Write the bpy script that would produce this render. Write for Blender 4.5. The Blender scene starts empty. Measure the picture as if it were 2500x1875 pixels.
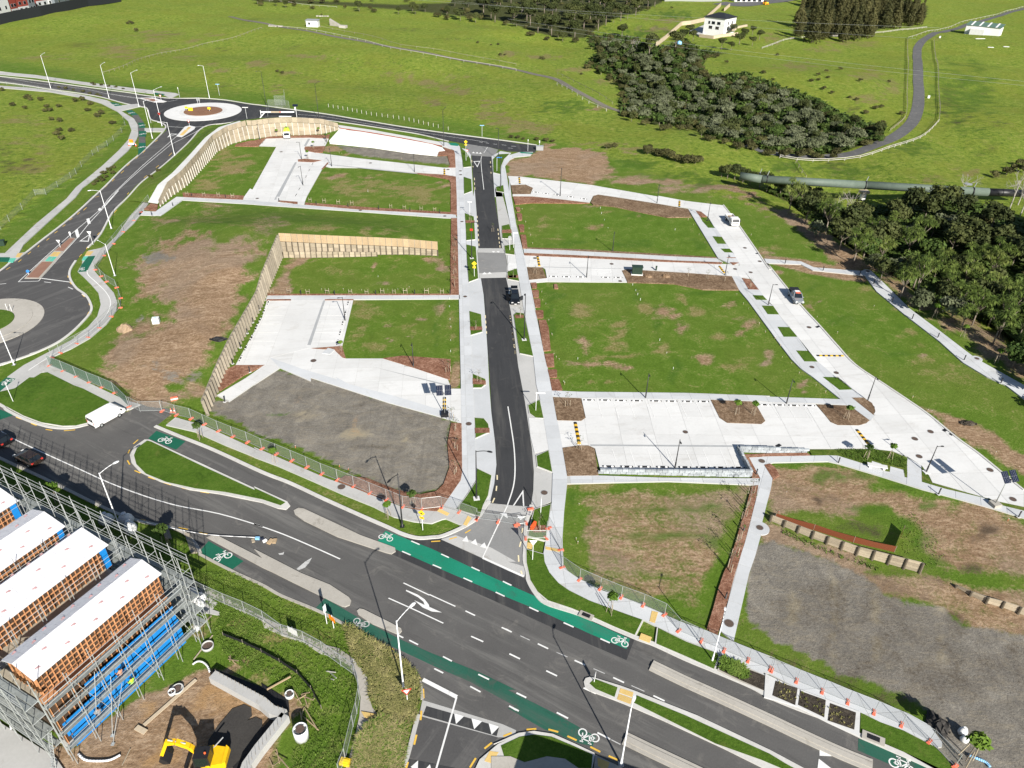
import bpy,bmesh,math,random
import numpy as np
from mathutils import Vector,Matrix,geometry

random.seed(11)
RNG=np.random.default_rng(11)
SC=bpy.context.scene
COL=SC.collection
rad=math.radians

# ------------------------------------------------------------------ camera
CAMZ,FPX,PITCH,ROLL=66.0,1800.0,rad(33.686),rad(1.1817)
_c,_s=math.cos(PITCH),math.sin(PITCH)
_R0=np.array([[1,0,0],[0,_s,_c],[0,_c,-_s]],float)      # rows: right, up, forward
_cr,_sr=math.cos(ROLL),math.sin(ROLL)
ROT=np.array([[_cr,_sr,0],[-_sr,_cr,0],[0,0,1]]) @ _R0
cam_d=bpy.data.cameras.new('camera')
cam_d.sensor_width=36.0
cam_d.lens=FPX/2500*36.0
cam_d.clip_start=1.0
cam_d.clip_end=4000
cam=bpy.data.objects.new('camera',cam_d)
COL.objects.link(cam)
r_,u_,f_=ROT
cam.matrix_world=Matrix(((r_[0],u_[0],-f_[0],0),(r_[1],u_[1],-f_[1],0),(r_[2],u_[2],-f_[2],CAMZ),(0,0,0,1)))
SC.camera=cam

# ------------------------------------------------------------------ sky and sun
SUN_AZ,SUN_EL=rad(112.4),rad(30.2)        # direction in which shadows fall, height of the sun
world=bpy.data.worlds.new('World')
SC.world=world
world.use_nodes=True
wn=world.node_tree
for n in list(wn.nodes):wn.nodes.remove(n)
sky=wn.nodes.new('ShaderNodeTexSky')
sky.sky_type = 'NISHITA'
sky.sun_disc=False
sky.sun_elevation=SUN_EL
sky.sun_rotation=rad(157.6)
sky.air_density=1.0
sky.dust_density=0.6
bg=wn.nodes.new('ShaderNodeBackground')
bg.inputs['Strength'].default_value=0.055
wo=wn.nodes.new('ShaderNodeOutputWorld')
wn.links.new(sky.outputs[0],bg.inputs[0])
wn.links.new(bg.outputs[0],wo.inputs[0])
sun_d=bpy.data.lights.new('sun','SUN')
sun_d.energy=5.0
sun_d.angle=rad(0.5)
sun_d.color=(1.0,0.95,0.86)
sun=bpy.data.objects.new('sun',sun_d)
COL.objects.link(sun)
_dir=Vector((math.cos(SUN_AZ)*math.cos(SUN_EL),math.sin(SUN_AZ)*math.cos(SUN_EL),-math.sin(SUN_EL)))
sun.rotation_euler=_dir.to_track_quat('-Z','Y').to_euler()
sun.location=(40,-90,120)
SC.view_settings.view_transform = 'Standard'
SC.view_settings.look = 'None'
SC.view_settings.gamma=1.0
SC.view_settings.use_curve_mapping=False
SC.view_settings.exposure=0.74
SC.cycles.use_denoising=True
SC.cycles.max_bounces=5
SC.cycles.diffuse_bounces=2
SC.cycles.glossy_bounces=2
SC.cycles.transparent_max_bounces=12

# ------------------------------------------------------------------ survey: photo points to the ground
K=640/2212
TX,TY=(0,620,1240,1860),(0,460,920,1395)
def q(c,r,*v):
    return [(TX[c]+v[i]*K,TY[r]+v[i+1]*K) for i in range(0,len(v),2)]
def q1(c,r,x,y):return (TX[c]+x*K,TY[r]+y*K)
def ray(p):
    return ROT.T @ np.array([(p[0]-1250)/FPX,(937.5-p[1])/FPX,1.0])
def G(p,z=0.0):
    d=ray(p)
    t=(z-CAMZ)/d[2]
    return np.array([d[0]*t,d[1]*t,z])
def project(P):
    P=np.asarray(P,float)
    v=(P-np.array([0,0,CAMZ])) @ ROT.T
    w=np.maximum(v[...,2],1e-3)
    return np.stack([1250+FPX*v[...,0]/w,937.5-FPX*v[...,1]/w],-1)

# site edge: beyond it the land rolls
_edge=np.array([G(p)[:2] for p in [(-900,210),(0,150),(300,200),(620,232),(900,270),(1290,330),(1500,395),(1760,490),(1990,560),(2130,660),(2330,800),(2500,900),(2900,1150)]])
_edge=_edge[np.argsort(_edge[:,0])]
def sstep(a,b,x):
    t=np.clip((x-a)/(b-a),0,1)
    return t*t*(3-2*t)
_gul=np.array([G(p)[:2] for p in [(1300,90),(1480,150),(1600,230),(1720,290),(1900,330),(2120,560),(2300,680),(2500,820),(2800,1000)]])
def seg_dist(x,y,pts):
    d=np.full(np.shape(x),1e9)
    for (ax,ay),(bx,by) in zip(pts[:-1],pts[1:]):
        vx,vy=bx-ax,by-ay
        t=np.clip(((x-ax)*vx+(y-ay)*vy)/(vx*vx+vy*vy+1e-9),0,1)
        d=np.minimum(d,np.hypot(x-ax-t*vx,y-ay-t*vy))
    return d
def H(x,y):
    x=np.asarray(x,float); y=np.asarray(y,float)
    d=y-np.interp(x,_edge[:,0],_edge[:,1])
    m=sstep(2,70,d)
    n=1.6*np.sin(x * .021+y * .013+1)*np.sin(y * .024-x * .006) + .8*np.sin(x * .047+2)*np.sin(y * .043 + .7) + .35*np.sin(x * .11+y * .07)*np.sin(y * .1-x * .05)
    g=seg_dist(x,y,_gul)
    return -0.06+m*(n+1.5*np.sin(x * .036-y * .01 + .6)*np.sin(y * .055+x * .012)*(1-sstep(320,470,y)))-3.2*sstep(6,40,d)*(1-sstep(4,34,g))
def GH(p,dz=0.0):
    d=ray(p)
    t=np.linspace(30,min(1400,CAMZ/max(-d[2],.03)*1.3),900)
    z=CAMZ+d[2]*t-H(d[0]*t,d[1]*t)-dz
    i=int(np.argmax(z<0))
    if z[i]>=0:i=len(t)-1
    i=max(i,1)
    a,b=z[i-1],z[i]
    tt=t[i-1]+(t[i]-t[i-1])*a/(a-b+1e-9)
    return np.array([d[0]*tt,d[1]*tt,CAMZ+d[2]*tt])

# ------------------------------------------------------------------ mesh helpers
class MB:
    def __init__(s):s.v=[]; s.f=[]
    def add(s,vs,fs):
        o=len(s.v)
        s.v+=[tuple(map(float,p)) for p in vs]
        s.f+=[tuple(i+o for i in f) for f in fs]
        return s
    def box(s,c,d,rz=0.0,ax=None):
        hx,hy,hz=d[0]/2,d[1]/2,d[2]/2
        c=np.asarray(c,float)
        if ax is None:
            cr,sr=math.cos(rz),math.sin(rz)
            X,Y,Z=np.array([cr,sr,0]),np.array([-sr,cr,0]),np.array([0,0,1.])
        else:
            X,Y,Z=ax
        P=[c+X*hx*a+Y*hy*b+Z*hz*e for e in (-1,1) for a,b in ((-1,-1),(1,-1),(1,1),(-1,1))]
        return s.add(P,[(3,2,1,0),(4,5,6,7),(0,1,5,4),(1,2,6,5),(2,3,7,6),(3,0,4,7)])
    def beam(s,a,b,w,h,up=(0,0,1)):
        a=np.asarray(a,float); b=np.asarray(b,float)
        X=b-a; L=np.linalg.norm(X)
        if L<1e-6:return s
        X /= L
        Y=np.cross(up,X)
        if np.linalg.norm(Y)<1e-4:Y=np.array([1.,0,0]) if abs(X[0]) < .9 else np.array([0,1.,0])
        Y /= np.linalg.norm(Y)
        Z=np.cross(X,Y)
        return s.box((a+b)/2,(L,w,h),ax=(X,Y,Z))
    def tube(s,a,b,r0,r1=None,n=6,caps=True):
        r1=r0 if r1 is None else r1
        a=np.asarray(a,float); b=np.asarray(b,float)
        X=b-a; L=np.linalg.norm(X)
        if L<1e-6:return s
        X /= L
        Y=np.cross(X,(0,0,1.) if abs(X[2]) < .9 else (1.,0,0)); Y /= np.linalg.norm(Y)
        Z=np.cross(X,Y)
        A=[2*math.pi*i/n for i in range(n)]
        vs=[a+(Y*math.cos(t)+Z*math.sin(t))*r0 for t in A]+[b+(Y*math.cos(t)+Z*math.sin(t))*r1 for t in A]
        fs=[(i,(i+1)%n,n+(i+1)%n,n+i) for i in range(n)]
        if caps:fs+=[tuple(range(n))[::-1],tuple(range(n,2*n))]
        return s.add(vs,fs)
    def path(s,pts,r,n=6):
        for a,b in zip(pts[:-1],pts[1:]):s.tube(a,b,r,r,n)
        return s
    def prism(s,pts,z0,z1,bottom=False):
        pts=[(float(p[0]),float(p[1])) for p in pts]
        n=len(pts)
        tri=geometry.tessellate_polygon([[Vector((p[0],p[1],0)) for p in pts]])
        area=sum(pts[i][0]*pts[(i+1)%n][1]-pts[(i+1)%n][0]*pts[i][1] for i in range(n))
        top=[]
        for t in tri:
            a,b,c=[pts[i] for i in t]
            if (b[0]-a[0])*(c[1]-a[1])-(b[1]-a[1])*(c[0]-a[0])<0:t=t[::-1]
            top.append(tuple(t))
        vs=[(x,y,z1) for x,y in pts]
        fs=list(top)
        if z0 is not None:
            vs+=[(x,y,z0) for x,y in pts]
            for i in range(n):
                j=(i+1)%n
                fs.append((i,n+i,n+j,j) if area>0 else (j,n+j,n+i,i))
            if bottom:fs+=[tuple(n+i for i in t[::-1]) for t in top]
        return s.add(vs,fs)
    def disc(s,c,r,n=16,z0=None):
        return s.prism([(c[0]+r*math.cos(2*math.pi*i/n),c[1]+r*math.sin(2*math.pi*i/n)) for i in range(n)],z0,c[2])
    def lathe(s,prof,n=12,c=(0,0,0)):
        o=len(s.v)
        vs=[(c[0]+r*math.cos(2*math.pi*i/n),c[1]+r*math.sin(2*math.pi*i/n),c[2]+z) for r,z in prof for i in range(n)]
        fs=[(k*n+i,k*n+(i+1)%n,(k+1)*n+(i+1)%n,(k+1)*n+i) for k in range(len(prof)-1) for i in range(n)]
        fs.append(tuple(range(n))[::-1]); fs.append(tuple((len(prof)-1)*n+i for i in range(n)))
        return s.add(vs,fs)
    def loft(s,secs,closed=True,caps=True):
        n=len(secs[0]); vs=[p for c in secs for p in c]
        fs=[(k*n+i,k*n+(i+1)%n,(k+1)*n+(i+1)%n,(k+1)*n+i) for k in range(len(secs)-1) for i in range(n if closed else n-1)]
        if caps:fs+=[tuple(range(n))[::-1],tuple((len(secs)-1)*n+i for i in range(n))]
        return s.add(vs,fs)
    def mesh(s,name,smooth=False):
        me=bpy.data.meshes.new(name)
        me.from_pydata(s.v,[],s.f)
        if smooth:me.polygons.foreach_set('use_smooth',[True]*len(me.polygons))
        me.update()
        return me
    def build(s,name,m,parent=None,smooth=False,kind=None,label=None):
        return put(name,s.mesh(name,smooth),m,parent,kind,label)

def put(name,me,m,parent=None,kind=None,label=None):
    if m is not None and not me.materials:me.materials.append(m)
    o=bpy.data.objects.new(name,me)
    COL.objects.link(o)
    if parent is not None:o.parent=parent
    if kind:o['kind']=kind
    if label:o['label']=label
    return o
def tag(o,label,cat,group=None):
    o['label']=label; o['category']=cat
    if group:o['group']=group
    return o
def thing(name,label,cat,loc=(0,0,0),rz=0.0,group=None):
    o=bpy.data.objects.new(name,None)
    o.empty_display_size=.3
    COL.objects.link(o)
    o.location=[float(v) for v in loc]; o.rotation_euler=(0,0,rz)
    return tag(o,label,cat,group)
def dup(root,loc,rz=0.0,sc=None,label=None,group=None):
    def cp(o,par):
        c=o.copy(); COL.objects.link(c)
        if par is not None:c.parent=par
        for ch in KIDS.get(o.name,()):cp(ch,c)
        return c
    r=cp(root,None)
    r.location=[float(v) for v in loc]; r.rotation_euler=(0,0,rz)
    if sc is not None:r.scale=sc if isinstance(sc,(tuple,list)) else (sc,sc,sc)
    if label:r['label']=label
    if group:r['group']=group
    return r
KIDS={}
def remember(root):
    def rec(o):
        KIDS[o.name]=[c for c in bpy.data.objects if c.parent is o]
        for c in KIDS[o.name]:rec(c)
    rec(root)
    return root

def smooth_path(P,n=6):
    P=[np.asarray(p,float) for p in P]
    if len(P)<3:return P
    out=[]
    for i in range(len(P)-1):
        a,b,c,d=P[max(i-1,0)],P[i],P[i+1],P[min(i+2,len(P)-1)]
        for k in range(n):
            t=k/n
            out.append(.5*((2*b)+(-a+c)*t+(2*a-5*b+4*c-d)*t*t+(-a+3*b-3*c+d)*t**3))
    out.append(P[-1])
    return out
def ribbon(mb,P,w,z0,z1,off=0.0):
    P=[np.asarray(p,float)[:2] for p in P]
    n=len(P)
    N=[]
    for i in range(n):
        t=P[min(i+1,n-1)]-P[max(i-1,0)]
        t /= np.linalg.norm(t)+1e-9
        N.append(np.array([-t[1],t[0]]))
    secs=[]
    for p,m in zip(P,N):
        a,b=p+m*(off-w/2),p+m*(off+w/2)
        secs.append([(a[0],a[1],z0),(b[0],b[1],z0),(b[0],b[1],z1),(a[0],a[1],z1)])
    return mb.loft(secs)
def gp(pts,z=0.0):return [G(p,z) for p in pts]
def pack_pts(pts,z):return [tuple(G(p,z)[:2]) for p in pts]
def slab(name,pts,z,m,parent=None,depth=.18,kind='structure'):
    mb=MB().prism(pack_pts(pts,z),z-depth if depth else None,z)
    return mb.build(name,m,parent,kind=None if parent is not None else kind)
def clip(poly,a,b):
    out=[]
    n=len(poly)
    sd=lambda p:(b[0]-a[0])*(p[1]-a[1])-(b[1]-a[1])*(p[0]-a[0])
    for i in range(n):
        p,r=poly[i],poly[(i+1)%n]
        sp,sr_=sd(p),sd(r)
        if sp>=0:out.append(p)
        if sp*sr_<0:
            t=sp/(sp-sr_)
            out.append((p[0]+(r[0]-p[0])*t,p[1]+(r[1]-p[1])*t))
    return out
def parea(p):return abs(sum(p[i][0]*p[(i+1)%len(p)][1]-p[(i+1)%len(p)][0]*p[i][1] for i in range(len(p))))/2
def paved(name,pts,z,m,mj,dirp,du=4.0,dv=4.0,gap=.03,depth=.2,minarea=.35):
    """a concrete surface: a base slab with separate cast panels lying on it, joints left open between them"""
    P=pack_pts(pts,z)
    base=MB().prism(P,z-depth,z - .02).build(name,mj,kind='structure')
    a,b=G(dirp[0],z)[:2],G(dirp[1],z)[:2]
    U=(b-a)/np.linalg.norm(b-a); V=np.array([-U[1],U[0]])
    loc=[np.array([(np.array(p)-a) @ U,(np.array(p)-a) @ V]) for p in P]
    lo,hi=np.min(loc,0),np.max(loc,0)
    LP=[tuple(p) for p in loc]
    if sum(LP[i][0]*LP[(i+1)%len(LP)][1]-LP[(i+1)%len(LP)][0]*LP[i][1] for i in range(len(LP)))<0:LP=LP[::-1]
    TRI=[[LP[i] for i in t] for t in geometry.tessellate_polygon([[Vector((*p,0)) for p in LP]])]
    TRI=[t if (t[1][0]-t[0][0])*(t[2][1]-t[0][1])>(t[1][1]-t[0][1])*(t[2][0]-t[0][0]) else t[::-1] for t in TRI]
    i0,i1=math.floor(lo[0]/du),math.ceil(hi[0]/du)
    j0,j1=math.floor(lo[1]/dv),math.ceil(hi[1]/dv)
    for i in range(i0,i1):
        for j in range(j0,j1):
            x0,x1,y0,y1=i*du+gap/2,(i+1)*du-gap/2,j*dv+gap/2,(j+1)*dv-gap/2
            mb=MB(); ar=0
            for c in TRI:
                for e in (((x0,y0),(x1,y0)),((x1,y0),(x1,y1)),((x1,y1),(x0,y1)),((x0,y1),(x0,y0))):
                    c=clip(c,*e)
                    if len(c)<3:break
                if len(c)<3 or parea(c)<1e-4:continue
                ar+=parea(c); W=[a+U*p[0]+V*p[1] for p in c]
                mb.add([(p[0],p[1],z) for p in W],[tuple(range(len(W)))])
            if ar>minarea:mb.build('panel',m,base)
    return base
# ------------------------------------------------------------------ materials
class NT:
    def __init__(s,name):
        s.m=bpy.data.materials.new(name); s.m.use_nodes=True
        s.t=s.m.node_tree; s.n=s.t.nodes
        s.b=s.n['Principled BSDF']
        s.b.inputs['Specular IOR Level'].default_value=.25
    def new(s,ty,**k):
        n=s.n.new(ty)
        for a,b in k.items():setattr(n,a,b)
        return n
    def l(s,a,b):s.t.links.new(a,b)
    def coord(s,sc=None):
        c=s.new('ShaderNodeTexCoord').outputs['Object']
        if sc:
            mp=s.new('ShaderNodeMapping'); mp.inputs['Scale'].default_value=sc
            s.l(c,mp.inputs['Vector']); c=mp.outputs[0]
        return c
    def noise(s,scale,det=5,rough=.6,vec=None,dist=0):
        n=s.new('ShaderNodeTexNoise'); n.inputs['Scale'].default_value=scale; n.inputs['Detail'].default_value=det
        n.inputs['Roughness'].default_value=rough; n.inputs['Distortion'].default_value=dist
        s.l(vec if vec is not None else s.coord(),n.inputs['Vector'])
        return n.outputs['Fac']
    def ramp(s,fac,stops):
        r=s.new('ShaderNodeValToRGB'); e=r.color_ramp.elements
        while len(e)<len(stops):e.new(.5)
        for el,(p,c) in zip(e,stops):el.position=p; el.color=(*c,1)
        s.l(fac,r.inputs[0]); return r.outputs[0]
    def mix(s,fac,a,b,mode='MIX'):
        n=s.new('ShaderNodeMix',data_type='RGBA',blend_type=mode)
        for sock,v in ((n.inputs[0],fac),(n.inputs[6],a),(n.inputs[7],b)):
            if isinstance(v,(int,float)):sock.default_value=v
            elif isinstance(v,tuple):sock.default_value=(*v,1)
            else:s.l(v,sock)
        return n.outputs[2]
    def math(s,op,a,b=0.0,clamp=False):
        n=s.new('ShaderNodeMath',operation=op); n.use_clamp=clamp
        for sock,v in ((n.inputs[0],a),(n.inputs[1],b)):
            if isinstance(v,(int,float)):sock.default_value=v
            else:s.l(v,sock)
        return n.outputs[0]
    def smooth(s,v,a,b):
        n=s.new('ShaderNodeMapRange',interpolation_type='SMOOTHSTEP')
        s.l(v,n.inputs[0]); n.inputs[1].default_value=a; n.inputs[2].default_value=b
        return n.outputs[0]
    def bump(s,h,strength,dist):
        b=s.new('ShaderNodeBump'); b.inputs['Strength'].default_value=strength; b.inputs['Distance'].default_value=dist
        s.l(h,b.inputs['Height']); s.l(b.outputs[0],s.b.inputs['Normal'])
    def out(s,col,rough=.85,spec=None):
        if isinstance(col,tuple):s.b.inputs['Base Color'].default_value=(*col,1)
        else:s.l(col,s.b.inputs['Base Color'])
        s.b.inputs['Roughness'].default_value=rough
        if spec is not None:s.b.inputs['Specular IOR Level'].default_value=spec
        return s.m

def plain(name,c,rough=.5,metal=0.0,var=.12,scale=3.0,spec=.4,rnd=0.0):
    t=NT(name)
    f=t.noise(scale,4)
    col=t.ramp(f,[(.3,tuple(x*(1-var) for x in c)),(.7,tuple(min(1,x*(1+var)) for x in c))])
    if rnd:
        oi=t.new('ShaderNodeObjectInfo').outputs['Random']
        k=t.math('ADD',t.math('MULTIPLY',oi,2*rnd),1-rnd)
        cc=t.new('ShaderNodeCombineColor')
        for i in range(3):t.l(k,cc.inputs[i])
        col=t.mix(1.0,col,cc.outputs[0],'MULTIPLY')
    t.b.inputs['Metallic'].default_value=metal
    return t.out(col,rough,spec)

def surf(name,c1,c2,big=.08,fine=6.0,grain=.5,bump=.15,rough=.9,rnd=0.0,stain=None,spec=.2,wear=None):
    """ground surfaces: broad mottling, fine grain, optional stains"""
    t=NT(name)
    co=t.coord()
    a=t.noise(big,6,.65,co,.4); b=t.noise(fine,5,.7,co)
    f=t.math('ADD',t.math('MULTIPLY',a,1-grain),t.math('MULTIPLY',b,grain))
    col=t.ramp(f,[(.33,c1),(.67,c2)])
    if stain:
        sfac=t.smooth(t.noise(stain[1],7,.7,co,1.2),stain[2],stain[2] + .12)
        col=t.mix(t.math('MULTIPLY',sfac,stain[3]),col,stain[0])
    if wear:                          # drag marks and wheel tracks running along a direction
        mp=t.new('ShaderNodeMapping'); mp.vector_type = 'TEXTURE'; mp.inputs['Rotation'].default_value=(0,0,wear[0]); mp.inputs['Scale'].default_value=(wear[4] if len(wear)>4 else 14,1,1)
        t.l(co,mp.inputs['Vector'])
        w1=t.smooth(t.noise(wear[3],6,.7,mp.outputs[0],.3),.5,.68)
        col=t.mix(t.math('MULTIPLY',w1,wear[2]),col,wear[1])
        w2=t.smooth(t.noise(wear[3]*1.7,5,.7,mp.outputs[0],.5),.55,.7)
        col=t.mix(t.math('MULTIPLY',w2,wear[2] * .8),col,tuple(x * .6 for x in c1))
    if rnd:
        oi=t.new('ShaderNodeObjectInfo').outputs['Random']
        k=t.math('ADD',t.math('MULTIPLY',oi,2*rnd),1-rnd)
        cc=t.new('ShaderNodeCombineColor')
        for i in range(3):t.l(k,cc.inputs[i])
        col=t.mix(1.0,col,cc.outputs[0],'MULTIPLY')
    if bump:t.bump(b,bump,.05)
    return t.out(col,rough,spec)

M={}
M['asphalt']=surf('asphalt',(.066,.065,.066),(.098,.096,.096),.09,5,.4,.3,.9,stain=((.15,.145,.14),.35,.56,.4),wear=(1.0,(.16,.155,.15),.45,.5))
M['asphalt_old']=surf('asphalt_old',(.083,.081,.08),(.118,.115,.112),.12,6,.4,.3,.9,stain=((.19,.18,.165),.3,.55,.4),wear=(-.52,(.2,.195,.185),.5,.55))
M['asphalt_new']=surf('asphalt_new',(.034,.035,.038),(.052,.053,.056),.12,5,.35,.25,.85,stain=((.09,.087,.083),.25,.57,.5),wear=(1.66,(.10,.097,.092),.5,.6))
M['conc']=surf('concrete_new',(.57,.57,.565),(.67,.67,.665),.12,3,.3,.05,.85,rnd=.05,stain=((.42,.40,.37),.25,.56,.3),wear=(.2,(.44,.42,.39),.22,.7,5))
M['conc_blue']=surf('concrete_path',(.46,.475,.49),(.56,.575,.595),.12,3,.3,.05,.85,rnd=.06,stain=((.38,.37,.35),.25,.56,.35))
M['conc_grey']=surf('concrete_grey',(.38,.38,.37),(.47,.465,.455),.15,4,.35,.08,.9,rnd=.05,stain=((.28,.26,.23),.3,.55,.5))
M['conc_old']=surf('concrete_old',(.34,.32,.285),(.45,.425,.385),.2,4,.4,.1,.9,rnd=.05,stain=((.2,.18,.15),.35,.56,.5))
M['conc_table']=surf('concrete_oxide',(.19,.19,.19),(.25,.25,.248),.2,4,.35,.08,.9,rnd=.04,stain=((.33,.31,.28),.3,.56,.45))
M['joint']=surf('joint_concrete',(.42,.42,.41),(.48,.48,.47),.2,4,.4,0,.95)
M['kerb']=surf('kerb_concrete',(.46,.45,.43),(.60,.59,.565),.3,3,.4,.05,.9,stain=((.3,.28,.25),.5,.56,.4))
M['drain']=surf('drain_grate',(.30,.31,.32),(.40,.41,.42),.5,8,.5,.1,.8)
M['white_paint']=surf('white_road_paint',(.62,.62,.61),(.82,.82,.81),.5,6,.5,0,.7,stain=((.35,.34,.33),1.2,.58,.5))
M['worn_paint']=surf('worn_road_paint',(.36,.36,.36),(.60,.60,.59),.8,7,.6,0,.8,stain=((.12,.12,.12),1.2,.54,.7))
M['yellow_paint']=surf('yellow_road_paint',(.62,.38,.05),(.78,.5,.09),.5,6,.5,0,.7)
M['cream_paint']=surf('cream_road_paint',(.70,.60,.38),(.80,.70,.48),.5,6,.5,0,.7)
M['green_paint']=surf('green_lane_coating',(.008,.17,.1),(.018,.24,.155),.12,6,.4,.1,.8,stain=((.04,.12,.09),.3,.54,.5),wear=(-.52,(.06,.16,.12),.5,.7))
M['green_worn']=surf('worn_green_coating',(.018,.085,.058),(.03,.12,.085),.12,5,.4,.1,.85,stain=((.06,.085,.07),.3,.5,.7),wear=(-.52,(.07,.1,.085),.6,.6))
M['green_dark']=surf('dark_green_coating',(.008,.09,.055),(.015,.13,.08),.2,6,.4,.1,.85,stain=((.03,.06,.05),.4,.56,.5))
M['tactile']=surf('yellow_tactile_paver',(.52,.36,.12),(.68,.49,.2),.4,7,.5,.3,.8,rnd=.1)
M['teal']=surf('turquoise_paver',(.08,.4,.3),(.14,.5,.38),.4,7,.5,.1,.8,rnd=.08)
M['red_paver']=surf('red_brown_paving',(.22,.12,.085),(.3,.17,.125),.5,7,.6,.1,.85)
M['island_brown']=surf('brown_mulch_round',(.15,.075,.045),(.27,.15,.095),.4,6,.6,.4,.95)
def mulch_mat(name,cs):
    t=NT(name); co=t.coord()
    v=t.new('ShaderNodeTexVoronoi'); v.inputs['Scale'].default_value=3.2; t.l(co,v.inputs['Vector'])
    f=t.math('ADD',t.math('MULTIPLY',t.noise(2.2,7,.85,co),.75),t.math('MULTIPLY',t.noise(.25,4,.6,co),.25))
    col=t.ramp(f,[(.34,cs[0]),(.48,cs[1]),(.62,cs[2])])
    col=t.mix(t.smooth(v.outputs['Distance'],.0,.28),tuple(x * .55 for x in cs[0]),col)
    t.bump(t.noise(5,5,.7,co),.6,.15)
    return t.out(col,.95,.1)
M['mulch']=mulch_mat('bark_mulch',((.085,.036,.022),(.21,.1,.063),(.4,.24,.17)))
M['mulch_brown']=mulch_mat('brown_wood_mulch',((.06,.036,.022),(.16,.105,.065),(.34,.245,.165)))
def lawn_mat(name,a,b,c,dry=.25):
    t=NT(name); co=t.coord()
    n1=t.noise(.22,5,.65,co,.5); n2=t.noise(2.3,6,.75,co)
    col=t.ramp(t.math('ADD',t.math('MULTIPLY',n1,.45),t.math('MULTIPLY',n2,.55)),[(.34,a),(.5,b),(.66,c)])
    col=t.mix(t.math('MULTIPLY',t.smooth(t.noise(.5,6,.7,co,.6),.55,.7),dry),col,(.24,.19,.075))
    t.bump(t.noise(4.5,5,.75,co),.7,.12)
    return t.out(col,.95,.1)
M['lawn']=lawn_mat('mown_grass',(.035,.075,.008),(.065,.125,.014),(.1,.16,.025),.2)
M['lawn_dry']=lawn_mat('patchy_grass',(.035,.07,.008),(.085,.13,.02),(.16,.17,.05),.6)
M['timber']=surf('pale_treated_pine',(.27,.225,.165),(.42,.36,.27),.6,5,.5,.15,.85,rnd=.2)
M['timber_old']=surf('weathered_timber',(.20,.175,.14),(.34,.3,.235),.5,4,.5,.2,.9,rnd=.22)
M['timber_pale']=surf('pale_grey_post',(.42,.40,.36),(.55,.525,.48),.6,4,.5,.1,.85,rnd=.06)
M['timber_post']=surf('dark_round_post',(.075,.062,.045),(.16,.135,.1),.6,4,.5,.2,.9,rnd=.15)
M['frame_wood']=surf('orange_framing_pine',(.42,.19,.085),(.58,.30,.15),.8,5,.5,.1,.85,rnd=.15)
M['fence_pine']=surf('new_fence_pine',(.37,.27,.165),(.48,.36,.23),.5,5,.5,.1,.85,rnd=.1)
M['steel']=plain('galvanised_steel',(.42,.44,.44),.45,.3,.12,4,rnd=.1)
M['steel_deck']=plain('scaffold_deck',(.26,.28,.27),.6,.2,.22,2.5,rnd=.15)
M['white_metal']=plain('white_painted_metal',(.74,.75,.77),.4,.0,.05)
M['black_metal']=plain('black_painted_metal',(.018,.018,.02),.45)
M['grey_metal']=plain('grey_painted_metal',(.3,.31,.32),.5)
M['black']=plain('black_rubber',(.014,.014,.015),.8)
M['white']=plain('white_paint',(.78,.78,.78),.35,var=.04)
M['offwhite']=plain('white_render',(.66,.66,.66),.7,var=.07,scale=1)
M['black_paint']=plain('black_car_paint',(.008,.009,.011),.15,spec=.6)
M['brown_paint']=plain('dark_bronze_paint',(.035,.024,.018),.2,spec=.6)
M['silver']=plain('silver_car_paint',(.40,.43,.45),.25,.5,.05,spec=.6)
M['lime']=plain('lime_tank_paint',(.45,.68,.05),.4)
M['hivis']=plain('lime_vest',(.4,.75,.04),.8)
M['orange']=plain('orange_plastic',(.80,.12,.03),.6,var=.15)
M['orange_sign']=plain('orange_sign',(.9,.25,.01),.5)
M['coral']=plain('coral_plastic_block',(.72,.17,.10),.7,var=.15,rnd=.12)
M['red']=plain('red_paint',(.55,.04,.03),.5)
M['yellow']=plain('yellow_sign_face',(.82,.55,.02),.5,var=.06)
M['yellow_rubber']=plain('yellow_hump',(.70,.42,.03),.8)
M['digger']=plain('yellow_machine_paint',(.78,.46,.01),.35,var=.08)
M['blue_wrap']=plain('blue_building_wrap',(.01,.20,.56),.55,var=.14,scale=1.2)
M['blue']=plain('blue_sign',(.03,.2,.6),.5)
M['blue_pale']=plain('pale_blue_sign',(.25,.5,.75),.5)
M['skin']=plain('skin',(.45,.24,.16),.7)
M['navy']=plain('navy_cloth',(.015,.02,.04),.9)
M['grey_cloth']=plain('grey_cloth',(.25,.25,.26),.9)
M['hair']=plain('dark_hair',(.02,.014,.01),.9)
M['pipe_green']=surf('green_pipe_coating',(.085,.115,.092),(.14,.175,.145),.4,3,.4,0,.6,spec=.3)
M['tank']=plain('white_tank_plastic',(.7,.72,.72),.5)
M['soil_pile']=surf('pale_soil',(.24,.17,.11),(.38,.28,.19),.6,4,.5,.4,.95)
M['stone']=surf('grey_stone_facing',(.20,.225,.25),(.46,.49,.51),1.2,4,.55,.3,.9,rnd=.2)
M['black_cloth_and_shade']=plain('silt_cloth_and_trench_shade',(.012,.012,.014),.7)  # black silt cloth, also used for shade laid flat by the footing walls
M['black_wall']=plain('dark_coloured_wall',(.012,.015,.018),.9)
M['chipseal']=surf('grey_farm_seal',(.085,.085,.088),(.14,.14,.14),.3,5,.5,.2,.95,stain=((.26,.25,.22),.5,.55,.5))
M['track']=surf('farm_track_gravel',(.13,.12,.1),(.2,.185,.15),.3,5,.5,.3,.95)
M['sheet_white']=surf('white_ground_cover',(.74,.74,.73),(.84,.84,.83),.3,3,.4,.1,.8)
M['roof_black']=plain('black_roof_metal',(.02,.022,.026),.6)
M['roof_green']=plain('green_roof_metal',(.10,.17,.13),.5)
M['cladding_red']=plain('red_cladding',(.20,.035,.025),.7)
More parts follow.
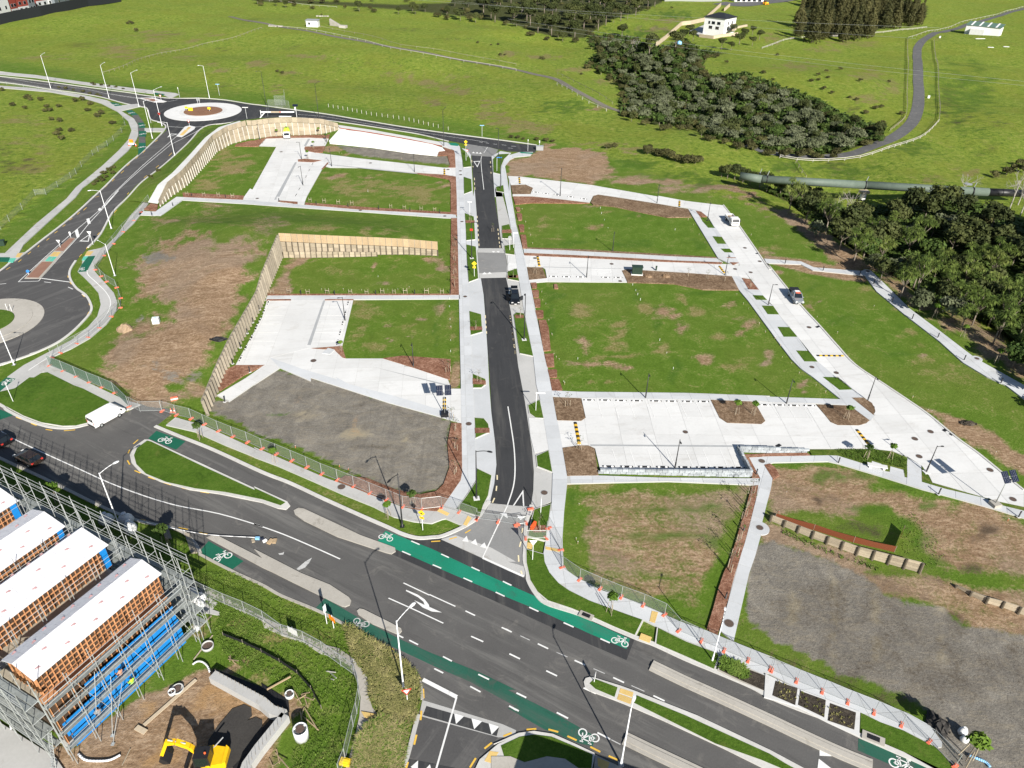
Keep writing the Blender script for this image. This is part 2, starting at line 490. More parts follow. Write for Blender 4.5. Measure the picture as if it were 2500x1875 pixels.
M['cladding_grey']=plain('grey_cladding',(.14,.16,.18),.7)
M['cladding_pale']=plain('pale_grey_cladding',(.42,.43,.45),.7)
M['beige']=surf('beige_block',(.42,.34,.24),(.55,.46,.34),.5,3,.4,.1,.9)
M['solar']=plain('solar_cells',(.012,.016,.035),.2,spec=.7)
M['transformer']=plain('dark_green_cabinet',(.022,.045,.03),.5)
M['iron']=plain('iron_cover',(.10,.07,.055),.7,var=.3,scale=8)
M['red_plastic']=plain('red_silt_fence',(.3,.075,.035),.8,var=.2)
M['glass']=NT('dark_window_glass').out((.012,.016,.02),.06,.8)
M['charred']=surf('black_tracked_sand',(.035,.033,.032),(.06,.056,.052),.5,6,.6,.5,.95)
def mesh_mat(name,c,alpha,sc):
    t=NT(name); co=t.coord()
    w=t.new('ShaderNodeTexNoise'); w.inputs['Scale'].default_value=sc; t.l(co,w.inputs['Vector'])
    t.out(c,.7)
    t.b.inputs['Alpha'].default_value=alpha
    return t.m
M['wire_mesh']=mesh_mat('wire_mesh',(.36,.38,.38),.1,5)
M['shade_mesh']=mesh_mat('green_shade_mesh',(.16,.24,.2),.38,5)
M['orange_mesh']=mesh_mat('orange_mesh',(.21,.065,.03),.75,5)

M['dark_soil']=mulch_mat('dark_garden_soil',((.025,.02,.017),(.05,.042,.034),(.1,.085,.065)))
def leaf_mat(name,cs,trans=.25):
    t=NT(name)
    oi=t.new('ShaderNodeObjectInfo').outputs['Random']
    f=t.math('ADD',t.math('MULTIPLY',t.noise(.55,3,.6),.75),t.math('MULTIPLY',oi,.25))
    col=t.ramp(f,[(.3,cs[0]),(.5,cs[1]),(.72,cs[2])])
    t.out(col,.75,.2)
    return t.m
LEAF={
    'dark': leaf_mat('dark_evergreen_leaf',((.026,.036,.01),(.048,.06,.017),(.078,.088,.026))),
    'brown': leaf_mat('olive_brown_leaf',((.042,.042,.015),(.072,.072,.024),(.11,.105,.036))),
    'silver': leaf_mat('silver_green_leaf',((.058,.07,.032),(.1,.115,.06),(.155,.17,.105))),
    'green': leaf_mat('mid_green_leaf',((.025,.05,.01),(.05,.085,.016),(.085,.12,.025))),
    'palm': leaf_mat('cabbage_tree_leaf',((.045,.075,.014),(.09,.13,.024),(.17,.2,.05))),
    'conifer': leaf_mat('conifer_leaf',((.035,.039,.014),(.068,.067,.024),(.105,.098,.038))),
    'bright': leaf_mat('bright_leaf',((.06,.12,.012),(.1,.17,.02),(.15,.22,.035))),
    'straw': leaf_mat('straw_grass_blade',((.13,.14,.04),(.24,.225,.085),(.36,.31,.15))),
    'flax': leaf_mat('rough_grass_blade',((.065,.12,.014),(.12,.19,.03),(.2,.24,.06))),
}
M['bark']=surf('grey_bark',(.14,.115,.09),(.26,.22,.18),1,5,.5,.3,.95)
M['bark_pale']=surf('pale_bark',(.28,.26,.23),(.42,.39,.35),1,5,.5,.3,.95)
# ------------------------------------------------------------------ ground masks: where soil, gravel, dry grass lie
def poly_sd(P,poly):
    poly=np.asarray(poly,float); n=len(poly)
    d=np.full(len(P),1e9); ins=np.zeros(len(P),bool)
    for i in range(n):
        a,b=poly[i],poly[(i+1)%n]
        v=b-a; w=P-a
        t=np.clip((w @ v)/(v @ v+1e-9),0,1)
        d=np.minimum(d,np.hypot(w[:,0]-t*v[0],w[:,1]-t*v[1]))
        c=((a[1]>P[:,1])!=(b[1]>P[:,1])) & (P[:,0]<(b[0]-a[0])*(P[:,1]-a[1])/(b[1]-a[1]+1e-12)+a[0])
        ins ^=c
    return np.where(ins,d,-d)
MASK=[]
def pm(ch,c,r,soft,w,*v):MASK.append(('p',ch,q(c,r,*v),soft,w))
def pmq(ch,soft,w,pts):MASK.append(('p',ch,pts,soft,w))
def em(ch,c,r,w,*v):
    for i in range(0,len(v),4):
        x,y=q1(c,r,v[i],v[i+1]); MASK.append(('e',ch,(x,y,v[i+2]*K,v[i+3]*K),0,w))
SOIL,DRY,GRAV,BUSH,LUSH,MEAD,DARK,ORNG=range(8)
# the bare lot on the left
pmq(SOIL,30,.95,q(0,1,1420,440,1650,390,2000,470,2130,450,2212,470,2120,690,2040,900,1990,1010,1880,1250,1800,1400,1640,1659)+q(0,2,1700,100,1500,130,1400,330,1180,230,1100,190,1000,60)+q(0,1,900,1560,900,1350,1050,1230,1200,1150,1450,1080,1450,970,1180,930,1210,800,1110,660,1300,600,1250,520))
pm(GRAV,0,1,12,.9,1220,560,1350,525,1500,575,1450,620,1250,620)
em(GRAV,0,1,.75,1180,1100,90,50,1520,1600,160,70,1250,1480,150,40)
pm(SOIL,1,1,10,.45,0,260,180,220,330,300,250,360,0,440)
em(DRY,1,1,.8,420,330,220,36,940,360,60,45,1140,370,90,30,1260,410,50,25,600,330,70,40)
em(DRY,0,1,.7,2100,330,120,60,1650,250,200,60)
em(SOIL,0,1,.6,1800,170,160,50,1350,270,180,40)
# enclosed lot below the timber fence
pm(SOIL,1,1,9,.95,550,570,380,580,290,640,230,740,150,850,110,892,340,885,290,800,330,680,450,600,580,585)
em(SOIL,1,1,.9,1010,655,25,50,1490,605,90,24,1090,800,70,14,1600,640,70,60)
em(DRY,1,1,.55,820,760,80,40,1450,740,120,40,700,690,200,40,1180,650,60,60)
# lot with the two black lamps
em(DRY,1,1,.7,940,1010,90,120,880,1240,80,120,1680,1150,40,200,1300,1180,60,60,1000,1330,100,40)
em(SOIL,1,1,.9,1140,1165,62,26,1395,1100,52,24,1250,1088,32,12,1140,1280,30,16,1310,1260,30,16,1560,1010,70,40)
em(LUSH,1,1,.8,1540,1150,40,250,1200,1400,300,30)
pm(SOIL,1,1,5,.8,1662,1455,1744,1455,1744,1659,1655,1659)
pm(SOIL,1,2,5,.8,1640,-10,1744,-10,1744,95,1665,100)
# upper left lots
em(DRY,0,0,1.0,1950,1400,200,110,1750,1560,120,60,1880,1290,100,40)
em(SOIL,0,0,.5,2000,1450,120,50)
em(DRY,1,0,.9,1000,1570,300,70,1400,1600,200,70,700,1500,140,40)
em(SOIL,1,0,.9,700,1490,80,24,960,1500,50,20,1610,1570,60,30)
em(DRY,1,1,.9,1400,60,200,70,750,30,160,30,900,120,140,30)
pm(GRAV,1,0,6,1.0,700,1230,1000,1250,1540,1315,1630,1310,1650,1390,1300,1360,960,1320,800,1290)
pm(SOIL,1,0,8,.8,560,1240,700,1225,800,1290,640,1300)
# gravel lot by the street corner
pmq(GRAV,5,1.0,q(0,2,1930,205,2212,20)+q(1,2,200,-60,480,5,900,130,1130,215,1590,345,1665,380,1640,560,1650,760,1600,900,1540,955,1300,985,1100,930,700,740,400,600,0,470)+q(0,2,2212,500,1960,370,1700,260,1830,200))
em(DRY,1,2,1.0,880,460,120,90,420,300,110,50,1260,520,60,60)
em(ORNG,1,2,.5,850,370,40,60,870,460,60,40,1640,720,24,30,360,190,60,40)
em(LUSH,1,2,.7,200,320,90,20,350,280,30,18,470,275,20,12)
em(DARK,1,2,.55,900,240,80,40,760,420,200,25,480,430,150,14,1000,600,200,30)
# top brown ground and the track along the bush
pmq(SOIL,8,.95,q(2,0,10,1340,190,1320,320,1230,700,1260,860,1330,850,1400,940,1450,800,1500,690,1555,100,1485,0,1475))
pmq(SOIL,12,.75,q(2,0,800,1500,1000,1490,1300,1560,1800,1640,1950,1690)+q(3,1,0,150,250,240,430,350,700,470,880,590,1080,690,1270,855,1500,1000,1250,1010,950,690,870,690,550,580,480,490,300,310,150,220,0,180)+q(2,1,2000,110,1800,60,1400,30))
pmq(SOIL,9,.9,q(2,1,880,-40,1300,-25,1650,5,1900,30,2060,70,2212,150)+q(3,1,60,200,250,300,430,440,540,590,700,690,900,680,700,470,560,390,430,300,260,215,100,150,0,110)+q(2,1,2080,30,1900,-15,1500,-60,1200,-90,900,-90))
pmq(SOIL,5,1.0,q(3,1,0,560,330,598,560,640,830,685,900,790,700,775,480,735,280,690,100,640,40,620))
pmq(SOIL,16,.75,q(3,1,1450,1000,1800,1100,2050,1250,2212,1420,2300,1659,2150,1600,1900,1430,1650,1250,1430,1080))
em(DRY,3,1,.8,1280,1220,100,50,1300,1330,70,30,900,870,70,30,420,990,50,30,1150,1000,120,30,100,500,90,30)
em(SOIL,3,1,.8,1370,1410,60,26,420,990,40,22,30,250,30,18,500,960,30,15,130,720,60,30)
em(LUSH,3,1,.7,650,1130,120,80,1180,1180,60,40,400,850,120,60,1100,1400,200,50)
em(DRY,3,1,.5,1500,1500,250,80,950,820,160,50,1750,1600,250,80)
# four lots on the right of the street
em(DRY,2,1,.7,830,200,120,20,700,330,80,30,400,430,90,12,300,300,60,80)
em(SOIL,2,1,.7,720,150,60,22,1095,240,26,14,780,320,40,20,700,330,30,16,2160,540,60,50)
em(LUSH,2,1,.9,1100,470,200,60,500,470,150,50,1600,480,100,60,1100,230,150,30)
em(DRY,2,1,.95,900,1130,160,50,950,1230,120,60,900,1320,120,45,1000,1420,250,24,1480,930,60,50,1600,1030,120,50,1750,1250,80,40,620,1050,120,80,1180,1020,70,60,1900,1480,120,40,1300,1350,80,60,870,1640,60,20,690,1640,50,20)
em(SOIL,2,1,.85,1300,1030,70,60,1480,1180,70,70,1640,1450,110,60,1860,980,70,30,2050,1150,90,40,1970,1210,60,26,2190,1440,60,70,640,1330,60,70,800,1480,230,40,1380,1090,80,40)
em(LUSH,2,1,.9,1400,1530,60,140,350,1150,60,200,1700,880,200,40,1080,900,50,90,1250,1150,40,160,400,900,100,60)
em(SOIL,3,2,.8,330,60,80,40,370,125,40,16)
pmq(SOIL,14,.62,q(2,2,620,1000,900,960,1600,1000,2000,900,2050,950,1850,1300,1700,1659,700,1659,620,1350,700,1100))
em(LUSH,2,2,.9,1300,1120,560,32,1250,1340,450,40,1720,1410,60,45,1700,1060,100,50,560,1080,60,140)
pm(DRY,2,2,8,.9,500,895,900,885,830,960,700,990,520,930)
em(DRY,2,2,.9,1500,1120,60,40,1650,1500,120,90,1100,1600,250,40,750,1350,100,40)
pmq(SOIL,14,.5,q(2,2,700,1640,1700,1640)+q(2,3,1600,330,1300,260,900,130,700,60))
em(DRY,2,3,.8,1150,140,200,80,1550,180,60,80)
# lower right: rough soil, gravel pad, spoil
pmq(SOIL,16,.8,q(3,2,20,740,400,740,650,760,1000,900,1350,1050,1700,1080,2212,1200,2400,1300,2400,1659,1600,1659,1400,1500,1350,1250,1200,1150,900,1100,600,1180,100,1160,40,1100))
em(DRY,3,2,.9,700,830,220,60,1000,990,180,60,1300,1130,160,60,300,830,160,60,1450,1380,60,80,1750,1200,200,60)
em(DARK,3,2,.7,500,1060,130,70,270,905,40,40,900,1280,200,60,1900,1300,150,100)
em(DARK,3,2,.85,1720,1600,170,75)
em(LUSH,3,2,.8,250,740,170,22,800,830,300,40,1120,920,230,50,1440,1060,80,60,900,1110,160,60,1250,1250,130,90,1380,1420,120,120,1450,1580,80,60,560,850,150,60)
pmq(SOIL,8,.9,q(3,2,40,1210,300,1340,700,1480,1000,1600,1150,1659,900,1659,600,1580,300,1460,0,1400))
pmq(GRAV,9,1.0,q(3,2,-60,1450,60,1400,300,1450,600,1570)+q(3,3,700,0,950,70,1000,200,1300,260,1500,300,1750,480,2212,560,2600,600,2600,1900,1500,1659,1450,1230,1200,1060,1000,980,650,830,400,720,100,590,0,530)+q(2,3,2212,530,2050,430,2000,300,2040,0))
pmq(SOIL,10,.8,q(3,3,650,-20,1300,20,1700,100,2212,200,2400,240,2400,600,2212,560,1750,480,1500,290,1000,200))
em(DRY,3,3,.6,1500,120,300,40,2000,420,200,60)
em(DARK,3,3,.5,1200,700,1500,700,600,300,700,350)
em(DARK,3,3,.35,500,520,200,60,1250,600,260,120,800,740,200,40,1900,700,200,80,400,1400,60,60)
for sx in (250,600,950,1500):pmq(DRY,7,.32,q(3,3,sx-30,40,sx+25,40,sx+45,760,sx-20,760)); pmq(DRY,9,.7,q(3,3,sx-24,40,sx+25,40,sx+45,760,sx-10,760))
em(ORNG,3,3,.5,1060,140,60,30,1620,1240,40,30,1740,490,60,20)
pmq(SOIL,7,.9,q(3,2,1180,200,1500,290,2000,480,2120,600,2260,690,2260,860,1900,640,1650,490,1400,310))
# the building plot, bottom left
pmq(SOIL,8,1.0,q(0,3,200,1500,640,1480,1100,1100,1650,830,1780,830,2000,900,2212,1150,2212,1800,200,1800))
em(ORNG,0,3,.8,1950,1080,260,120,1450,1330,150,130,1350,1550,200,120,1250,1180,120,60)
em(GRAV,0,3,.5,880,1400,90,30,1300,1390,90,30,700,1480,90,50)
pmq(SOIL,8,.8,q(1,3,0,1150,250,1030,330,1000,420,1150,320,1250,150,1500,300,1659,0,1659))
em(SOIL,0,3,.7,1950,800,160,60,1700,480,120,90,2050,740,120,60)
em(DRY,1,3,.85,150,560,150,70,300,520,140,60,60,900,60,60,640,560,60,40)
em(DRY,0,3,.8,2000,430,80,30,2080,760,90,40,2160,860,80,60)
em(LUSH,1,3,.8,600,950,160,160,600,1450,180,150,300,1600,150,80)
pmq(DRY,9,.55,q(1,2,420,880,560,930,950,1110,1180,1230,1100,1240,800,1120,560,1010))
em(DRY,0,2,.9,1950,600,120,26,2120,680,100,20)
em(SOIL,0,2,.8,1270,280,150,60,820,80,60,16)
# meadow, weeds and the bushland floor
pmq(MEAD,12,1.0,q(0,0,-900,700,0,715,500,790,800,850,1000,980,1030,1100,900,1230,600,1480,350,1659)+q(0,1,0,350,-900,1000))
em(DRY,0,0,1.0,980,430,170,55,1330,290,200,34,1560,490,110,26,300,490,140,30,560,470,60,20,1390,410,60,34,1280,340,90,30,1100,470,80,30,1640,360,90,26,900,330,80,16,1820,300,90,16,2130,540,60,30,1790,540,40,18,1880,590,80,30)
em(DRY,0,0,.85,130,1200,100,40,270,1420,200,60,350,1250,60,120,200,1010,80,40,330,1050,60,40,100,1020,90,26)
em(DARK,0,0,.7,40,1330,90,120,250,1400,80,60,1900,410,120,20,2130,160,60,20)
em(BUSH,0,0,.6,100,1420,130,70,1000,740,140,26,1240,950,10,8)
em(DRY,1,0,.95,1290,660,130,34,1450,700,130,34,1600,735,140,32,1760,775,130,30,1160,625,90,26,560,480,150,20,350,470,120,18,2100,1010,130,60,1950,970,90,60,1500,860,110,36,200,755,80,40,60,540,100,36,1700,640,110,24,2150,460,100,36,300,620,110,22,500,690,90,22,900,1180,10,5,2000,870,120,40)
em(DARK,1,0,.35,1000,560,500,60,400,640,250,40,1900,230,250,30,1000,740,300,40,1550,880,120,50)
em(DRY,2,0,.95,100,1060,230,60,300,1100,120,36,800,1215,240,18,1050,1255,200,20,620,590,250,22,800,690,150,26,300,480,160,20,560,230,250,14,1350,170,200,24,1250,250,170,26)
em(LUSH,2,0,.9,1100,1380,220,50,1400,1480,200,50,1650,1540,160,50,1100,280,300,60,500,900,250,60,1400,130,200,50)
em(DARK,1,0,.3,60,1060,10,10)
em(SOIL,2,0,.7,1230,250,150,24,1030,1290,60,14,760,920,110,24)
em(DRY,3,0,.8,300,560,200,40,900,640,150,60,100,330,100,60,1430,1520,120,50,1750,1450,120,40,1500,330,60,20,900,830,150,50,1100,740,90,60,800,370,300,30,500,420,200,30)
em(LUSH,3,0,.8,1700,800,300,300,700,1450,300,80,1300,1250,200,80,200,1400,180,60)
em(DARK,3,0,.4,1900,1250,220,70,2050,1480,150,60)
em(DARK,3,0,.55,1560,900,60,200,1700,1000,90,70,1900,800,80,60,1650,700,60,60,2000,1050,90,50,300,1440,160,30,600,1400,120,26,420,860,90,40,740,930,90,40)
em(DARK,1,0,.45,700,520,220,24,300,400,160,30,1700,330,200,24,1300,250,200,20,250,560,140,20,1900,640,140,30,500,830,120,24,1300,930,160,24)
em(DARK,0,0,.45,700,380,200,40,500,600,220,30,1500,300,160,24,1900,720,120,30,300,250,160,30,1200,620,160,20)
GULLY=q(2,0,640,555,770,430,720,400,660,345,700,300,900,290,1080,330,1200,400,1300,400,1500,330,1620,420,1850,450,1680,480,1640,560,1720,640,2000,620,2212,700)+q(3,0,350,800,560,900,740,1000,1040,1090,1010,1170,830,1230,620,1300,300,1300,0,1270)+q(2,0,2100,1230,1960,1220,1700,1160,1560,1060,1420,1070,1250,1050,1080,1000,960,980,930,870,970,740,880,660,760,590)
TOPBUSH=q(1,0,0,12,800,50,1300,85,1700,130,2050,170,2212,210)+q(2,0,200,260,380,310,640,320,800,210,900,150,1080,110,1200,60,1300,20,1300,-40,0,-40)+q(1,0,1700,-10,1650,25,1200,40,800,20,0,-20)
RBUSH=q(3,1,0,20,240,120,430,300,700,460,880,580,1080,690,1270,850,1450,960,1640,1040,1900,1140,2080,1270,2212,1400,2700,1900,2700,200,2212,320,2000,200,1650,110,1400,90,930,190,720,210,560,130,300,60)
for P_ in (GULLY,RBUSH,TOPBUSH):MASK.append(('p',BUSH,P_,6,1.0))
for pts_ in (q(3,0,250,290,320,150,360,-40,1050,-40,1400,50,1380,160,1100,200,900,290,600,310),):MASK.append(('p',BUSH,pts_,6,1.0))

def paint(V):
    P=project(V)
    A=np.zeros((len(V),8))
    x,y=V[:,0],V[:,1]; WX=np.zeros(len(V)); WY=np.zeros(len(V)); W_=[]
    rg=np.random.default_rng(5)
    for lam,am in ((9,1.0),(4.6,.8),(2.4,.6)):
        for k in range(4):
            a,ph=rg.uniform(0,6.28),rg.uniform(0,6.28,2); s=(x*math.cos(a)+y*math.sin(a))*6.28/lam
            WX+=am*np.sin(s+ph[0]+1.3*np.sin(y/lam*2.1)); WY+=am*np.sin(s * .9+ph[1]+1.3*np.sin(x/lam*2.3))
    WX*=.17; WY*=.17
    for ty,ch,sh,soft,w in MASK:
        if ty == 'p':
            sh=np.asarray(sh); m=(P[:,0]>sh[:,0].min()-40) & (P[:,0]<sh[:,0].max()+40) & (P[:,1]>sh[:,1].min()-40) & (P[:,1]<sh[:,1].max()+40)
            if not m.any():continue
            v=sstep(-soft,soft,poly_sd(P[m],sh)+(WX[m]*soft*1.3 if soft>6 else 0))*w
        else:
            x,y,rx,ry=sh
            m=(abs(P[:,0]-x)<rx*2.2) & (abs(P[:,1]-y)<ry*2.2)
            if not m.any():continue
            v=(1-sstep(.05,1.5,np.hypot((P[m,0]-x)/rx+WX[m],(P[m,1]-y)/ry+WY[m])))*w
        A[m,ch]=np.maximum(A[m,ch],v)
    d=V[:,1]-np.interp(V[:,0],_edge[:,0],_edge[:,1])
    A[:,DRY]=np.maximum(A[:,DRY],.15)
    A[:,MEAD]=np.maximum(A[:,MEAD],sstep(-4,14,d))
    return A
def with_masks(me):
    V=np.zeros(len(me.vertices)*3); me.vertices.foreach_get('co',V); V=V.reshape(-1,3)
    A=paint(V)
    for k,nm in ((0,'mask_a'),(4,'mask_b')):
        at=me.color_attributes.new(nm,'FLOAT_COLOR','POINT')
        at.data.foreach_set('color',np.ascontiguousarray(A[:,k:k+4],dtype=np.float32).ravel())
    return me

def ground_material():
    t=NT('ground_cover'); co=t.coord()
    a=t.new('ShaderNodeAttribute',attribute_name='mask_a'); b=t.new('ShaderNodeAttribute',attribute_name='mask_b')
    sa,sb=t.new('ShaderNodeSeparateColor'),t.new('ShaderNodeSeparateColor')
    t.l(a.outputs['Color'],sa.inputs[0]); t.l(b.outputs['Color'],sb.inputs[0])
    n_b=t.noise(.045,6,.62,co,.6)          # fields
    n_m=t.noise(.35,7,.68,co,.8)           # patches
    n_f=t.noise(2.6,6,.75,co)               # tufts
    n_x=t.noise(7.0,4,.75,co)
    n_s=t.noise(.9,8,.78,t.coord((.35,1.0,1.0)),1.5)   # scrapes and drags
    mixf=t.math('ADD',t.math('ADD',t.math('MULTIPLY',n_m,.36),t.math('MULTIPLY',n_f,.42)),t.math('MULTIPLY',n_x,.22))
    grass=t.ramp(mixf,[(.34,(.05,.095,.009)),(.5,(.088,.155,.017)),(.64,(.15,.215,.04))])
    n_k=t.noise(.7,6,.8,co,.3)
    mixm=t.math('ADD',t.math('MULTIPLY',n_k,.55),t.math('ADD',t.math('MULTIPLY',n_m,.2),t.math('MULTIPLY',n_f,.25)))
    mead=t.ramp(mixm,[(.38,(.055,.1,.011)),(.46,(.135,.205,.025)),(.53,(.21,.275,.038)),(.62,(.36,.38,.09))])
    mead=t.mix(t.math('MULTIPLY',t.smooth(n_b,.42,.64),.4),mead,(.2,.215,.03))
    grass=t.mix(t.math('MULTIPLY',t.smooth(n_b,.44,.62),.3),grass,(.14,.16,.034))
    col=t.mix(sb.outputs[1],grass,mead)
    lushc=t.ramp(mixf,[(.37,(.03,.075,.008)),(.6,(.08,.155,.018))])
    wob=t.math('ADD',t.math('MULTIPLY',t.math('SUBTRACT',n_m,.5),1.3),t.math('MULTIPLY',t.math('SUBTRACT',n_f,.5),.9))
    def fac(v,lo=.28,hi=.72):
        return t.smooth(t.math('ADD',v,t.math('MULTIPLY',wob,t.math('MULTIPLY',t.smooth(v,0,.25),1.15))),lo - .14,hi + .12)
    lush=t.math('MULTIPLY',fac(sb.outputs[0]),.8)
    col=t.mix(lush,col,lushc)
    straw=t.ramp(t.math('ADD',t.math('MULTIPLY',n_f,.6),t.math('MULTIPLY',n_s,.4)),[(.36,(.13,.115,.035)),(.5,(.22,.18,.075)),(.64,(.36,.29,.16))])
    natural=t.math('MULTIPLY',t.smooth(t.math('ADD',t.math('MULTIPLY',n_m,.6),t.math('MULTIPLY',n_f,.4)),.53,.66),.45)
    col=t.mix(natural,col,straw)
    col=t.mix(t.math('MULTIPLY',fac(sa.outputs[1],.3,.8),.85),col,straw)
    soil=t.ramp(t.math('ADD',t.math('MULTIPLY',n_s,.6),t.math('MULTIPLY',n_f,.4)),[(.36,(.135,.084,.048)),(.49,(.25,.165,.1)),(.6,(.42,.305,.205))])
    soil=t.mix(t.math('MULTIPLY',t.smooth(n_b,.45,.62),.35),soil,(.24,.2,.16))
    col=t.mix(fac(sa.outputs[0]),col,t.mix(lush,soil,lushc))
    grav=t.ramp(t.math('ADD',t.math('MULTIPLY',n_m,.5),t.math('MULTIPLY',n_x,.5)),[(.36,(.11,.1,.087)),(.5,(.185,.17,.147)),(.62,(.28,.26,.225))])
    grav=t.mix(t.math('MULTIPLY',t.smooth(n_s,.47,.62),.5),grav,(.26,.225,.17))
    grav=t.mix(t.math('MULTIPLY',t.smooth(t.noise(.5,7,.75,t.coord((1.0,.12,1.0)),1.0),.5,.62),.35),grav,(.12,.112,.105))
    grav=t.mix(t.math('MULTIPLY',fac(sa.outputs[1],.3,.8),.75),grav,(.33,.285,.2))
    grav=t.mix(lush,grav,lushc)
    col=t.mix(fac(sa.outputs[2],.35,.65),col,grav)
    col=t.mix(t.math('MULTIPLY',fac(b.outputs['Alpha'],.3,.75),.75),col,(.36,.22,.1))
    col=t.mix(t.math('MULTIPLY',fac(sb.outputs[2],.3,.8),.8),col,(.055,.042,.03))
    col=t.mix(t.math('MULTIPLY',fac(a.outputs['Alpha'],.35,.65),.95),col,t.ramp(mixf,[(.38,(.03,.032,.012)),(.6,(.07,.078,.03))]))
    h=t.math('ADD',t.math('MULTIPLY',n_f,.7),t.math('MULTIPLY',n_x,.3))
    h=t.math('ADD',t.math('MULTIPLY',h,t.math('ADD',t.math('MULTIPLY',sb.outputs[1],1.2),.55)),t.math('MULTIPLY',n_k,t.math('MULTIPLY',sb.outputs[1],2.6)))
    t.bump(h,.75,.35)
    return t.out(col,.95,.1)
M['ground']=ground_material()

def axis(lo,a,b,hi,fine,coarse):
    l=list(np.arange(a,b,fine))
    x,st=b,fine
    up=[]
    while x<hi:up.append(x); st=min(coarse,st*1.12); x+=st
    x,st=a,fine; dn=[]
    while x>lo:st=min(coarse,st*1.12); x-=st; dn.append(x)
    return np.array(dn[::-1]+l+up+[hi])
gx=axis(-560,-125,150,820,.9,5.5); gy=axis(-40,30,300,1150,.9,5.0)
XX,YY=np.meshgrid(gx,gy)
ZZ=H(XX,YY)
V_=np.stack([XX.ravel(),YY.ravel(),ZZ.ravel()],1)
nx,ny=len(gx),len(gy)
ii=np.arange(nx*ny).reshape(ny,nx)
F_=np.stack([ii[:-1,:-1],ii[:-1,1:],ii[1:,1:],ii[1:,:-1]],-1).reshape(-1,4)
gm=bpy.data.meshes.new('ground')
gm.vertices.add(len(V_)); gm.vertices.foreach_set('co',V_.ravel())
gm.loops.add(F_.size); gm.loops.foreach_set('vertex_index',F_.ravel().astype(np.int32))
gm.polygons.add(len(F_)); gm.polygons.foreach_set('loop_start',np.arange(0,F_.size,4,dtype=np.int32))
gm.update(calc_edges=True); gm.validate()
gm.polygons.foreach_set('use_smooth',[True]*len(gm.polygons))
with_masks(gm)
put('ground',gm,M['ground'],kind='structure')

# ------------------------------------------------------------------ made ground: banks held up by the timber walls
def resample(P,ts):
    P=np.asarray(P,float)
    u=np.linspace(0,1,len(P))
    return np.stack([np.interp(ts,u,P[:,k]) for k in range(P.shape[1])],1)
def bank(name,A,B,nt,ns,prof,m=None,s0=0.0,s1=1.0,t0=0.0,t1=1.0,lift=0.0,kind='structure',bumps=0.0):
    ts=np.linspace(t0,t1,nt); ss=np.linspace(s0,s1,ns)
    a,b=resample(A,ts),resample(B,ts)
    vs=[]
    for s in ss:
        p=a+(b-a)*s
        p[:,2]=b[:,2]+(a[:,2]-b[:,2])*prof(s)+lift
        if bumps:p[:,2]+=bumps*np.sin(p[:,0] * .9)*np.sin(p[:,1] * .8+p[:,0] * .3)*min(1,6*s)*min(1,4*(1-s))
        vs+=[tuple(x) for x in p]
    fs=[(i*nt+j,i*nt+j+1,(i+1)*nt+j+1,(i+1)*nt+j) for i in range(ns-1) for j in range(nt-1)]
    me=bpy.data.meshes.new(name); me.from_pydata(vs,[],fs)
    me.polygons.foreach_set('use_smooth',[True]*len(fs)); me.update()
    bm=bmesh.new(); bm.from_mesh(me); bmesh.ops.recalc_face_normals(bm,faces=bm.faces)
    if sum(f.normal.z for f in bm.faces)<0:bmesh.ops.reverse_faces(bm,faces=bm.faces)
    bm.to_mesh(me); bm.free()
    if m is None:with_masks(me); m=M['ground']
    return put(name,me,m,kind=kind),(vs,fs)

# wall foot lines (ground), with heights
LW=[G(p) for p in q(0,2,1742,322)+q(0,1,1872,1590,1972,1390,2195,1005)+q(1,1,104,872,236,566)]
LWH=[2.7,2.8,3.0,3.3,4.0,4.6]
W2=[G(p) for p in q(1,1,236,566,640,562,1040,558,1290,556,1552,568)]
W2H=[3.4,2.9,2.3,1.7,1.2]
hA=[.4,1.2,2.3,3.0,3.8,4.4,3.5,2.9,2.1,.3]
A_=[np.array([p[0] - .35,p[1] + .2,h]) for p,h in zip(LW,hA[:6])]+[np.array([p[0],p[1] + .3,h]) for p,h in zip(W2[1:],hA[6:])]
B_=[G(p) for p in q(0,2,1240,250)+q(0,1,470,1490,1000,1090,960,760,930,560,1190,250)+q(1,1,-120,130,500,176,1100,225,1600,262)]
PLAT,platg=bank('raised_lot',A_,B_,90,46,lambda s:1-sstep(.2,1,s),bumps=.06)
from mathutils.bvhtree import BVHTree
_bvh=BVHTree.FromPolygons(platg[0],platg[1])
def on_plat(p):
    d=Vector(ray(p)); h=_bvh.ray_cast(Vector((0,0,CAMZ)),d.normalized())
    return np.array(h[0]) if h[0] is not None else G(p)

NW=[G(p) for p in q(0,1,1350,150)+q(0,0,1440,1659,1570,1570,1700,1430,1830,1280,1950,1215,2110,1170)+q(1,0,0,1172,150,1150,300,1140,450,1138,590,1128,715,1095)]
NWH=[1.6,3.6,4.2,4.6,5.0,5.4,5.6,5.5,5.5,5.5,5.2,4.6,2.0]
NWF=[1.2]+[1.6]*11+[1.3]
NA=[np.array([p[0] - .3,p[1] + .3,h-f]) for p,h,f in zip(NW,NWH,NWF)]
NB=[G(p) for p in q(0,1,1040,100)+q(0,0,1150,1560,1280,1470,1450,1330,1580,1215,1700,1100,1900,1040,2212,992)+q(1,0,120,1003,300,992,440,1000,560,1008,720,1028)]
bank('grass_bank',NA,NB,80,14,lambda s:1-sstep(.25,1,s))
bank('concrete_strip',NA,NB,60,4,lambda s:1-sstep(.25,1,s),M['conc'],.03,.3,0,.5,.06)
# ------------------------------------------------------------------ roads
ZR=0.0
ROADS={}
def road(key,name,pts,m,z=ZR):
    o=slab(name,pts,z,M[m],depth=.12)
    ROADS[key]=o
    return o
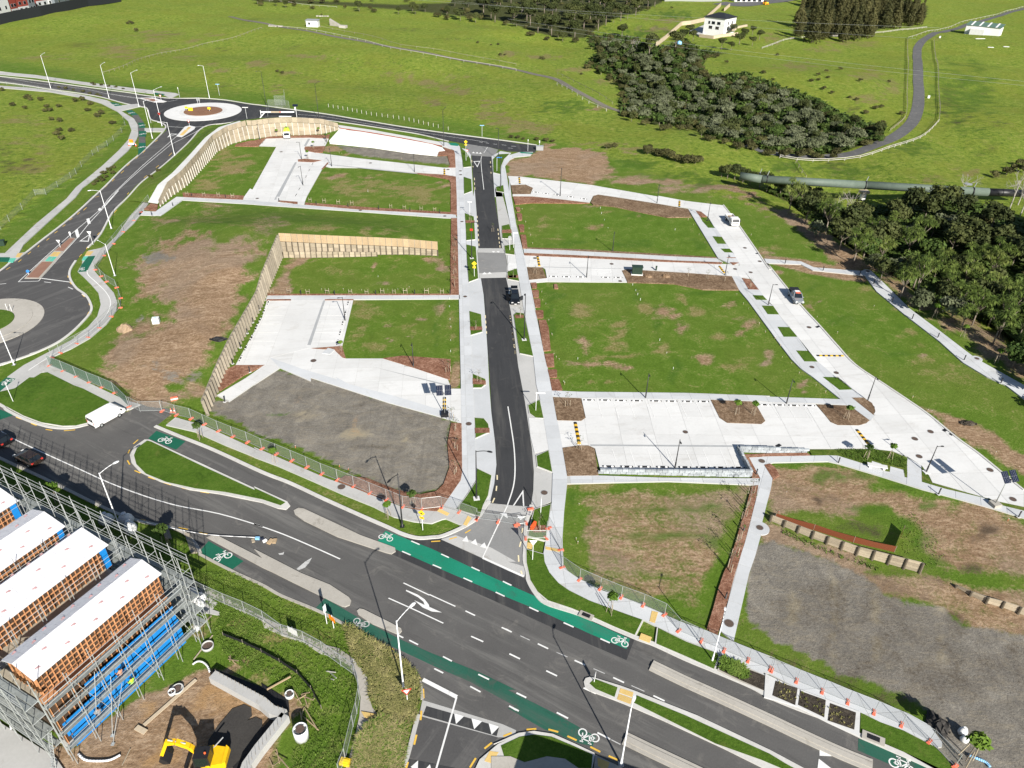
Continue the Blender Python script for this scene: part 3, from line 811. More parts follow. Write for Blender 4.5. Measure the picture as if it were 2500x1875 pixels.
# upper circuit: link road from the far left, ring, northern road
road('west','road',q(0,0,-900,560,0,648,400,695,700,735,900,765,1080,785,1200,805,1430,833,1460,900,1240,912,1180,895,1050,868,900,830,800,805,600,765,420,750,250,725,0,690,-900,610),'asphalt')
road('ring','roundabout_road',q(0,0,1200,815,1430,831,1700,833,1900,848,2100,880,2212,893)+q(1,0,40,905,40,1000)+q(0,0,2100,1007,1900,1036,1720,1067,1610,1180,1405,1102,1400,1075,1340,1025,1270,1000,1238,910),'asphalt_new',.004)
road('north','road',q(1,0,0,889,300,925,600,965,900,1015,1200,1065,1500,1110,1800,1150,2000,1175,2212,1203)+q(2,0,0,1203,240,1226,232,1286,0,1277)+q(1,0,1985,1240,1800,1215,1700,1197,1600,1180,1400,1130,1200,1097,1000,1066,800,1036,560,1006,370,990,200,993,0,1005),'asphalt_new',.008)
road('link','road',q(0,0,1400,1078,1405,1100,1250,1240,1060,1400,900,1560,820,1640)+q(0,1,780,60,600,250,340,450,200,560,100,620,0,700,-500,1050,-500,1700,0,1500,150,1440,300,1385,480,1300,600,1215,700,1120,765,1040,765,980,720,900,640,840,590,760,590,690,640,610,740,500,850,380,950,200,1120,0)+q(0,0,1080,1659,1200,1530,1380,1390,1580,1210,1720,1065),'asphalt',.002)
# the new street up the middle
road('street','street',q(1,2,1988,1070,2030,900,2048,740,2037,560,2005,300,1990,0)+q(1,1,1975,1400,1955,1100,1940,900,1915,757,1885,530,1880,200,1862,0)+q(1,0,1850,1500,1842,1400,1835,1305,2005,1318,2010,1400,2018,1500,2030,1659)+q(1,1,2060,270,2092,505,2125,752,2150,860)+q(2,1,-5,900,25,1050,60,1300,85,1500,115,1659)+q(2,2,140,200,170,400,200,600,217,800,212,960,192,1095),'asphalt_new')
# the wide road across the foreground
FG=q(0,2,-900,40,0,240,100,310,250,385,400,425,530,440,700,420,760,395,1090,290,1190,225,1300,180,1460,300,1310,420,1500,500,1800,620,2212,810)+q(1,2,300,900,600,1040,900,1175,1130,1275,1250,1330,1380,1365,1500,1360,1600,1345,1780,1265,1890,1190,1990,1070)+q(2,2,192,1095,160,1250,140,1450,138,1550,165,1659)+q(2,3,165,80,220,180,310,270,540,345,720,410,900,490,1090,570,1240,625,1500,745,1780,860,2050,975,2212,1065)+q(3,3,300,1160,550,1255,820,1390,1070,1500,1300,1600,1500,1700,1800,1900,900,2300)+q(2,3,900,2300,300,2300)+q(1,3,1180,2000,1260,1659,1300,1560,1350,1370,1390,1200,1425,1080,1410,960,1370,860,1300,780,1200,690,1100,650,950,560,800,480,720,420,520,320,230,200,0,90)+q(0,3,2212,110,1960,0)+q(0,2,1680,1490,1640,1400,1500,1290,1170,1215,900,1115,430,885,0,690,-900,350)
road('main','road',FG,'asphalt_old',-.004)

def mark(key,pts,m='white_paint',z=.012,name='road_marking'):
    if m == 'white_paint': z+=.009
    return MB().prism(pack_pts(pts,z),None,z).build(name,M[m],ROADS[key])
_nl=[0]
def line(key,pts,w=.12,m='white_paint',z=.012,sm=True,name='lane_line'):
    _nl[0]+=1; z+=.0012*(_nl[0]%7)
    P=[G(p,z) for p in pts]
    if sm and len(P)>2:P=smooth_path(P,4)
    mb=MB(); P=[np.asarray(p)[:2] for p in P]
    n=len(P); L=[]; R=[]
    for i in range(n):
        t=P[min(i+1,n-1)]-P[max(i-1,0)]; t /= np.linalg.norm(t)+1e-9
        nn=np.array([-t[1],t[0]])*w/2
        L.append(P[i]+nn); R.append(P[i]-nn)
    vs=[(p[0],p[1],z) for p in R]+[(p[0],p[1],z) for p in L]
    mb.add(vs,[(i,i+1,n+i+1,n+i) for i in range(n-1)])
    return mb.build(name,M[m],ROADS[key])
def dashes(key,c,r,segs,w=.13,m='white_paint',z=.012):
    for i in range(0,len(segs),4):
        line(key,q(c,r,*segs[i:i+4]),w,m,z,False,'dash')

# dark new seal either side of the bright green lane, green cycle lanes
mark('main',q(1,2,1290,1355,1500,1362,1590,1352,1700,1430,1930,1535,2212,1665)+q(2,3,140,60,220,190,310,275,540,350,720,415,900,495,1068,575,1000,748,700,620,300,440,0,300)+q(1,2,1700,1745,1400,1600,1150,1490),'asphalt_new',.002,'seal_patch')
mark('main',q(1,2,1110,1298,1500,1450,1900,1640,1950,1662)+q(2,3,0,108,300,240,700,420,1030,570,1000,655,700,530,300,345,0,222)+q(1,2,1660,1659,1300,1500,1040,1388),'green_paint',.007,'green_cycle_lane')
mark('main',q(1,3,600,228,640,250,900,400,1250,580,1500,690,1900,850,2212,1000)+q(2,3,0,1000,400,1200,745,1395,715,1475,600,1450,300,1330,0,1155)+q(1,3,2212,1140,1820,930,1500,790,1200,650,850,480,720,420,518,312),'green_worn',.007,'green_cycle_lane')
mark('main',q(0,2,1760,1385,2055,1555,1960,1625,1680,1480),'green_dark',.007,'green_cycle_box')
mark('main',q(0,2,1320,455,1565,545,1485,615,1250,520),'green_dark',.007,'green_cycle_box')
mark('main',q(0,2,-60,235,0,275,118,322,0,362,-60,380),'green_dark',.007,'green_cycle_box')
mark('main',q(3,3,815,1410,1000,1480,1300,1615,1420,1665,1600,1760,1300,1760,1150,1659,810,1510),'green_worn',.007,'green_cycle_box')
# raised concrete entry table of the street, and the table half way up
road('table','raised_table',q(1,2,1990,1065,2212,1088)+q(2,2,192,1093,160,1250,140,1450,136,1560,152,1659)+q(2,3,138,50,0,-8)+q(1,2,1930,1530,1580,1372,1600,1350,1780,1265,1890,1190),'conc_table',.02)
mark('table',q(1,2,1990,1065,2212,1088)+q(2,2,192,1093,180,1165,0,1150)+q(1,2,1960,1130),'conc_grey',.03,'ramp')
mark('table',q(1,2,1580,1372,1700,1335,2000,1440,2212,1560)+q(2,2,0,1560,140,1600,150,1659)+q(2,3,138,45,0,-10)+q(1,2,1930,1530),'conc_grey',.026,'ramp')
road('hump','raised_table',q(1,1,1905,757,1888,640,1880,525,1893,505,2100,505,2118,530,2135,640,2140,700,2130,752),'conc_table',.02)
mark('hump',q(1,1,1885,540,1893,505,2098,505,2115,545),'conc_grey',.03,'ramp')
mark('hump',q(1,1,1905,757,1900,715,2130,705,2132,752),'conc_grey',.03,'ramp')
road('table2','raised_table',q(1,0,1780,1212,1985,1242,2060,1262,2040,1300,2005,1322,1830,1310,1800,1260),'conc_table',.02)
for t in ((1,2,1795,1340,1755,1385,1812,1394),(1,2,1870,1368,1828,1400,1888,1424),(1,2,1945,1397,1905,1432,1970,1452),
          (2,2,-70,1150,-10,1150,0,1195),(2,2,75,1165,146,1182,106,1210)):
    mark('table',q(*t),'white_paint',.036,'give_way_triangle')
for t in ((1,1,1925,725,1945,706,1968,724),(1,1,1967,723,1988,704,2010,722)):mark('hump',q(*t),'white_paint',.036,'give_way_triangle')
for t in ((1,1,2005,530,2035,530,2022,541),(1,1,2045,530,2075,530,2062,541)):mark('hump',q(*t),'white_paint',.036,'give_way_triangle')
for t in ((1,0,1838,1292,1853,1280,1866,1293),(1,0,1868,1294,1883,1282,1896,1295),(1,0,1898,1296,1913,1284,1922,1298)):mark('table2',q(*t),'white_paint',.03,'give_way_triangle')
def outline_tri(key,a,b,c,w):
    P=[np.array(G(p,.014)[:2]) for p in (a,b,c)]
    cen=sum(P)/3
    Q=[p+(cen-p)*w for p in P]
    mb=MB()
    for i in range(3):
        j=(i+1)%3
        mb.add([(*P[i],.014),(*P[j],.014),(*Q[j],.014),(*Q[i],.014)],[(0,1,2,3)])
    o=mb.build('give_way_triangle',M['white_paint'],ROADS[key])
    return o
outline_tri('street',*q(2,2,130,952,14,1128,142,1147),.26)
outline_tri('street',*q(1,0,1852,1360,1910,1358,1885,1412),.3)
outline_tri('link',*q(0,1,762,382,668,446,748,449),.3)
outline_tri('link',*q(0,0,1440,1128,1410,1160,1500,1130),.35)
# street lines
line('street',q(1,2,2143,250,2170,420,2195,600,2203,790,2188,930,2140,1080),.16,z=.016)
line('table',q(1,2,2140,1085,2040,1290,1930,1525),.16,z=.042)
line('table',q(1,2,1930,1527,2212,1655)+q(2,3,135,42),.3,z=.042,sm=False)
line('street',q(1,0,1940,1290,1918,1330,1918,1400,1940,1600),.14)
line('street',q(1,0,1972,1240,1940,1290),.14,z=.034)
dashes('street',1,0,[1860,1500,1861,1520,1861,1540,1862,1560,1864,1580,1865,1600,1838,1350,1839,1370,1848,1400,1849,1412,1995,1360,1995,1378,1998,1400,1998,1412,2000,1450,2001,1465],.16,'cream_paint',.036)
dashes('street',1,1,[1883,232,1884,250,1885,268,1886,286,1888,305,1889,325,1890,343,1891,362,1892,383,1893,403,1895,425,1896,445,1898,465,1899,485,2058,340,2060,358,2062,375,2063,393,2066,410,2067,430,2070,448,2071,465,2075,480,2076,500,1952,1070,1953,1095,1955,1115,1956,1140,1958,1160,1959,1180,1962,1205,1963,1225,2162,1075,2163,1095,2168,1122,2170,1145,2173,1170,2175,1192,2182,1218,2183,1240,2190,1265,2191,1290,2195,1315,2196,1340,2203,1370,2205,1395],.17,'cream_paint',.036)
dashes('street',2,1,[18,1078,21,1100,25,1125,28,1145,30,1170,33,1192,38,1217,41,1240,45,1265,48,1290,54,1320,57,1345,61,1372,64,1395],.17,'cream_paint',.036)
dashes('street',1,2,[2052,828,2053,868,2048,920,2044,962],.17,'cream_paint',.036)
line('street',q(1,2,2030,1022,2012,1062),.17,'cream_paint',.014,False)
# northern road lines
line('north',q(1,0,370,965,600,985,900,1035,1200,1085,1500,1130,1970,1200),.14)
dashes('north',1,0,[1900,1198,1930,1202,1960,1207,1985,1210,2020,1215,2050,1218,2090,1222,2130,1226,2170,1232,2212,1236],.16)
dashes('north',2,0,[0,1248,40,1252],.14)
line('west',q(0,0,-300,620,0,648,300,700,700,748,900,790,1160,830,1230,838),.14)
line('west',q(0,0,920,790,1160,825,1280,830),.14)
line('ring',q(0,0,1400,860,1500,842),.14,z=.016)
line('ring',q(0,0,1425,1068,1550,1075),.2,z=.016)
line('ring',q(0,0,1570,1075,1720,1068),.2,z=.016)
# link road: long taper, painted bars, island, kerbside yellow dashes
line('link',q(0,0,1720,1068,1640,1120,1440,1220),.16,z=.016,sm=False)
line('link',q(0,0,1490,1150,1380,1245,1200,1400,1000,1590,930,1659)+q(0,1,860,160),.14)
line('link',q(0,0,1440,1220,1200,1420,1000,1600,950,1659)+q(0,1,850,190),.14)
line('link',q(0,1,1010,0,860,165,740,270,600,385,380,580,155,788),.15,sm=False)
line('link',q(0,1,1000,20,850,190,760,285,650,420,520,560,325,782),.15,sm=False)
line('link',q(0,1,155,788,325,782),.15,sm=False)
for t in ((630,360,655,340,672,405,650,422),(728,258,752,250,766,295,742,303),(826,175,845,162,860,178,838,192)):mark('link',q(0,1,*t),z=.016,name='chevron_bar')
line('link',q(0,1,345,758,590,790),.25,sm=False)
dashes('link',0,1,[372,788,430,796,575,832,615,850,0,808,52,802,690,890,725,915,250,1395,322,1372,0,1480,50,1465],.16)
YD=[835,65,805,75,730,160,705,185,672,200,650,220,610,250,585,268,552,305,528,322,485,360,460,378,415,420,392,438,330,480,318,495,260,535,235,555,180,600,155,620,85,665,52,685,1085,35,1075,50,985,180,965,205,880,318,868,335,842,372,822,392,742,490,728,512,690,555,670,578,635,615,620,635,588,675,583,695,574,735,575,752,590,790,605,808,638,842,665,860,690,890,712,915,735,908,750,925,752,955,756,985,752,1040,735,1070,705,1120,672,1155,612,1210,565,1245,480,1300,440,1322]
dashes('link',0,1,YD,.16,'yellow_paint',.015)
dashes('link',0,0,[1330,1180,1310,1195,1225,1270,1205,1290,1165,1320,1145,1338,1095,1380,1070,1400,1045,1440,1020,1462,965,1510,945,1530,905,1560,885,1580,1240,1480,1215,1500,1340,1395,1315,1415,1450,1290,1425,1315],.16,'yellow_paint',.015)
# foreground lines
line('main',q(0,2,-300,300,0,455,160,545,640,765,1000,925,1430,1070,1850,1155,2212,1262)+q(1,2,0,1240,240,1325,500,1435,727,1537),.16)
dashes('main',1,3,[1262,97,1480,200,1480,195,1700,295,1135,225,1370,330,1370,330,1598,437],.14)
dashes('main',1,3,[1785,333,1866,372,2090,472,2175,512,1832,547,1935,593,2157,695,2240,735,1310,580,1385,618,1595,718,1670,757,1522,820,1597,857,1825,970,1912,1017,1893,868,1983,912,2153,1135,2212,1170,1215,537,1260,560],.16)
dashes('main',1,3,[1768,55,1842,88,2040,175,2115,210,2100,83,2168,115],.16)
dashes('main',2,3,[-20,485,32,512,252,610,340,652,12,695,102,738,562,750,652,790,323,838,415,882,888,895,980,938,638,983,742,1030,1227,1048,1322,1093,72,1025,155,1065,412,1190,508,1240,10,1135,92,1178,237,212,310,245,180,302,258,338,470,432,555,470,780,567,860,603,-20,95,30,118,755,1360,862,1415],.17)
dashes('main',2,3,[105,543,185,580,410,682,503,722,722,820,818,862,1042,963,1152,1012,862,1415,950,1460],.1,'worn_paint')
dashes('main',1,2,[1327,1385,1398,1415,1580,1495,1645,1525,1835,1605,1905,1637,1250,1472,1322,1503,1508,1585,1580,1615],.17)
dashes('main',0,2,[135,340,185,358,262,392,308,410,385,443,442,452,540,455,635,447,1125,565,1165,530,1080,645,1095,615,1075,705,1095,740,1135,790,1185,812,1250,845,1310,865,1385,893,1445,912,1535,935,1605,952,1690,968,1765,980,0,678,45,697,120,735,170,757,265,805,320,830,420,880,475,907,565,948,620,978,725,1030,778,1055,875,1102,930,1130,1015,1162,1075,1190,1162,1203,1225,1212,1345,1240,1415,1252,1505,1272,1585,1288,1680,1310,1750,1330],.17,'yellow_paint')
dashes('main',1,2,[1495,1390,1572,1385,1648,1370,1712,1352,1782,1318,1828,1290],.17,'yellow_paint',.036)
dashes('main',1,3,[1140,635,1185,668,1270,735,1310,778,1370,850,1400,905,1428,990,1432,1070,1413,1175,1406,1255,1372,1378,1352,1462,1300,1608,1285,1659,1945,1495,2008,1445,1822,1655,1872,1575,2105,1390,2175,1362],.18,'yellow_paint')
dashes('main',2,3,[-25,1385,30,1362,157,1335,240,1328,342,1333,425,1355,502,1390,580,1425,695,1480,780,1523,850,1557,925,1590],.18,'yellow_paint')
dashes('main',2,2,[125,1275,118,1318,110,1390,98,1435,88,1505,92,1560,110,1635,120,1665,155,1180,148,1220],.17,'cream_paint',.036)
# left turn arrow, ghosted arrow, ramp teeth of the side road
mark('main',q(1,3,1285,155,1380,195,1440,235,1475,280,1480,300,1587,347,1500,338,1425,305,1352,243,1440,283,1430,255,1385,218,1282,165),z=.013,name='turn_arrow')
mark('main',q(1,2,360,1620,430,1560,490,1525,465,1570,430,1610,375,1632),'worn_paint',.013,'turn_arrow')
mark('main',q(1,2,205,1490,240,1485,255,1475,248,1500,215,1502),'worn_paint',.013,'turn_arrow')
line('main',q(1,3,1425,912,1712,1060),.42,sm=False)
line('main',q(1,3,1710,1060,1625,1360,1538,1665),.17,sm=False)
mark('main',q(1,3,1420,1085,2100,1290,2212,1340,2200,1400,2060,1400,1420,1225,1400,1200),'conc_grey',.006,'side_road_table')
mark('main',q(1,3,1455,1135,2070,1310,2048,1390,1425,1213),'asphalt_new',.010,'ramp')
mark('main',q(1,3,1420,1225,2060,1400,1900,1590,1850,1700,1270,1560,1350,1370),'asphalt',.008,'side_road_seal')
mark('main',q(1,3,1300,1580,1860,1690,1840,1760,1270,1680),'asphalt_new',.012,'ramp')
for t in ((1690,1198,1775,1220,1705,1287),(1835,1238,1925,1265,1858,1331),(1980,1280,2070,1310,2005,1377),(1322,1650,1385,1595,1382,1690),(1440,1675,1485,1628,1500,1690)):mark('main',q(1,3,*t),z=.016,name='give_way_triangle')
for t in ((487,1478,590,1560,487,1555),(480,1580,590,1665,470,1662)):mark('main',q(3,3,*t),z=.016,name='give_way_triangle')

# bicycle symbols
def bike(key,c,r,cx,cy,ax,ay,L,m='white_paint',z=.014):
    """cx,cy symbol centre; ax,ay a photo point in the direction the bicycle points; L its length in metres"""
    o=G(q1(c,r,cx,cy),z)[:2]; a=G(q1(c,r,ax,ay),z)[:2]
    X=(a-o)/np.linalg.norm(a-o); Y=np.array([-X[1],X[0]])
    P=lambda x,y:(*(o+(X*x+Y*y)*L),z)
    mb=MB()
    for wx in (-.28,.28):
        n=14
        vs=[P(wx + .2*math.cos(2*math.pi*i/n),-.12 + .2*math.sin(2*math.pi*i/n)) for i in range(n)]+[P(wx + .145*math.cos(2*math.pi*i/n),-.12 + .145*math.sin(2*math.pi*i/n)) for i in range(n)]
        mb.add(vs,[(i,(i+1)%n,n+(i+1)%n,n+i) for i in range(n)])
    def st(a,b,w=.05):
        a=np.array(a); b=np.array(b); d=(b-a)/np.linalg.norm(b-a); nn=np.array([-d[1],d[0]])*w/2
        mb.add([P(*(a+nn)),P(*(a-nn)),P(*(b-nn)),P(*(b+nn))],[(0,1,2,3)])
    for a,b in (((-.28,-.12),(-.02,-.12)),((-.02,-.12),(.2,.14)),((-.16,.14),(.2,.14)),((-.28,-.12),(-.13,.14)),((-.02,-.12),(-.16,.22)),((.28,-.12),(.17,.26)),((.12,.26),(.27,.28)),((-.24,.22),(-.08,.22))):st(a,b)
    mb.build('bicycle_symbol',M[m],ROADS[key])
bike('main',0,2,1402,530,1460,545,2.3)
bike('main',0,2,1872,1512,1930,1490,2.4)
bike('main',1,2,1120,1347,1180,1365,2.0)
bike('main',1,3,897,445,840,425,2.0,'worn_paint')
bike('main',2,3,950,583,1010,605,2.0)
bike('main',2,3,675,1403,610,1375,2.2,'white_paint')
bike('main',3,3,1185,1625,1240,1650,2.4)

# ------------------------------------------------------------------ kerbs
KERBS=bpy.data.objects.new('kerb',None); COL.objects.link(KERBS); KERBS['kind'] = 'structure'
def kerb(pts,w=.42,off=0.0,z=.12,m='kerb',n=5):
    P=smooth_path([G(p) for p in pts],n)
    mb=MB(); ribbon(mb,P,w,-.15,z,off)
    mb.build('kerb_run',M[m],KERBS)
kerb(q(0,0,-300,575,0,604,300,642),.01)
kerb(q(0,0,-900,552,0,644,400,691,700,731,1080,781,1200,801,1430,829,1700,829,1900,844,2100,876,2212,889)+q(1,0,300,921,600,961,900,1011,1200,1061,1500,1106,1800,1146,2212,1199)+q(2,0,240,1224))
kerb(q(0,0,-900,613,0,693,420,753,800,808,1050,872,1180,899,1240,916,1270,1004,1340,1030,1398,1080,1250,1240,1060,1400,900,1560,815,1640)+q(0,1,600,245,340,447,200,556,100,616,0,696,-300,890))
kerb(q(1,0,1640,1192,1400,1134,1200,1101,1000,1070,800,1040,560,1010,370,994,200,997,0,1009)+q(0,0,2100,1012,1900,1041,1720,1071,1580,1214,1380,1394,1200,1534,1080,1663)+q(0,1,950,204,850,384,742,500),.4)
kerb(q(0,1,640,610,592,690,592,760,642,840,722,900,767,980,767,1040,702,1122,602,1218,482,1303,302,1388,150,1443,0,1494,-300,1610),.42)
kerb(q(0,2,-300,90,0,236,60,283,200,355,350,408,470,432,600,433,735,405,900,345,1090,270))
kerb(q(0,2,1310,418,1500,497,1800,617,2212,806)+q(1,2,300,896,600,1036,900,1171,1130,1271,1250,1327,1380,1362,1500,1357,1600,1342,1780,1262,1892,1185,1950,1100,1985,1050),.5)
kerb(q(2,2,200,1085,165,1200,150,1300,146,1450,142,1550,168,1659)+q(2,3,172,78,226,178,316,267,540,341,720,406,900,486,1090,566,1240,621,1500,741,1780,856,2050,971,2212,1061)+q(3,3,300,1156,550,1251,820,1386,1070,1496,1300,1596,1500,1690),.5)
kerb(q(0,2,1680,1495,1970,1645)+q(0,3,2212,114)+q(1,3,230,204,520,324,720,424,950,564,1100,654,1200,694,1300,784,1366,862,1406,962,1420,1080),.3,z=.08,m='conc_old')
kerb(q(1,3,1388,1210,1345,1375,1295,1562,1255,1659),.4,z=.1,m='conc_grey')
kerb(q(0,2,-300,540,0,686,430,886,900,1116,1170,1216,1500,1290,1640,1400,1690,1490),.4,z=.1,m='conc_old')

# traffic islands, raised on kerbs
def island(name,outer,inner=None,m='kerb',mi='lawn',z=.14):
    o=slab(name,outer,z,M[m],depth=.3)
    if inner:MB().prism(pack_pts(inner,z + .03),z - .05,z + .03).build('planting' if 'lawn' in mi or 'mulch' in mi else 'infill',M[mi],o)
    return o
island('grass_island',q(0,2,1220,528,1130,590,1095,660,1110,725,1180,800,1350,880,1600,950,1850,985,2212,1058)+q(1,2,200,1107,270,1117,305,1085,280,1050,0,922)+q(0,2,2150,940,1700,730,1260,528),q(0,2,1240,537,1155,600,1130,660,1150,735,1230,815,1400,885,1650,940,1900,970,2212,1032)+q(1,2,225,1083,265,1058,0,935)+q(0,2,2150,955,1700,748,1275,545))
island('median_strip',q(1,2,335,1125,375,1103,420,1110,700,1240,900,1335,1150,1425,1190,1440,1195,1470,1160,1492,1110,1480,700,1345,420,1210,345,1155),None,'conc_old')
island('median_strip',q(0,2,1742,1352,1780,1338,1850,1345,2212,1530)+q(1,2,0,1450,400,1655)+q(1,3,640,110,800,215,820,245,808,280,770,297,740,290,300,75,150,0)+q(0,2,2212,1605),None,'conc_old')
island('median_strip',q(1,3,868,330,890,312,925,318,1150,430,1240,478,1248,500,1225,525,1200,522,1000,440,880,360),None,'conc_old')
isl=island('median_island',q(2,3,640,930,655,900,690,890,740,898,950,963,1080,1010,1600,1215,2212,1505)+q(3,3,200,1575,600,1790,300,1790,0,1650)+q(2,3,1800,1480,1300,1250,1000,1122,900,1082,700,1010,650,975),None)
for inner in (q(2,3,690,945,730,905,925,978,900,1058,740,990),q(2,3,1087,1045,1500,1215,2212,1540)+q(3,3,200,1620,400,1730,330,1730,0,1590)+q(2,3,1750,1450,1300,1225,1066,1108)):
    MB().prism(pack_pts(inner,.17),.1,.17).build('planting',M['lawn'],isl)
for a,b in (((950,985,1060,1020,1050,1062,938,1022),0),((936,1030,1048,1072,1035,1120,920,1078),0)):
    MB().prism(pack_pts(q(2,3,*a),.155),.1,.155).build('tactile_paver',M['tactile'],isl)
def separator(pts,w,m='conc_old'):
    P=smooth_path([G(p) for p in pts],4); mb=MB(); ribbon(mb,P,w,-.1,.13); ribbon(mb,P,w * .45,.12,.2)
    return mb.build('lane_separator',M[m],kind='structure')
separator(q(2,3,1210,795,1500,935,1800,1070,2212,1260)+q(3,3,300,1370,650,1530,930,1645),1.3)
separator(q(2,3,985,1410,1200,1515,1550,1680,1800,1800),1.3)
# bulb island at the bottom, in the shade of the building behind the viewer
isl=island('grass_island',q(2,3,-120,1455,0,1402,90,1362,220,1345,380,1370,560,1450,730,1530,735,1560,720,1700,-120,1760)+q(1,3,1850,1700,1905,1585,2060,1455,2140,1420),q(2,3,-60,1470,100,1395,220,1375,370,1395,560,1475,715,1545,705,1659,0,1659),z=.14)
slab('footpath',q(2,3,-140,1560,20,1560,140,1610,330,1560,480,1580,640,1690,600,1850,-140,1850),.2,M['conc_old'])
MB().prism(pack_pts(q(1,3,1990,1515,2065,1525,2010,1620,1945,1600),.155),.1,.155).build('tactile_paver',M['tactile'],isl)
isl=island('median_island',q(2,3,735,1545,930,1640,1060,1700,900,1800,700,1720),None,'conc_old')
MB().prism(pack_pts(q(2,3,755,1570,860,1612,830,1690,760,1640),.155),.1,.155).build('tactile_paver',M['tactile'],isl)
# link road island: two brown planting strips with crossing pads between
isl=island('median_island',q(0,1,205,758,350,612,590,415,640,418,520,555,345,758),None,'conc_old',z=.1)
for t,m in (((222,750,355,618,448,616,325,752),'red_paver'),((462,525,585,420,632,420,535,528),'red_paver'),((420,570,455,535,480,535,448,572),'tactile'),((452,572,484,535,515,535,485,572),'tactile'),((380,612,415,575,445,575,408,614),'teal'),((412,614,449,576,480,575,445,615),'teal')):
    MB().prism(pack_pts(q(0,1,*t),.125),.05,.125).build('paving_pad',M[m],isl)
isl=island('median_island',q(0,0,1160,825,1290,822,1405,855,1380,862,1300,862),None,'conc',z=.1)
MB().prism(pack_pts(q(0,0,1205,830,1285,828,1330,848,1290,856),.12),.05,.12).build('infill',M['red_paver'],isl)
isl=island('median_island',q(0,0,1488,1148,1560,1068,1600,1058,1650,1070,1640,1088,1535,1155),None,'conc',z=.1)
for t in ((1515,1140,1560,1095,1590,1095,1545,1142),(1568,1092,1590,1070,1612,1072,1592,1094)):MB().prism(pack_pts(q(0,0,*t),.12),.05,.12).build('infill',M['tactile'],isl)

# roundabout centres
def ring_isl(c,r_out,r_mid,r_in,mi,mo='conc'):
    o=MB().disc((c[0],c[1],.10),r_out,56,-.1).build('roundabout_island',M[mo],kind='structure')
    MB().disc((c[0],c[1],.16),r_mid,48,0).build('raised_ring',M['conc' if mo == 'conc' else 'conc_old'],o)
    MB().disc((c[0],c[1],.28),r_in,40,0).build('planting',M[mi],o)
    return o
e1=[G(p)[:2] for p in q(0,0,1393,945,2028,945,1710,868,1710,1022)]
C1=np.array([(e1[0][0]+e1[1][0])/2,(e1[2][1]+e1[3][1])/2]); R1=np.linalg.norm(e1[0]-e1[1])/2
ring_isl(C1,R1,R1 * .62,R1 * .5,'island_brown')
def circ3(a,b,c):
    A=np.array([[b[0]-a[0],b[1]-a[1]],[c[0]-a[0],c[1]-a[1]]])*2
    B=np.array([b @ b-a @ a,c @ c-a @ a])
    o=np.linalg.solve(A,B); return o,np.linalg.norm(o-a)
C2,R2=circ3(*[G(p)[:2] for p in q(0,1,60,933,375,1060,0,1305)])
_,r2i=circ3(*[G(p)[:2] for p in q(0,1,40,1012,172,1080,40,1190)])
ring_isl(C2,R2,R2 * .8,max(4.5,R2 * .5),'lawn','conc_old')
# ------------------------------------------------------------------ footpaths, driveways, car parks
ZD,ZP,ZB=.10,.13,.17
MJ=M['joint']
# street edges: kerb channel and parking bays, lying between road and footpath
slab('parking_bay',q(1,0,1755,1250,1800,1262,1830,1308,1836,1400,1842,1500,1850,1659)+q(1,1,1862,0,1878,200,1893,505,1883,530,1903,757,1915,760,1938,900,1953,1100,1973,1400,1985,1659)+q(1,2,2003,300,2035,560,2046,740,2028,900,1988,1070,1930,1120,1885,1185,1700,1110,1868,870,1868,600,1845,0)+q(1,1,1820,1030,1805,780,1783,250,1770,0)+q(1,0,1765,1500),.03,M['conc_blue'])
slab('parking_bay',q(1,0,2005,1318,2012,1400,2020,1500,2032,1659,2100,1659,2085,1470,2090,1400,2120,1340,2170,1290,2080,1275),.03,M['conc_blue'])
slab('parking_bay',q(1,1,2034,0,2062,270,2094,505,2120,530,2138,640,2127,752,2152,860)+q(2,1,-3,900,27,1050,62,1300,87,1500,117,1659)+q(2,2,142,200,172,400,202,600,219,800,214,960,194,1095,185,1180,240,1110,372,1050,378,805,345,610,270,180,240,0)+q(2,1,240,1659,215,1420,140,1050,90,760,60,540,20,300,-60,0),.03,M['conc_grey'])
# footpaths
paved('footpath',q(1,2,1745,0,1750,390,1757,800,1745,870,1600,1080,1700,1112,1760,1040,1870,870,1868,600,1858,330,1845,0)+q(1,1,1820,1030,1805,780,1795,600,1783,250,1770,0)+q(1,0,1765,1500,1755,1310,1740,1240,1715,1215,1650,1205,1560,1190,1690,1270,1695,1300,1700,1415,1703,1490,1710,1659)+q(1,1,1713,220,1720,440,1730,900),ZP,M['conc_blue'],MJ,q(1,1,1760,930,1745,440),3.0,3.2)
paved('footpath',q(1,2,1600,1080,1700,1112,1860,1190,1780,1262,1620,1195,1590,1200,1500,1235,1350,1220,1180,1180,1000,1090,750,990,500,880,200,750,0,675)+q(0,2,2212,700,1900,575,1640,460,1400,405,1480,340,1720,410,2212,635)+q(1,2,0,590,300,720,600,850,850,940,1100,1040,1260,1100,1390,1125,1520,1130),ZP,M['conc_grey'],MJ,q(1,2,0,630,750,965),2.6,3.0)
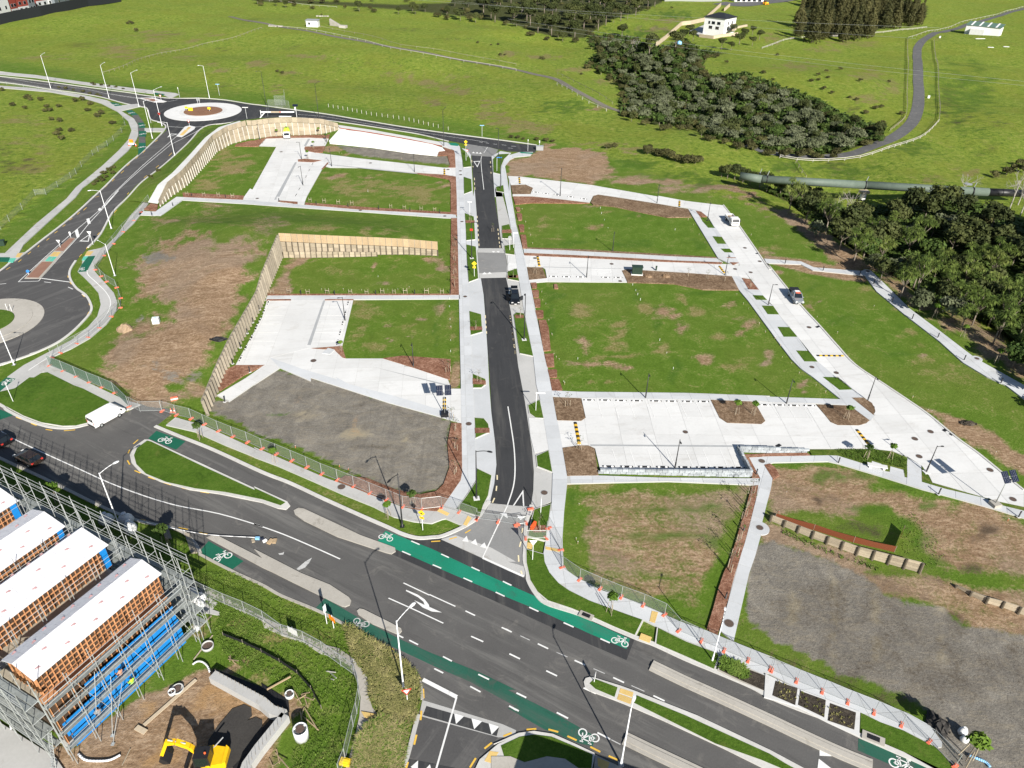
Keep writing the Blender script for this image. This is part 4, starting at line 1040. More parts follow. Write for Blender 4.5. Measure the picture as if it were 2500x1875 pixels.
paved('footpath',q(2,2,270,180,345,610,378,805,370,1060,335,1290,300,1490,310,1560,355,1659)+q(2,3,345,0,420,90,520,160,700,250,1150,412,1250,462,1500,580,1780,690,1800,712,2000,800,2190,888)+q(3,3,0,850,60,860,300,985,500,1070,790,1170,1000,1270,1200,1340,1480,1485,1520,1480,1520,1440,1420,1300,1240,1200,1000,1100,800,1020,560,920,300,820,0,700)+q(2,3,2212,715,1900,590,1700,510,1450,420,1200,310,1000,230,770,150,600,60,510,0)+q(2,2,470,1590,460,1360,475,1130,500,900,500,830,460,590,380,170,355,0)+q(2,1,300,1370,230,1010,185,790,160,665,120,500,70,300,30,70,10,-120)+q(2,0,12,1620,-10,1480,-25,1400,20,1345,60,1325,190,1312,212,1282,100,1282,0,1312)+q(1,0,2120,1340,2090,1400,2085,1470,2100,1659)+q(2,1,-40,0,20,300,60,540,90,760,140,1050,215,1420,240,1659),ZP,M['conc_blue'],MJ,q(2,1,110,500,330,1500),3.0,3.4)
paved('footpath',q(0,1,-300,1860,0,1645,200,1490,400,1385,600,1280,740,1170,820,1080,850,980,830,880,770,810,700,740,655,700,690,640,700,590,745,525,860,500,900,480,980,400,1100,230,1180,150,1290,20,1380,-80,1440,-80,1370,10,1260,110,1210,190,1130,290,1000,410,880,560,790,650,800,700,880,790,960,880,990,960,980,1030,900,1140,760,1260,600,1350,440,1420,420,1480)+q(0,2,870,108,1070,200,1190,232,1090,275,930,215,700,100,470,0)+q(0,1,370,1545,340,1555,180,1660,0,1790,-300,2000),ZP,M['conc_grey'],MJ,q(0,1,200,1500,600,1290),3.0,3.6)
paved('footpath',q(0,0,-900,520,0,605,300,632,700,690,1100,740,1480,785,1510,795,1440,828,1380,800,1080,765,700,712,300,655,0,627,-900,550),ZP,M['conc_grey'],MJ,q(0,0,0,605,700,690),3.0,3.6)
paved('footpath',q(0,0,-900,690,0,722,250,740,500,768,700,800,900,845,1000,890,1160,875,1190,895,1020,935,1130,1000,1180,1080,1400,1080,1380,1110,1180,1110,1150,1180,1080,1270,900,1430,700,1580,640,1659)+q(0,1,450,240,200,470,160,545,230,535,120,615,135,590,-300,600,-300,545,40,545,120,470,300,300,560,85)+q(0,0,640,1580,860,1400,1000,1270,1080,1180,1110,1100,1080,1020,990,940,850,870,700,825,420,775,0,740,-900,720),ZP,M['conc_grey'],MJ,q(0,1,120,500,560,85),3.0,3.6)
paved('footpath',q(0,3,1540,20,1740,130,1900,220,2212,380)+q(1,3,240,460,420,540,600,620,720,650,850,745,930,850,975,930,960,1030,1000,1150,1050,1215,1000,1290,890,1390,870,1540,830,1659,800,1800,720,1800,790,1620,850,1400,890,1220,900,1060,860,900,800,790,700,730,560,690,420,600,240,540,85,470)+q(0,3,2212,420,1900,270,1700,170,1540,90),.05,M['conc_old'],MJ,q(1,3,420,560,600,650),3.0,3.0)
for t in ((1,3,905,1180,1045,1205,1025,1258,930,1225),(2,3,1215,332,1268,345,1240,435,1195,420),(2,3,1125,520,1215,555,1195,602,1105,568),(1,2,1565,1112,1650,1150,1630,1172,1545,1132),(1,2,1805,1170,1835,1190,1795,1255,1765,1245),(2,2,165,1395,215,1405,200,1450,160,1440),(2,2,315,1430,440,1455,440,1478,320,1455),(0,1,150,545,195,545,165,580,130,580),(0,1,735,530,790,530,760,565,715,565)):
    slab('tactile_paver',q(*t),ZP + .03,M['tactile'],depth=.1)
for t,m in (((0,1,85,588,138,588,110,622,68,622),'teal'),((0,1,-300,578,85,580,70,617,-300,610),'green_dark'),((0,1,705,575,745,572,720,608,690,605),'teal'),((0,1,745,572,805,568,732,700,660,705,690,640),'green_dark'),((0,1,-60,1680,55,1595,130,1605,50,1670,-60,1760),'green_dark'),
             ((0,0,925,862,990,868,1030,890,970,895),'green_dark'),((0,0,1062,935,1115,930,1165,968,1110,972),'green_dark'),((0,0,1165,1035,1215,1035,1225,1078,1175,1078),'green_dark'),((0,0,1172,1105,1232,1105,1230,1152,1172,1152),'green_dark'),((0,0,1170,1205,1228,1205,1226,1255,1165,1310),'green_dark'),((0,0,1310,782,1395,795,1370,803,1295,790),'green_dark'),((0,0,1690,1130,1790,1125,1750,1155,1670,1160),'green_paint'),((0,0,1840,1085,1900,1075,1870,1095,1820,1100),'green_paint'),
             ((1,0,1640,1205,1700,1205,1730,1218,1720,1232,1660,1225),'green_paint'),((2,0,95,1281,212,1288,205,1298,110,1292),'green_paint')):
    slab('green_cycle_patch',q(*t),ZP + .025,M[m],depth=.1)
slab('cycle_path',q(0,0,1110,925,1165,968,1215,1035,1228,1205,1232,1250,1168,1310,1170,1180,1160,1040,1110,972,1060,935),ZP + .015,M['asphalt_old'],depth=.1)
ROADS['p1']=slab('cycle_path',q(0,1,735,690,745,730,820,800,890,870,930,940,925,1010,880,1090,780,1190,600,1310,400,1430,240,1535,130,1605,60,1590,200,1490,400,1385,600,1280,740,1170,820,1080,850,980,830,880,770,810,700,740,660,705),ZP + .01,M['asphalt_old'],depth=.1)
ROADS['p1'].data.materials[0]=M['conc_grey']
line('p1',q(0,1,735,690,745,730,820,800,890,870,930,940,925,1010,880,1090,780,1190,600,1310,400,1430,240,1535),.16,z=ZP + .03)
bike('p1',0,1,690,680,700,600,1.7,z=ZP + .04)
bike('p1',0,1,55,1630,110,1600,2.0,z=ZP + .04)
for x,y in ((970,882),(1108,952),(1195,1057),(1203,1130),(1198,1240)):bike('p1',0,0,x,y,x+25,y-4,2.4,z=ZP + .04)
bike('p1',0,0,1738,1142,1765,1138,2.2,z=ZP + .04)

# car park with dashed wheel stops beside the tall timber wall
CP1=paved('car_park',q(1,1,110,945,838,940,745,1328,485,1345,680,1362,775,1435,1085,1435,1350,1515,1635,1610,1655,1659)+q(1,2,1660,100,1745,100,1845,92,1860,340,1752,390,1600,345,1130,215,480,5)+q(1,1,480,1625,215,1512,90,1489,0,1489)+q(0,1,1988,1489,2212,1088),ZD,M['conc'],MJ,q(1,1,130,1420,315,940),4.2,3.8)
slab('driveway_lane',q(1,1,315,940,598,938,440,1332,470,1345,130,1430),ZD + .012,M['conc'],depth=.05)
slab('driveway_lane',q(1,1,130,1425,215,1512,480,1622)+q(1,2,480,5,1130,215,1600,345,1752,390,1640,275,1520,262,1200,165,800,60,690,0)+q(1,1,700,1610,400,1520),ZD + .012,M['conc_blue'],depth=.05)
slab('drain_channel',q(1,1,585,945,602,945,478,1322,450,1322),ZD + .02,M['drain'],depth=.05)
slab('drain_channel',q(1,1,1005,1505,1030,1512,1650,1659,1600,1659),ZD + .02,M['drain'],depth=.05)
paved('footpath',q(1,1,112,902,1735,898,1738,930,98,940),ZP,M['conc_blue'],MJ,q(1,1,112,920,1735,915),3.0,4.0)
paved('footpath',q(0,2,1828,155,2100,-8)+q(1,1,90,1487,217,1514,0,1655)+q(0,2,2212,15,1932,207),ZP,M['conc'],MJ,q(0,2,1830,155,2212,-70),3.0,4.0)
# upper left car park
CP0=paved('car_park',q(1,0,100,1170,235,1165,470,1162,632,1170,600,1230,440,1233,425,1250,432,1272,520,1288,880,1335,1200,1370,1600,1415,1703,1415,1704,1488,1670,1485,1600,1470,1350,1455,900,1415,640,1412,590,1400,500,1560,445,1659)+q(1,1,430,110,425,132,370,130,-120,100)+q(0,1,2040,97,2110,0)+q(0,0,2130,1600)+q(1,0,190,1235,45,1230),ZD,M['conc'],MJ,q(1,1,0,80,190,-420),4.2,4.0)
slab('drain_channel',q(1,0,455,1172,475,1172,440,1232,420,1232),ZD + .02,M['drain'],depth=.05)
slab('drain_channel',q(1,0,345,1370,362,1370,215,1659,192,1659)+q(1,1,190,95,170,95),ZD + .02,M['drain'],depth=.05)
slab('drain_channel',q(1,0,620,1385,1380,1462,1380,1466,620,1390),ZD + .02,M['drain'],depth=.05)
paved('footpath',q(0,1,1180,190,1310,195,1490,70,2212,104)+q(1,1,0,105,370,133,900,180,1700,220,1712,250,1600,246,900,195,0,134)+q(0,1,2212,136,1540,97,1355,229,1170,222),ZP,M['conc_blue'],MJ,q(1,1,0,115,900,185),3.0,4.0)
slab('ground_cover_sheet',q(1,0,720,1090,900,1110,1200,1160,1500,1215,1590,1245,1612,1270,1560,1275,1545,1310,1300,1285,1000,1240,640,1205,632,1188),.25,M['sheet_white'],depth=.4)
slab('concrete_strip',q(1,0,700,1052,1000,1096,1300,1150,1560,1195,1650,1210,1690,1262,1600,1240,1480,1205,1200,1150,900,1105,715,1085),.12,M['conc'],depth=.2)
# right of the street: top lane, long lane, middle lane, lower car park
paved('driveway',q(2,0,0,1485,100,1490,700,1560,1270,1659)+q(2,1,1270,62,1500,105,1820,143,1690,240,1680,235,1630,195,1530,168,1250,125,900,70,760,50,720,60,690,118,450,90,210,65,40,62,40,45,190,36,210,0)+q(2,0,190,1640,150,1555,25,1560),ZD,M['conc'],MJ,q(2,1,300,-20,1500,120),4.2,4.4)
paved('driveway',q(2,1,1820,143,1950,310,2110,540,2212,690)+q(3,1,50,640,220,850,350,1010,480,1150,640,1330,790,1490,1040,1659)+q(3,2,1250,210,1420,330,1650,520,1830,650,2050,830,2212,960,2212,1096,2000,1052,1440,890,1410,830,1350,750,1228,672,1100,625,950,608,850,600,820,408,880,392,935,345,958,290,950,250,860,172,770,103,640,0)+q(3,1,600,1580,470,1460,300,1250,140,1060,40,940,-10,880)+q(2,1,2118,853,1950,640,1900,540,1840,465,1745,330,1690,240),ZD,M['conc'],MJ,q(3,1,50,800,520,1400),4.6,4.6)
paved('driveway',q(2,1,0,565,130,558,190,568,700,590,1300,620,1890,640,1960,650,2040,760,1900,740,1500,710,1010,680,960,690,1005,790,700,788,330,785,185,797,170,770,330,755,315,680,290,663,165,660,85,675,0,690),ZD + .004,M['conc'],MJ,q(2,1,700,590,1300,620),4.4,4.4)
slab('drain_channel',q(2,1,300,660,960,677,960,680,300,665),ZD + .02,M['drain'],depth=.05)
paved('footpath',q(2,1,130,508,500,523,900,545,1400,573,1760,588,1815,622,1770,622,1400,605,1000,582,600,562,135,541),ZP,M['conc_blue'],MJ,q(2,1,500,530,1400,580),3.0,4.0)
FPL=paved('footpath',q(2,1,1520,170,1590,188,1640,275,1690,332,1745,332,1690,240,1845,465,1900,545,1960,640,1890,640,1775,590),ZP + .002,M['conc_blue'],MJ,q(2,1,1520,170,1775,590),3.0,3.0)
paved('footpath',q(2,1,1890,742,1960,742,2040,850,2118,853,2185,940,2212,975)+q(3,1,0,930,95,990,145,1062,230,1170,300,1250,385,1370,470,1460,630,1592,720,1659)+q(3,2,770,103,860,172,960,320,915,370,740,240,440,222,0,212)+q(2,2,2212,206,1700,190,620,178,375,166,370,115,600,125,1500,135,2212,160)+q(3,2,0,165,665,188,430,0)+q(3,1,330,1520,250,1440,120,1270,0,1100)+q(2,1,2212,1200,2030,950,1950,855),ZP + .002,M['conc_blue'],MJ,q(3,1,0,1050,250,1400),3.0,3.0)
CP2=paved('car_park',q(2,2,175,345,300,350,415,367,612,372,657,345,620,180,1710,191,2212,208)+q(3,2,450,228,580,380,640,408,830,408,850,602,400,606,0,599)+q(2,2,1925,592,2037,792,1800,790,780,786,735,602,680,577,600,577,460,596,345,615,225,642,190,500),ZD + .004,M['conc'],MJ,q(2,2,620,178,1710,190),5.0,4.6)
slab('drain_channel',q(2,2,695,570,1900,578,1905,592,700,584),ZD + .02,M['drain'],depth=.05)
paved('footpath',q(2,2,500,836,765,832,1300,850,2050,856,2122,856,2115,912,1350,880,900,890,500,900),ZP,M['conc_blue'],MJ,q(2,2,900,870,1900,880),3.0,4.0)
paved('footpath',q(2,2,2035,680,2130,676,2212,675)+q(3,2,0,672,555,662,640,665,920,752,930,710,1010,735,1018,792,1080,802,1085,755,1195,785,1205,846,1228,850,1225,680,1345,745,1350,886,1550,945,1870,1020,2010,1080,2212,1130,2300,1150,2300,1215,2212,1190,1950,1110,1550,1000,1350,946,1000,836,650,732,560,712,100,722,20,740,90,860,75,950,40,1080,0,1240)+q(2,2,2140,1320,2090,1500,2035,1659)+q(2,3,1990,220,1905,590,1795,500,1870,200,1920,0)+q(2,2,2000,1400,2040,1250,2090,1050,2115,912,2130,855),ZP,M['conc_blue'],MJ,q(2,2,2090,1050,1980,1450),3.0,3.0)
paved('footpath',q(3,1,20,592,330,615,440,665,830,695,880,690,930,700,1250,1015,1500,1200,1800,1430,2212,1659)+q(3,2,2250,90,2300,260,2212,185,2060,70,1900,0)+q(3,1,1700,1470,1500,1290,1200,1060,1080,960,970,870,870,735,430,690,330,640,40,630),ZP,M['conc_blue'],MJ,q(3,1,970,800,1300,1070),3.4,4.0)
for c,r,x,y,rr in ((2,2,2125,1275,1.2),(3,1,1815,1435,.9),(3,1,893,698,.9)):
    p=G(q1(c,r,x,y),ZP); MB().disc((p[0],p[1],ZP + .006),rr,24,0).build('manhole_surround',M['conc_blue'],kind='structure')
# lane edge kerbs
for pts in (q(2,1,1820,143,1950,310,2110,540,2212,690)+q(3,1,50,640,220,850,350,1010,480,1150,640,1330,790,1490,1040,1659)+q(3,2,1250,210,1420,330,1650,520,1830,650,2050,830,2212,960),):
    kerb(pts,.3,-.1,.2)

# planting beds
def bed(pts,m='mulch',z=ZB,name='mulch_bed'):return slab(name,pts,z,M[m],depth=.3)
def edged(pts,m='lawn',z=ZB,name='grass_bed'):
    P=[np.array(p) for p in pack_pts(pts,z)]
    c=sum(P)/len(P)
    o=MB().prism(P,z - .3,z - .025).build(name,M['kerb'],kind='structure')
    Q=[p+(c-p)*min(.25,.16/(np.linalg.norm(c-p)+1e-6)) for p in P]
    MB().prism(Q,z - .06,z).build('planting',M[m],o)
    return o
for t in ((1,2,1858,340,1940,345,1985,395,1990,465,1868,518),(1,2,1885,768,2008,825,1985,1000,1935,1090,1905,1180,1705,1120,1785,1010,1872,880),
          (1,1,1815,1030,1918,1058,1928,1210,1828,1238),(1,1,1778,205,1855,235,1862,290,1868,430,1792,438),
          (1,1,1790,470,1873,488,1893,760,1812,790),(1,0,1770,1490,1835,1510,1840,1612,1772,1637),(1,0,1738,1238,1795,1285,1830,1340,1835,1405,1767,1412),
          (1,1,2090,312,2155,298,2175,350,2178,425,2095,420),(1,1,2110,480,2200,468,2200,560,2120,550),
          (2,1,-8,700,75,672,98,782,0,765),(2,1,48,1062,70,1042,135,1050,215,1415,100,1392,82,1300),(2,2,165,235,270,188,305,350,235,347,180,310),
          (2,2,235,662,345,615,378,805,245,757),(2,2,222,1112,365,1068,340,1290,322,1385,165,1345,188,1225),
          (1,0,2015,1340,2060,1300,2158,1295,2112,1340,2087,1400,2080,1470,2020,1455),(1,0,2040,1575,2105,1560,2113,1622,2044,1612)):
    edged(q(*t))
edged(q(1,1,1843,1560,1958,1605)+q(1,2,1960,60,1920,92,1845,93))
edged(q(2,2,150,1448,298,1490,305,1560,350,1659)+q(2,3,340,0,420,92,520,162,700,252,1000,362,1145,412,1080,542,900,468,720,388,540,318,330,248,240,170,180,70)+q(2,2,150,1560))
edged(q(2,3,1258,470,1500,582,1780,692,1790,715,1750,830,1500,725,1240,605))
edged(q(0,2,245,0,470,0,700,100,930,215,740,388,640,412,530,415,350,385,200,330,60,255,0,200,0,185,110,100)+q(0,1,185,1660,345,1555,395,1548,470,1580) [:0])
slab('lawn',q(0,1,180,1662,350,1555,400,1550,620,1659)+q(0,2,700,98,925,212,740,385,640,410,530,412,350,383,200,327,60,252,-120,150,110,100),.16,M['lawn'])
slab('lawn',q(3,3,835,1190,1000,1272,1200,1345,1480,1490,1700,1760,1500,1690,1100,1470,830,1355),.12,M['lawn'])
for t in ((1,2,1862,430,1988,430,1990,470,1866,475),(1,1,1822,1165,1926,1165,1928,1195,1826,1196),(1,1,1845,1600,1957,1622,1957,1655,1846,1650),(1,1,1783,268,1862,270,1862,290,1785,290),(1,1,2092,350,2172,345,2176,375,2093,375),(2,1,58,1068,130,1065,135,1092,66,1095),(2,1,5,735,85,730,88,752,6,752),(2,2,205,1255,320,1250,318,1310,215,1312),(1,1,2140,735,2212,730,2212,752,2142,755)):
    slab('mulch_bed',q(*t),ZB + .012,M['mulch'],depth=.05)
bed(q(1,2,1665,385,1752,392,1757,800,1745,870,1600,1082,1540,1132,1390,1122,1100,1032,850,935,700,875,770,832,950,852,1200,952,1400,992,1540,962,1600,902,1650,762,1632,560))
bed(q(1,1,485,1347,742,1328,775,1432,745,1425,680,1362)); slab('step_pad',q(1,1,575,1388,625,1345,682,1360,640,1398),ZB + .02,M['conc_blue'],depth=.1)
bed(q(1,1,1088,1432,1250,1410,1660,1440,1655,1605,1635,1608,1350,1513),'mulch')
bed(q(0,1,1988,1490,2212,1489)+q(1,1,90,1488,0,1530)+q(0,2,2060,-20,1860,110,1780,90,1900,-60),'mulch')
bed(q(1,0,430,1236,600,1232,580,1283,520,1288,432,1270,424,1252)); bed(q(1,0,370,1345,430,1338,570,1352,500,1368,372,1362)); bed(q(1,0,592,1402,620,1370,632,1372,600,1408,565,1430))
bed(q(1,0,0,1185,130,1152,300,1144,640,1134,632,1166,470,1160,235,1163,100,1168,40,1230)+q(0,0,2150,1235,1980,1230,2000,1212,2120,1185),'mulch')
bed(q(1,0,1595,1240,1688,1270,1697,1300,1702,1413,1640,1408,1655,1390,1630,1310,1550,1312,1560,1278,1612,1272))
bed(q(1,0,1350,1457,1600,1473,1704,1490,1711,1659)+q(1,1,1713,222,1660,216,1660,0)+q(1,0,1660,1540,1640,1510))
bed(q(1,1,1665,250,1714,250,1730,897,1660,897,1658,600))
bed(q(1,1,432,118,1000,160,1660,200,1660,217,900,178,432,132)); bed(q(1,1,212,100,368,112,368,130,200,110))
bed(q(1,1,115,888,1660,887,1660,899,112,902)); bed(q(1,1,108,934,312,933,312,943,105,945)); bed(q(1,1,598,934,840,933,838,940,598,942))
bed(q(0,1,1540,35,2060,60,2050,95,1545,72)); bed(q(0,1,1210,175,1290,110,1340,110,1320,190),'mulch')
bed(q(2,0,25,1562,150,1557,212,1585,186,1636,40,1636),'mulch_brown')
bed(q(2,1,42,66,210,68,450,93,690,121,600,125,500,122,200,120,62,132))
bed(q(2,1,700,118,722,62,760,52,900,72,1250,127,1520,173,1550,240,1350,243,1150,205,900,152,720,135),'mulch_brown')
bed(q(2,1,170,497,600,512,1100,540,1700,575,1765,582,1760,588,1400,572,900,543,500,521,160,508),'mulch_brown')
bed(q(2,1,135,543,600,564,1000,584,1400,607,1810,622,1800,638,1200,612,700,588,140,563))
bed(q(2,1,160,663,290,666,325,755,178,770),'mulch_brown')
bed(q(2,1,962,692,1010,682,1250,697,1500,712,1890,741,1950,855,1650,852,1400,802,1010,790),'mulch_brown')
bed(q(2,1,1585,188,1630,196,1680,236,1620,236)); bed(q(2,1,1870,622,1950,624,1900,646)); bed(q(2,1,1850,580,1925,582,1920,587,1845,585)); bed(q(2,1,1975,755,2040,765,2118,853,2030,850))
for t in ((2,1,1640,275,1700,278,1747,332,1690,330),(2,1,1727,403,1805,408,1843,467,1770,465),(2,1,1795,507,1870,508,1897,540,1830,538),(2,1,2065,900,2150,902,2187,940,2095,938),(3,1,0,988,95,990,145,1062,50,1060),(3,1,133,1167,230,1170,300,1250,185,1250),(3,1,290,1367,385,1370,470,1460,360,1458),(3,1,515,1590,630,1592,766,1695,655,1698)):
    slab('grass_bed',q(*t),ZB,M['lawn'],depth=.2)
for x0,y0,x1,y1 in ((62,158,105,190),(72,210,120,267),(88,305,138,362),(190,795,245,838),(200,857,262,915),(215,930,275,998),(230,1028,300,1090),(335,1528,415,1590)):
    bed(q(2,1,x0,y0,x1-10,y0-3,x1,y0+8,x1,y1-6,x1-6,y1,x0+16,y1))
bed(q(2,1,105,388,152,390,165,500,125,500)); bed(q(2,1,258,1108,320,1108,345,1180,362,1362,300,1368)); bed(q(2,1,305,1395,385,1392,392,1500,330,1502)); bed(q(2,1,358,1605,430,1608,450,1659)+q(2,2,460,108,372,112,350,0)); bed(q(2,1,388,805,415,805,425,842,392,842))
bed(q(2,2,380,170,616,180,653,345,618,369,415,364),'mulch_brown'); bed(q(2,2,1712,193,2080,208,2172,370,2140,396,1850,386,1787,345),'mulch_brown'); bed(q(2,2,460,598,600,579,680,579,730,602,765,830,500,834),'mulch_brown')
bed(q(3,2,462,232,738,242,908,365,870,392,820,407,640,404,582,380),'mulch_brown'); bed(q(3,2,760,175,858,174,930,220,957,280,943,320),'mulch_brown')
bed(q(2,2,2055,925,2113,914,2088,1050,2038,1250,1998,1400,1917,1659)+q(2,3,1868,200,1772,530,1680,480,1735,300,1780,130,1825,0)+q(2,2,1870,1560,1925,1380,1960,1260,2008,1110),'mulch')
bed(q(2,2,1985,655,2212,645)+q(3,2,385,640,410,660,0,668)+q(2,2,2130,672,2035,678,2125,852,2060,852,2040,780),'mulch')
bed(q(3,2,20,742,70,730,110,760,150,830,95,862),'mulch')
slab('grass_bed',q(3,2,640,612,950,610,1100,628,1226,682,1224,848,1205,842,1195,783,1085,752,1078,800,1020,790,1010,733,930,708,920,750,660,665,420,655,400,612),.12,M['lawn_dry'],depth=.2)
slab('grass_bed',q(3,2,1350,750,1408,832,1438,892,2000,1053,2212,1098,2300,1120,2300,1148,2212,1128,2010,1078,1870,1018,1550,943,1352,884),.11,M['lawn_dry'],depth=.2)
# rain gardens by the lower footpath
RG=slab('rain_garden_walls',q(3,3,30,862,120,905,300,985,540,1075,830,1185,822,1392,560,1270,300,1140,20,1058),.2,M['conc'],depth=.3)
for t in ((115,922,302,985,282,1128,88,1045),(322,1008,540,1085,527,1232,305,1125),(575,1110,795,1190,780,1335,555,1257)):
    slab('soil_bed',q(3,3,*t),.215,M['dark_soil'],depth=.1)
RG2=slab('rain_garden_walls',q(2,3,1790,705,1820,705,2000,800,2200,890,2180,1015,1960,930,1770,840),.14,M['conc_old'],depth=.3)
slab('soil_bed',q(2,3,1800,725,1990,812,2185,885,2165,1005,1960,915,1785,830),.155,M['dark_soil'],depth=.1)
slab('trench_shade',q(0,3,1800,818,2212,975)+q(1,3,60,940,292,1085,300,1185,262,1170,150,1110)+q(0,3,2212,1050,1795,850),.03,M['black_cloth_and_shade'],depth=.08)  # flat black strip painting the trench shade along the upper footing wall
slab('trench_shade',q(1,3,205,1172,262,1168,240,1235,20,1480,-140,1690,-200,1640,-60,1470,60,1330),.035,M['black_cloth_and_shade'],depth=.08)  # painted shade again, inside the corner of the footing walls
slab('concrete_slab',q(0,3,-300,1080,0,1275,470,1570,600,1760,300,1900,-300,1900),.15,M['conc_grey'],depth=.3)
# farm seal and farm track over the rolling land
def drape(name,pts,w,m,lift=.09,n=6):
    P=smooth_path([GH(p) for p in pts],n); nn=len(P); mb=MB(); vs=[]
    for i in range(nn):
        t=P[min(i+1,nn-1)]-P[max(i-1,0)]; t[2]=0; t /= np.linalg.norm(t)+1e-9
        s=np.array([-t[1],t[0],0])
        for k in (-.5,-.17,.17,.5):
            p=P[i]+s*w*k; vs.append((p[0],p[1],float(H(p[0],p[1]))+lift))
    mb.add(vs,[(4*i+j+1,4*i+j,4*i+4+j,4*i+5+j) for i in range(nn-1) for j in range(3)])
    return mb.build(name,M[m],kind='structure')
drape('farm_road',q(2,0,1950,1215)+q(3,0,-60,1250,40,1285,300,1320,600,1318,830,1278,1050,1190,1200,1100,1295,980,1325,800,1318,600,1310,450,1325,385,1400,315,1540,268,1700,222,1900,165,2100,100,2300,60),4.3,'chipseal')
drape('farm_track',q(1,0,-200,140,0,182,250,232,550,280,900,345,1200,405,1500,455,1850,525,2212,590)+q(2,0,200,622,400,668,550,752,700,832,830,900,965,945),3.2,'track')
drape('yard',q(2,0,1780,25,1900,40,2100,25,2300,0,2500,-30),16,'chipseal',.12)
# ------------------------------------------------------------------ parts of the car parks: lines, wheel stops, covers
def pmark(par,pts,w=.1,m='white_paint',z=ZD + .02,name='bay_line'):
    a,b=G(pts[0],z),G(pts[1],z)
    return MB().beam(a,b,w,.006).build(name,M[m],par)
def stops(par,c,r,L,ax,ay,ln=1.7,z=ZD):
    for i in range(0,len(L),2):
        p=G(q1(c,r,L[i],L[i+1]),z); d=G(q1(c,r,L[i]+ax,L[i+1]+ay),z)-p; d /= np.linalg.norm(d)
        s=MB().beam(p-d*ln/2+[0,0,.06],p+d*ln/2+[0,0,.06],.17,.12).build('wheel_stop',M['black'],par)
        for k in (-.3,.3):MB().beam(p+d*(ln*k - .16)+[0,0,.065],p+d*(ln*k + .16)+[0,0,.065],.18,.125).build('reflector_band',M['white'],s)
def covers(par,c,r,L,z,rr=.36):
    for i in range(0,len(L),2):
        p=G(q1(c,r,L[i],L[i+1]),z); mb=MB().disc((p[0],p[1],z + .014),rr,16,z - .02)
        o=mb.build('manhole_cover',M['iron'],par)
        MB().lathe([(rr + .07,0),(rr + .07,.02),(rr + .01,.02),(rr + .01,0)],16,(p[0],p[1],z - .01)).build('cover_rim',M['grey_metal'],o)
for t in ((750,180,797,342),(882,180,935,345),(1015,182,1073,345),(1155,185,1212,347),(1180,185,1240,347),(1310,187,1378,348),(1440,188,1517,352),(1575,190,1653,352),(880,608,937,782),(1028,608,1090,783),(1177,610,1243,787),(1325,612,1395,787),(1350,612,1425,787),(1500,612,1575,787),(1645,612,1722,790),(1790,612,1867,792)):pmark(CP2,q(2,2,*t))
for t in ((75,230,170,375),(210,230,300,377),(340,232,432,377)):pmark(CP2,q(3,2,*t))
stops(CP2,2,2,[685,198,820,199,955,202,1088,204,1250,206,1383,208,1518,209,1650,210,2160,237,850,757,1003,759,1153,760,1305,762,1493,764,1643,766,1793,767,1945,768],40,.6)
stops(CP2,3,2,[25,238,148,240,270,243,400,245],40,.8)
covers(CP2,2,2,[375,474,1497,465],ZD)
DL={o.name:o for o in bpy.data.objects if o.name.startswith('driveway')}
D1_,D2_,D3_=DL['driveway'],DL['driveway.001'],DL['driveway.002']
for t in ((425,683,440,742),(530,685,548,744),(640,688,655,747),(750,690,770,750),(860,692,880,752)):pmark(D3_,q(2,1,*t),.09)
stops(D3_,2,1,[385,744,495,747,612,749,825,752,930,753],40,1.2)
stops(D1_,2,1,[235,33,320,44,415,57,530,72,640,89],40,5.2)
covers(D2_,3,2,[1423,462,1290,522,1327,671,1925,785,2118,1032],ZD,.42)
covers(D2_,3,1,[398,1172,628,1555],ZD,.4)
covers(D2_,2,1,[2000,502,2125,615,2048,708],ZD,.4)
covers(D3_,2,1,[228,588,98,624,875,637,1917,680],ZD,.4)
FPO=[o for o in bpy.data.objects if o.name.startswith('footpath') and o.parent is None]
covers(FPO[0],1,1,[1782,912,1755,280],ZP); covers(FPO[0],1,2,[1812,396],ZP,.42)
covers(FPO[1],1,2,[738,928],ZP,.5)
covers(FPO[2],2,3,[1865,437],ZP,.5); covers(FPO[2],2,2,[307,977],.05,.42)
covers(FPL,3,1,[423,1507,1815,1435,893,698],ZP + .01,.38); covers(FPL,2,2,[2125,1272,2142,710],ZP + .01,.42); covers(FPL,2,1,[947,782],ZD,.36)
covers(CP1,1,1,[502,1453],ZD + .014,.46); covers(CP0,1,0,[230,1281,983,1375,1637,1430,1742,1442,1744,1474],ZD + .03,.42); covers(CP0,1,1,[898,185,1610,233,28,84],ZP,.38)
for p_ in ((2,1,2105,548),(3,1,470,1168),(3,2,1545,450),(3,2,1603,482),(3,2,140,580)):
    p=G(q1(*p_),ZD); MB().box((p[0],p[1],ZD + .01),(.9,.5,.03),.6).build('catchpit_grate',M['black_metal'],D2_)
for k,(a,b) in enumerate((((795,965),(705,1300)),((120,962),(-20,1262)))):
    n_=5
    for i in range(n_):
        x,y=a[0]+(b[0]-a[0])*i/(n_-1),a[1]+(b[1]-a[1])*i/(n_-1)
        stops(CP1,1,1,[x,y],b[0]-a[0],b[1]-a[1],1.7)
stops(CP1,0,1,[2165,1165,2120,1258,2075,1345,2030,1435],-45,90,1.7)
for i in range(5):
    y=1000+i*72; f=(y-945)/385
    pmark(CP1,q(1,1,592-110*f,y,822-95*f,y-1),.08)
    pmark(CP1,q(1,1,100-130*f,y,296-130*f,y),.08)
for i in range(6):
    t=i/5; stops(CP0,1,0,[495-138*t,1385+260*t],-138,260,1.7)
stops(CP0,1,0,[92,1183,75,1205],-17,22,1.5); stops(CP0,1,0,[612,1185,598,1212],-14,27,1.5)
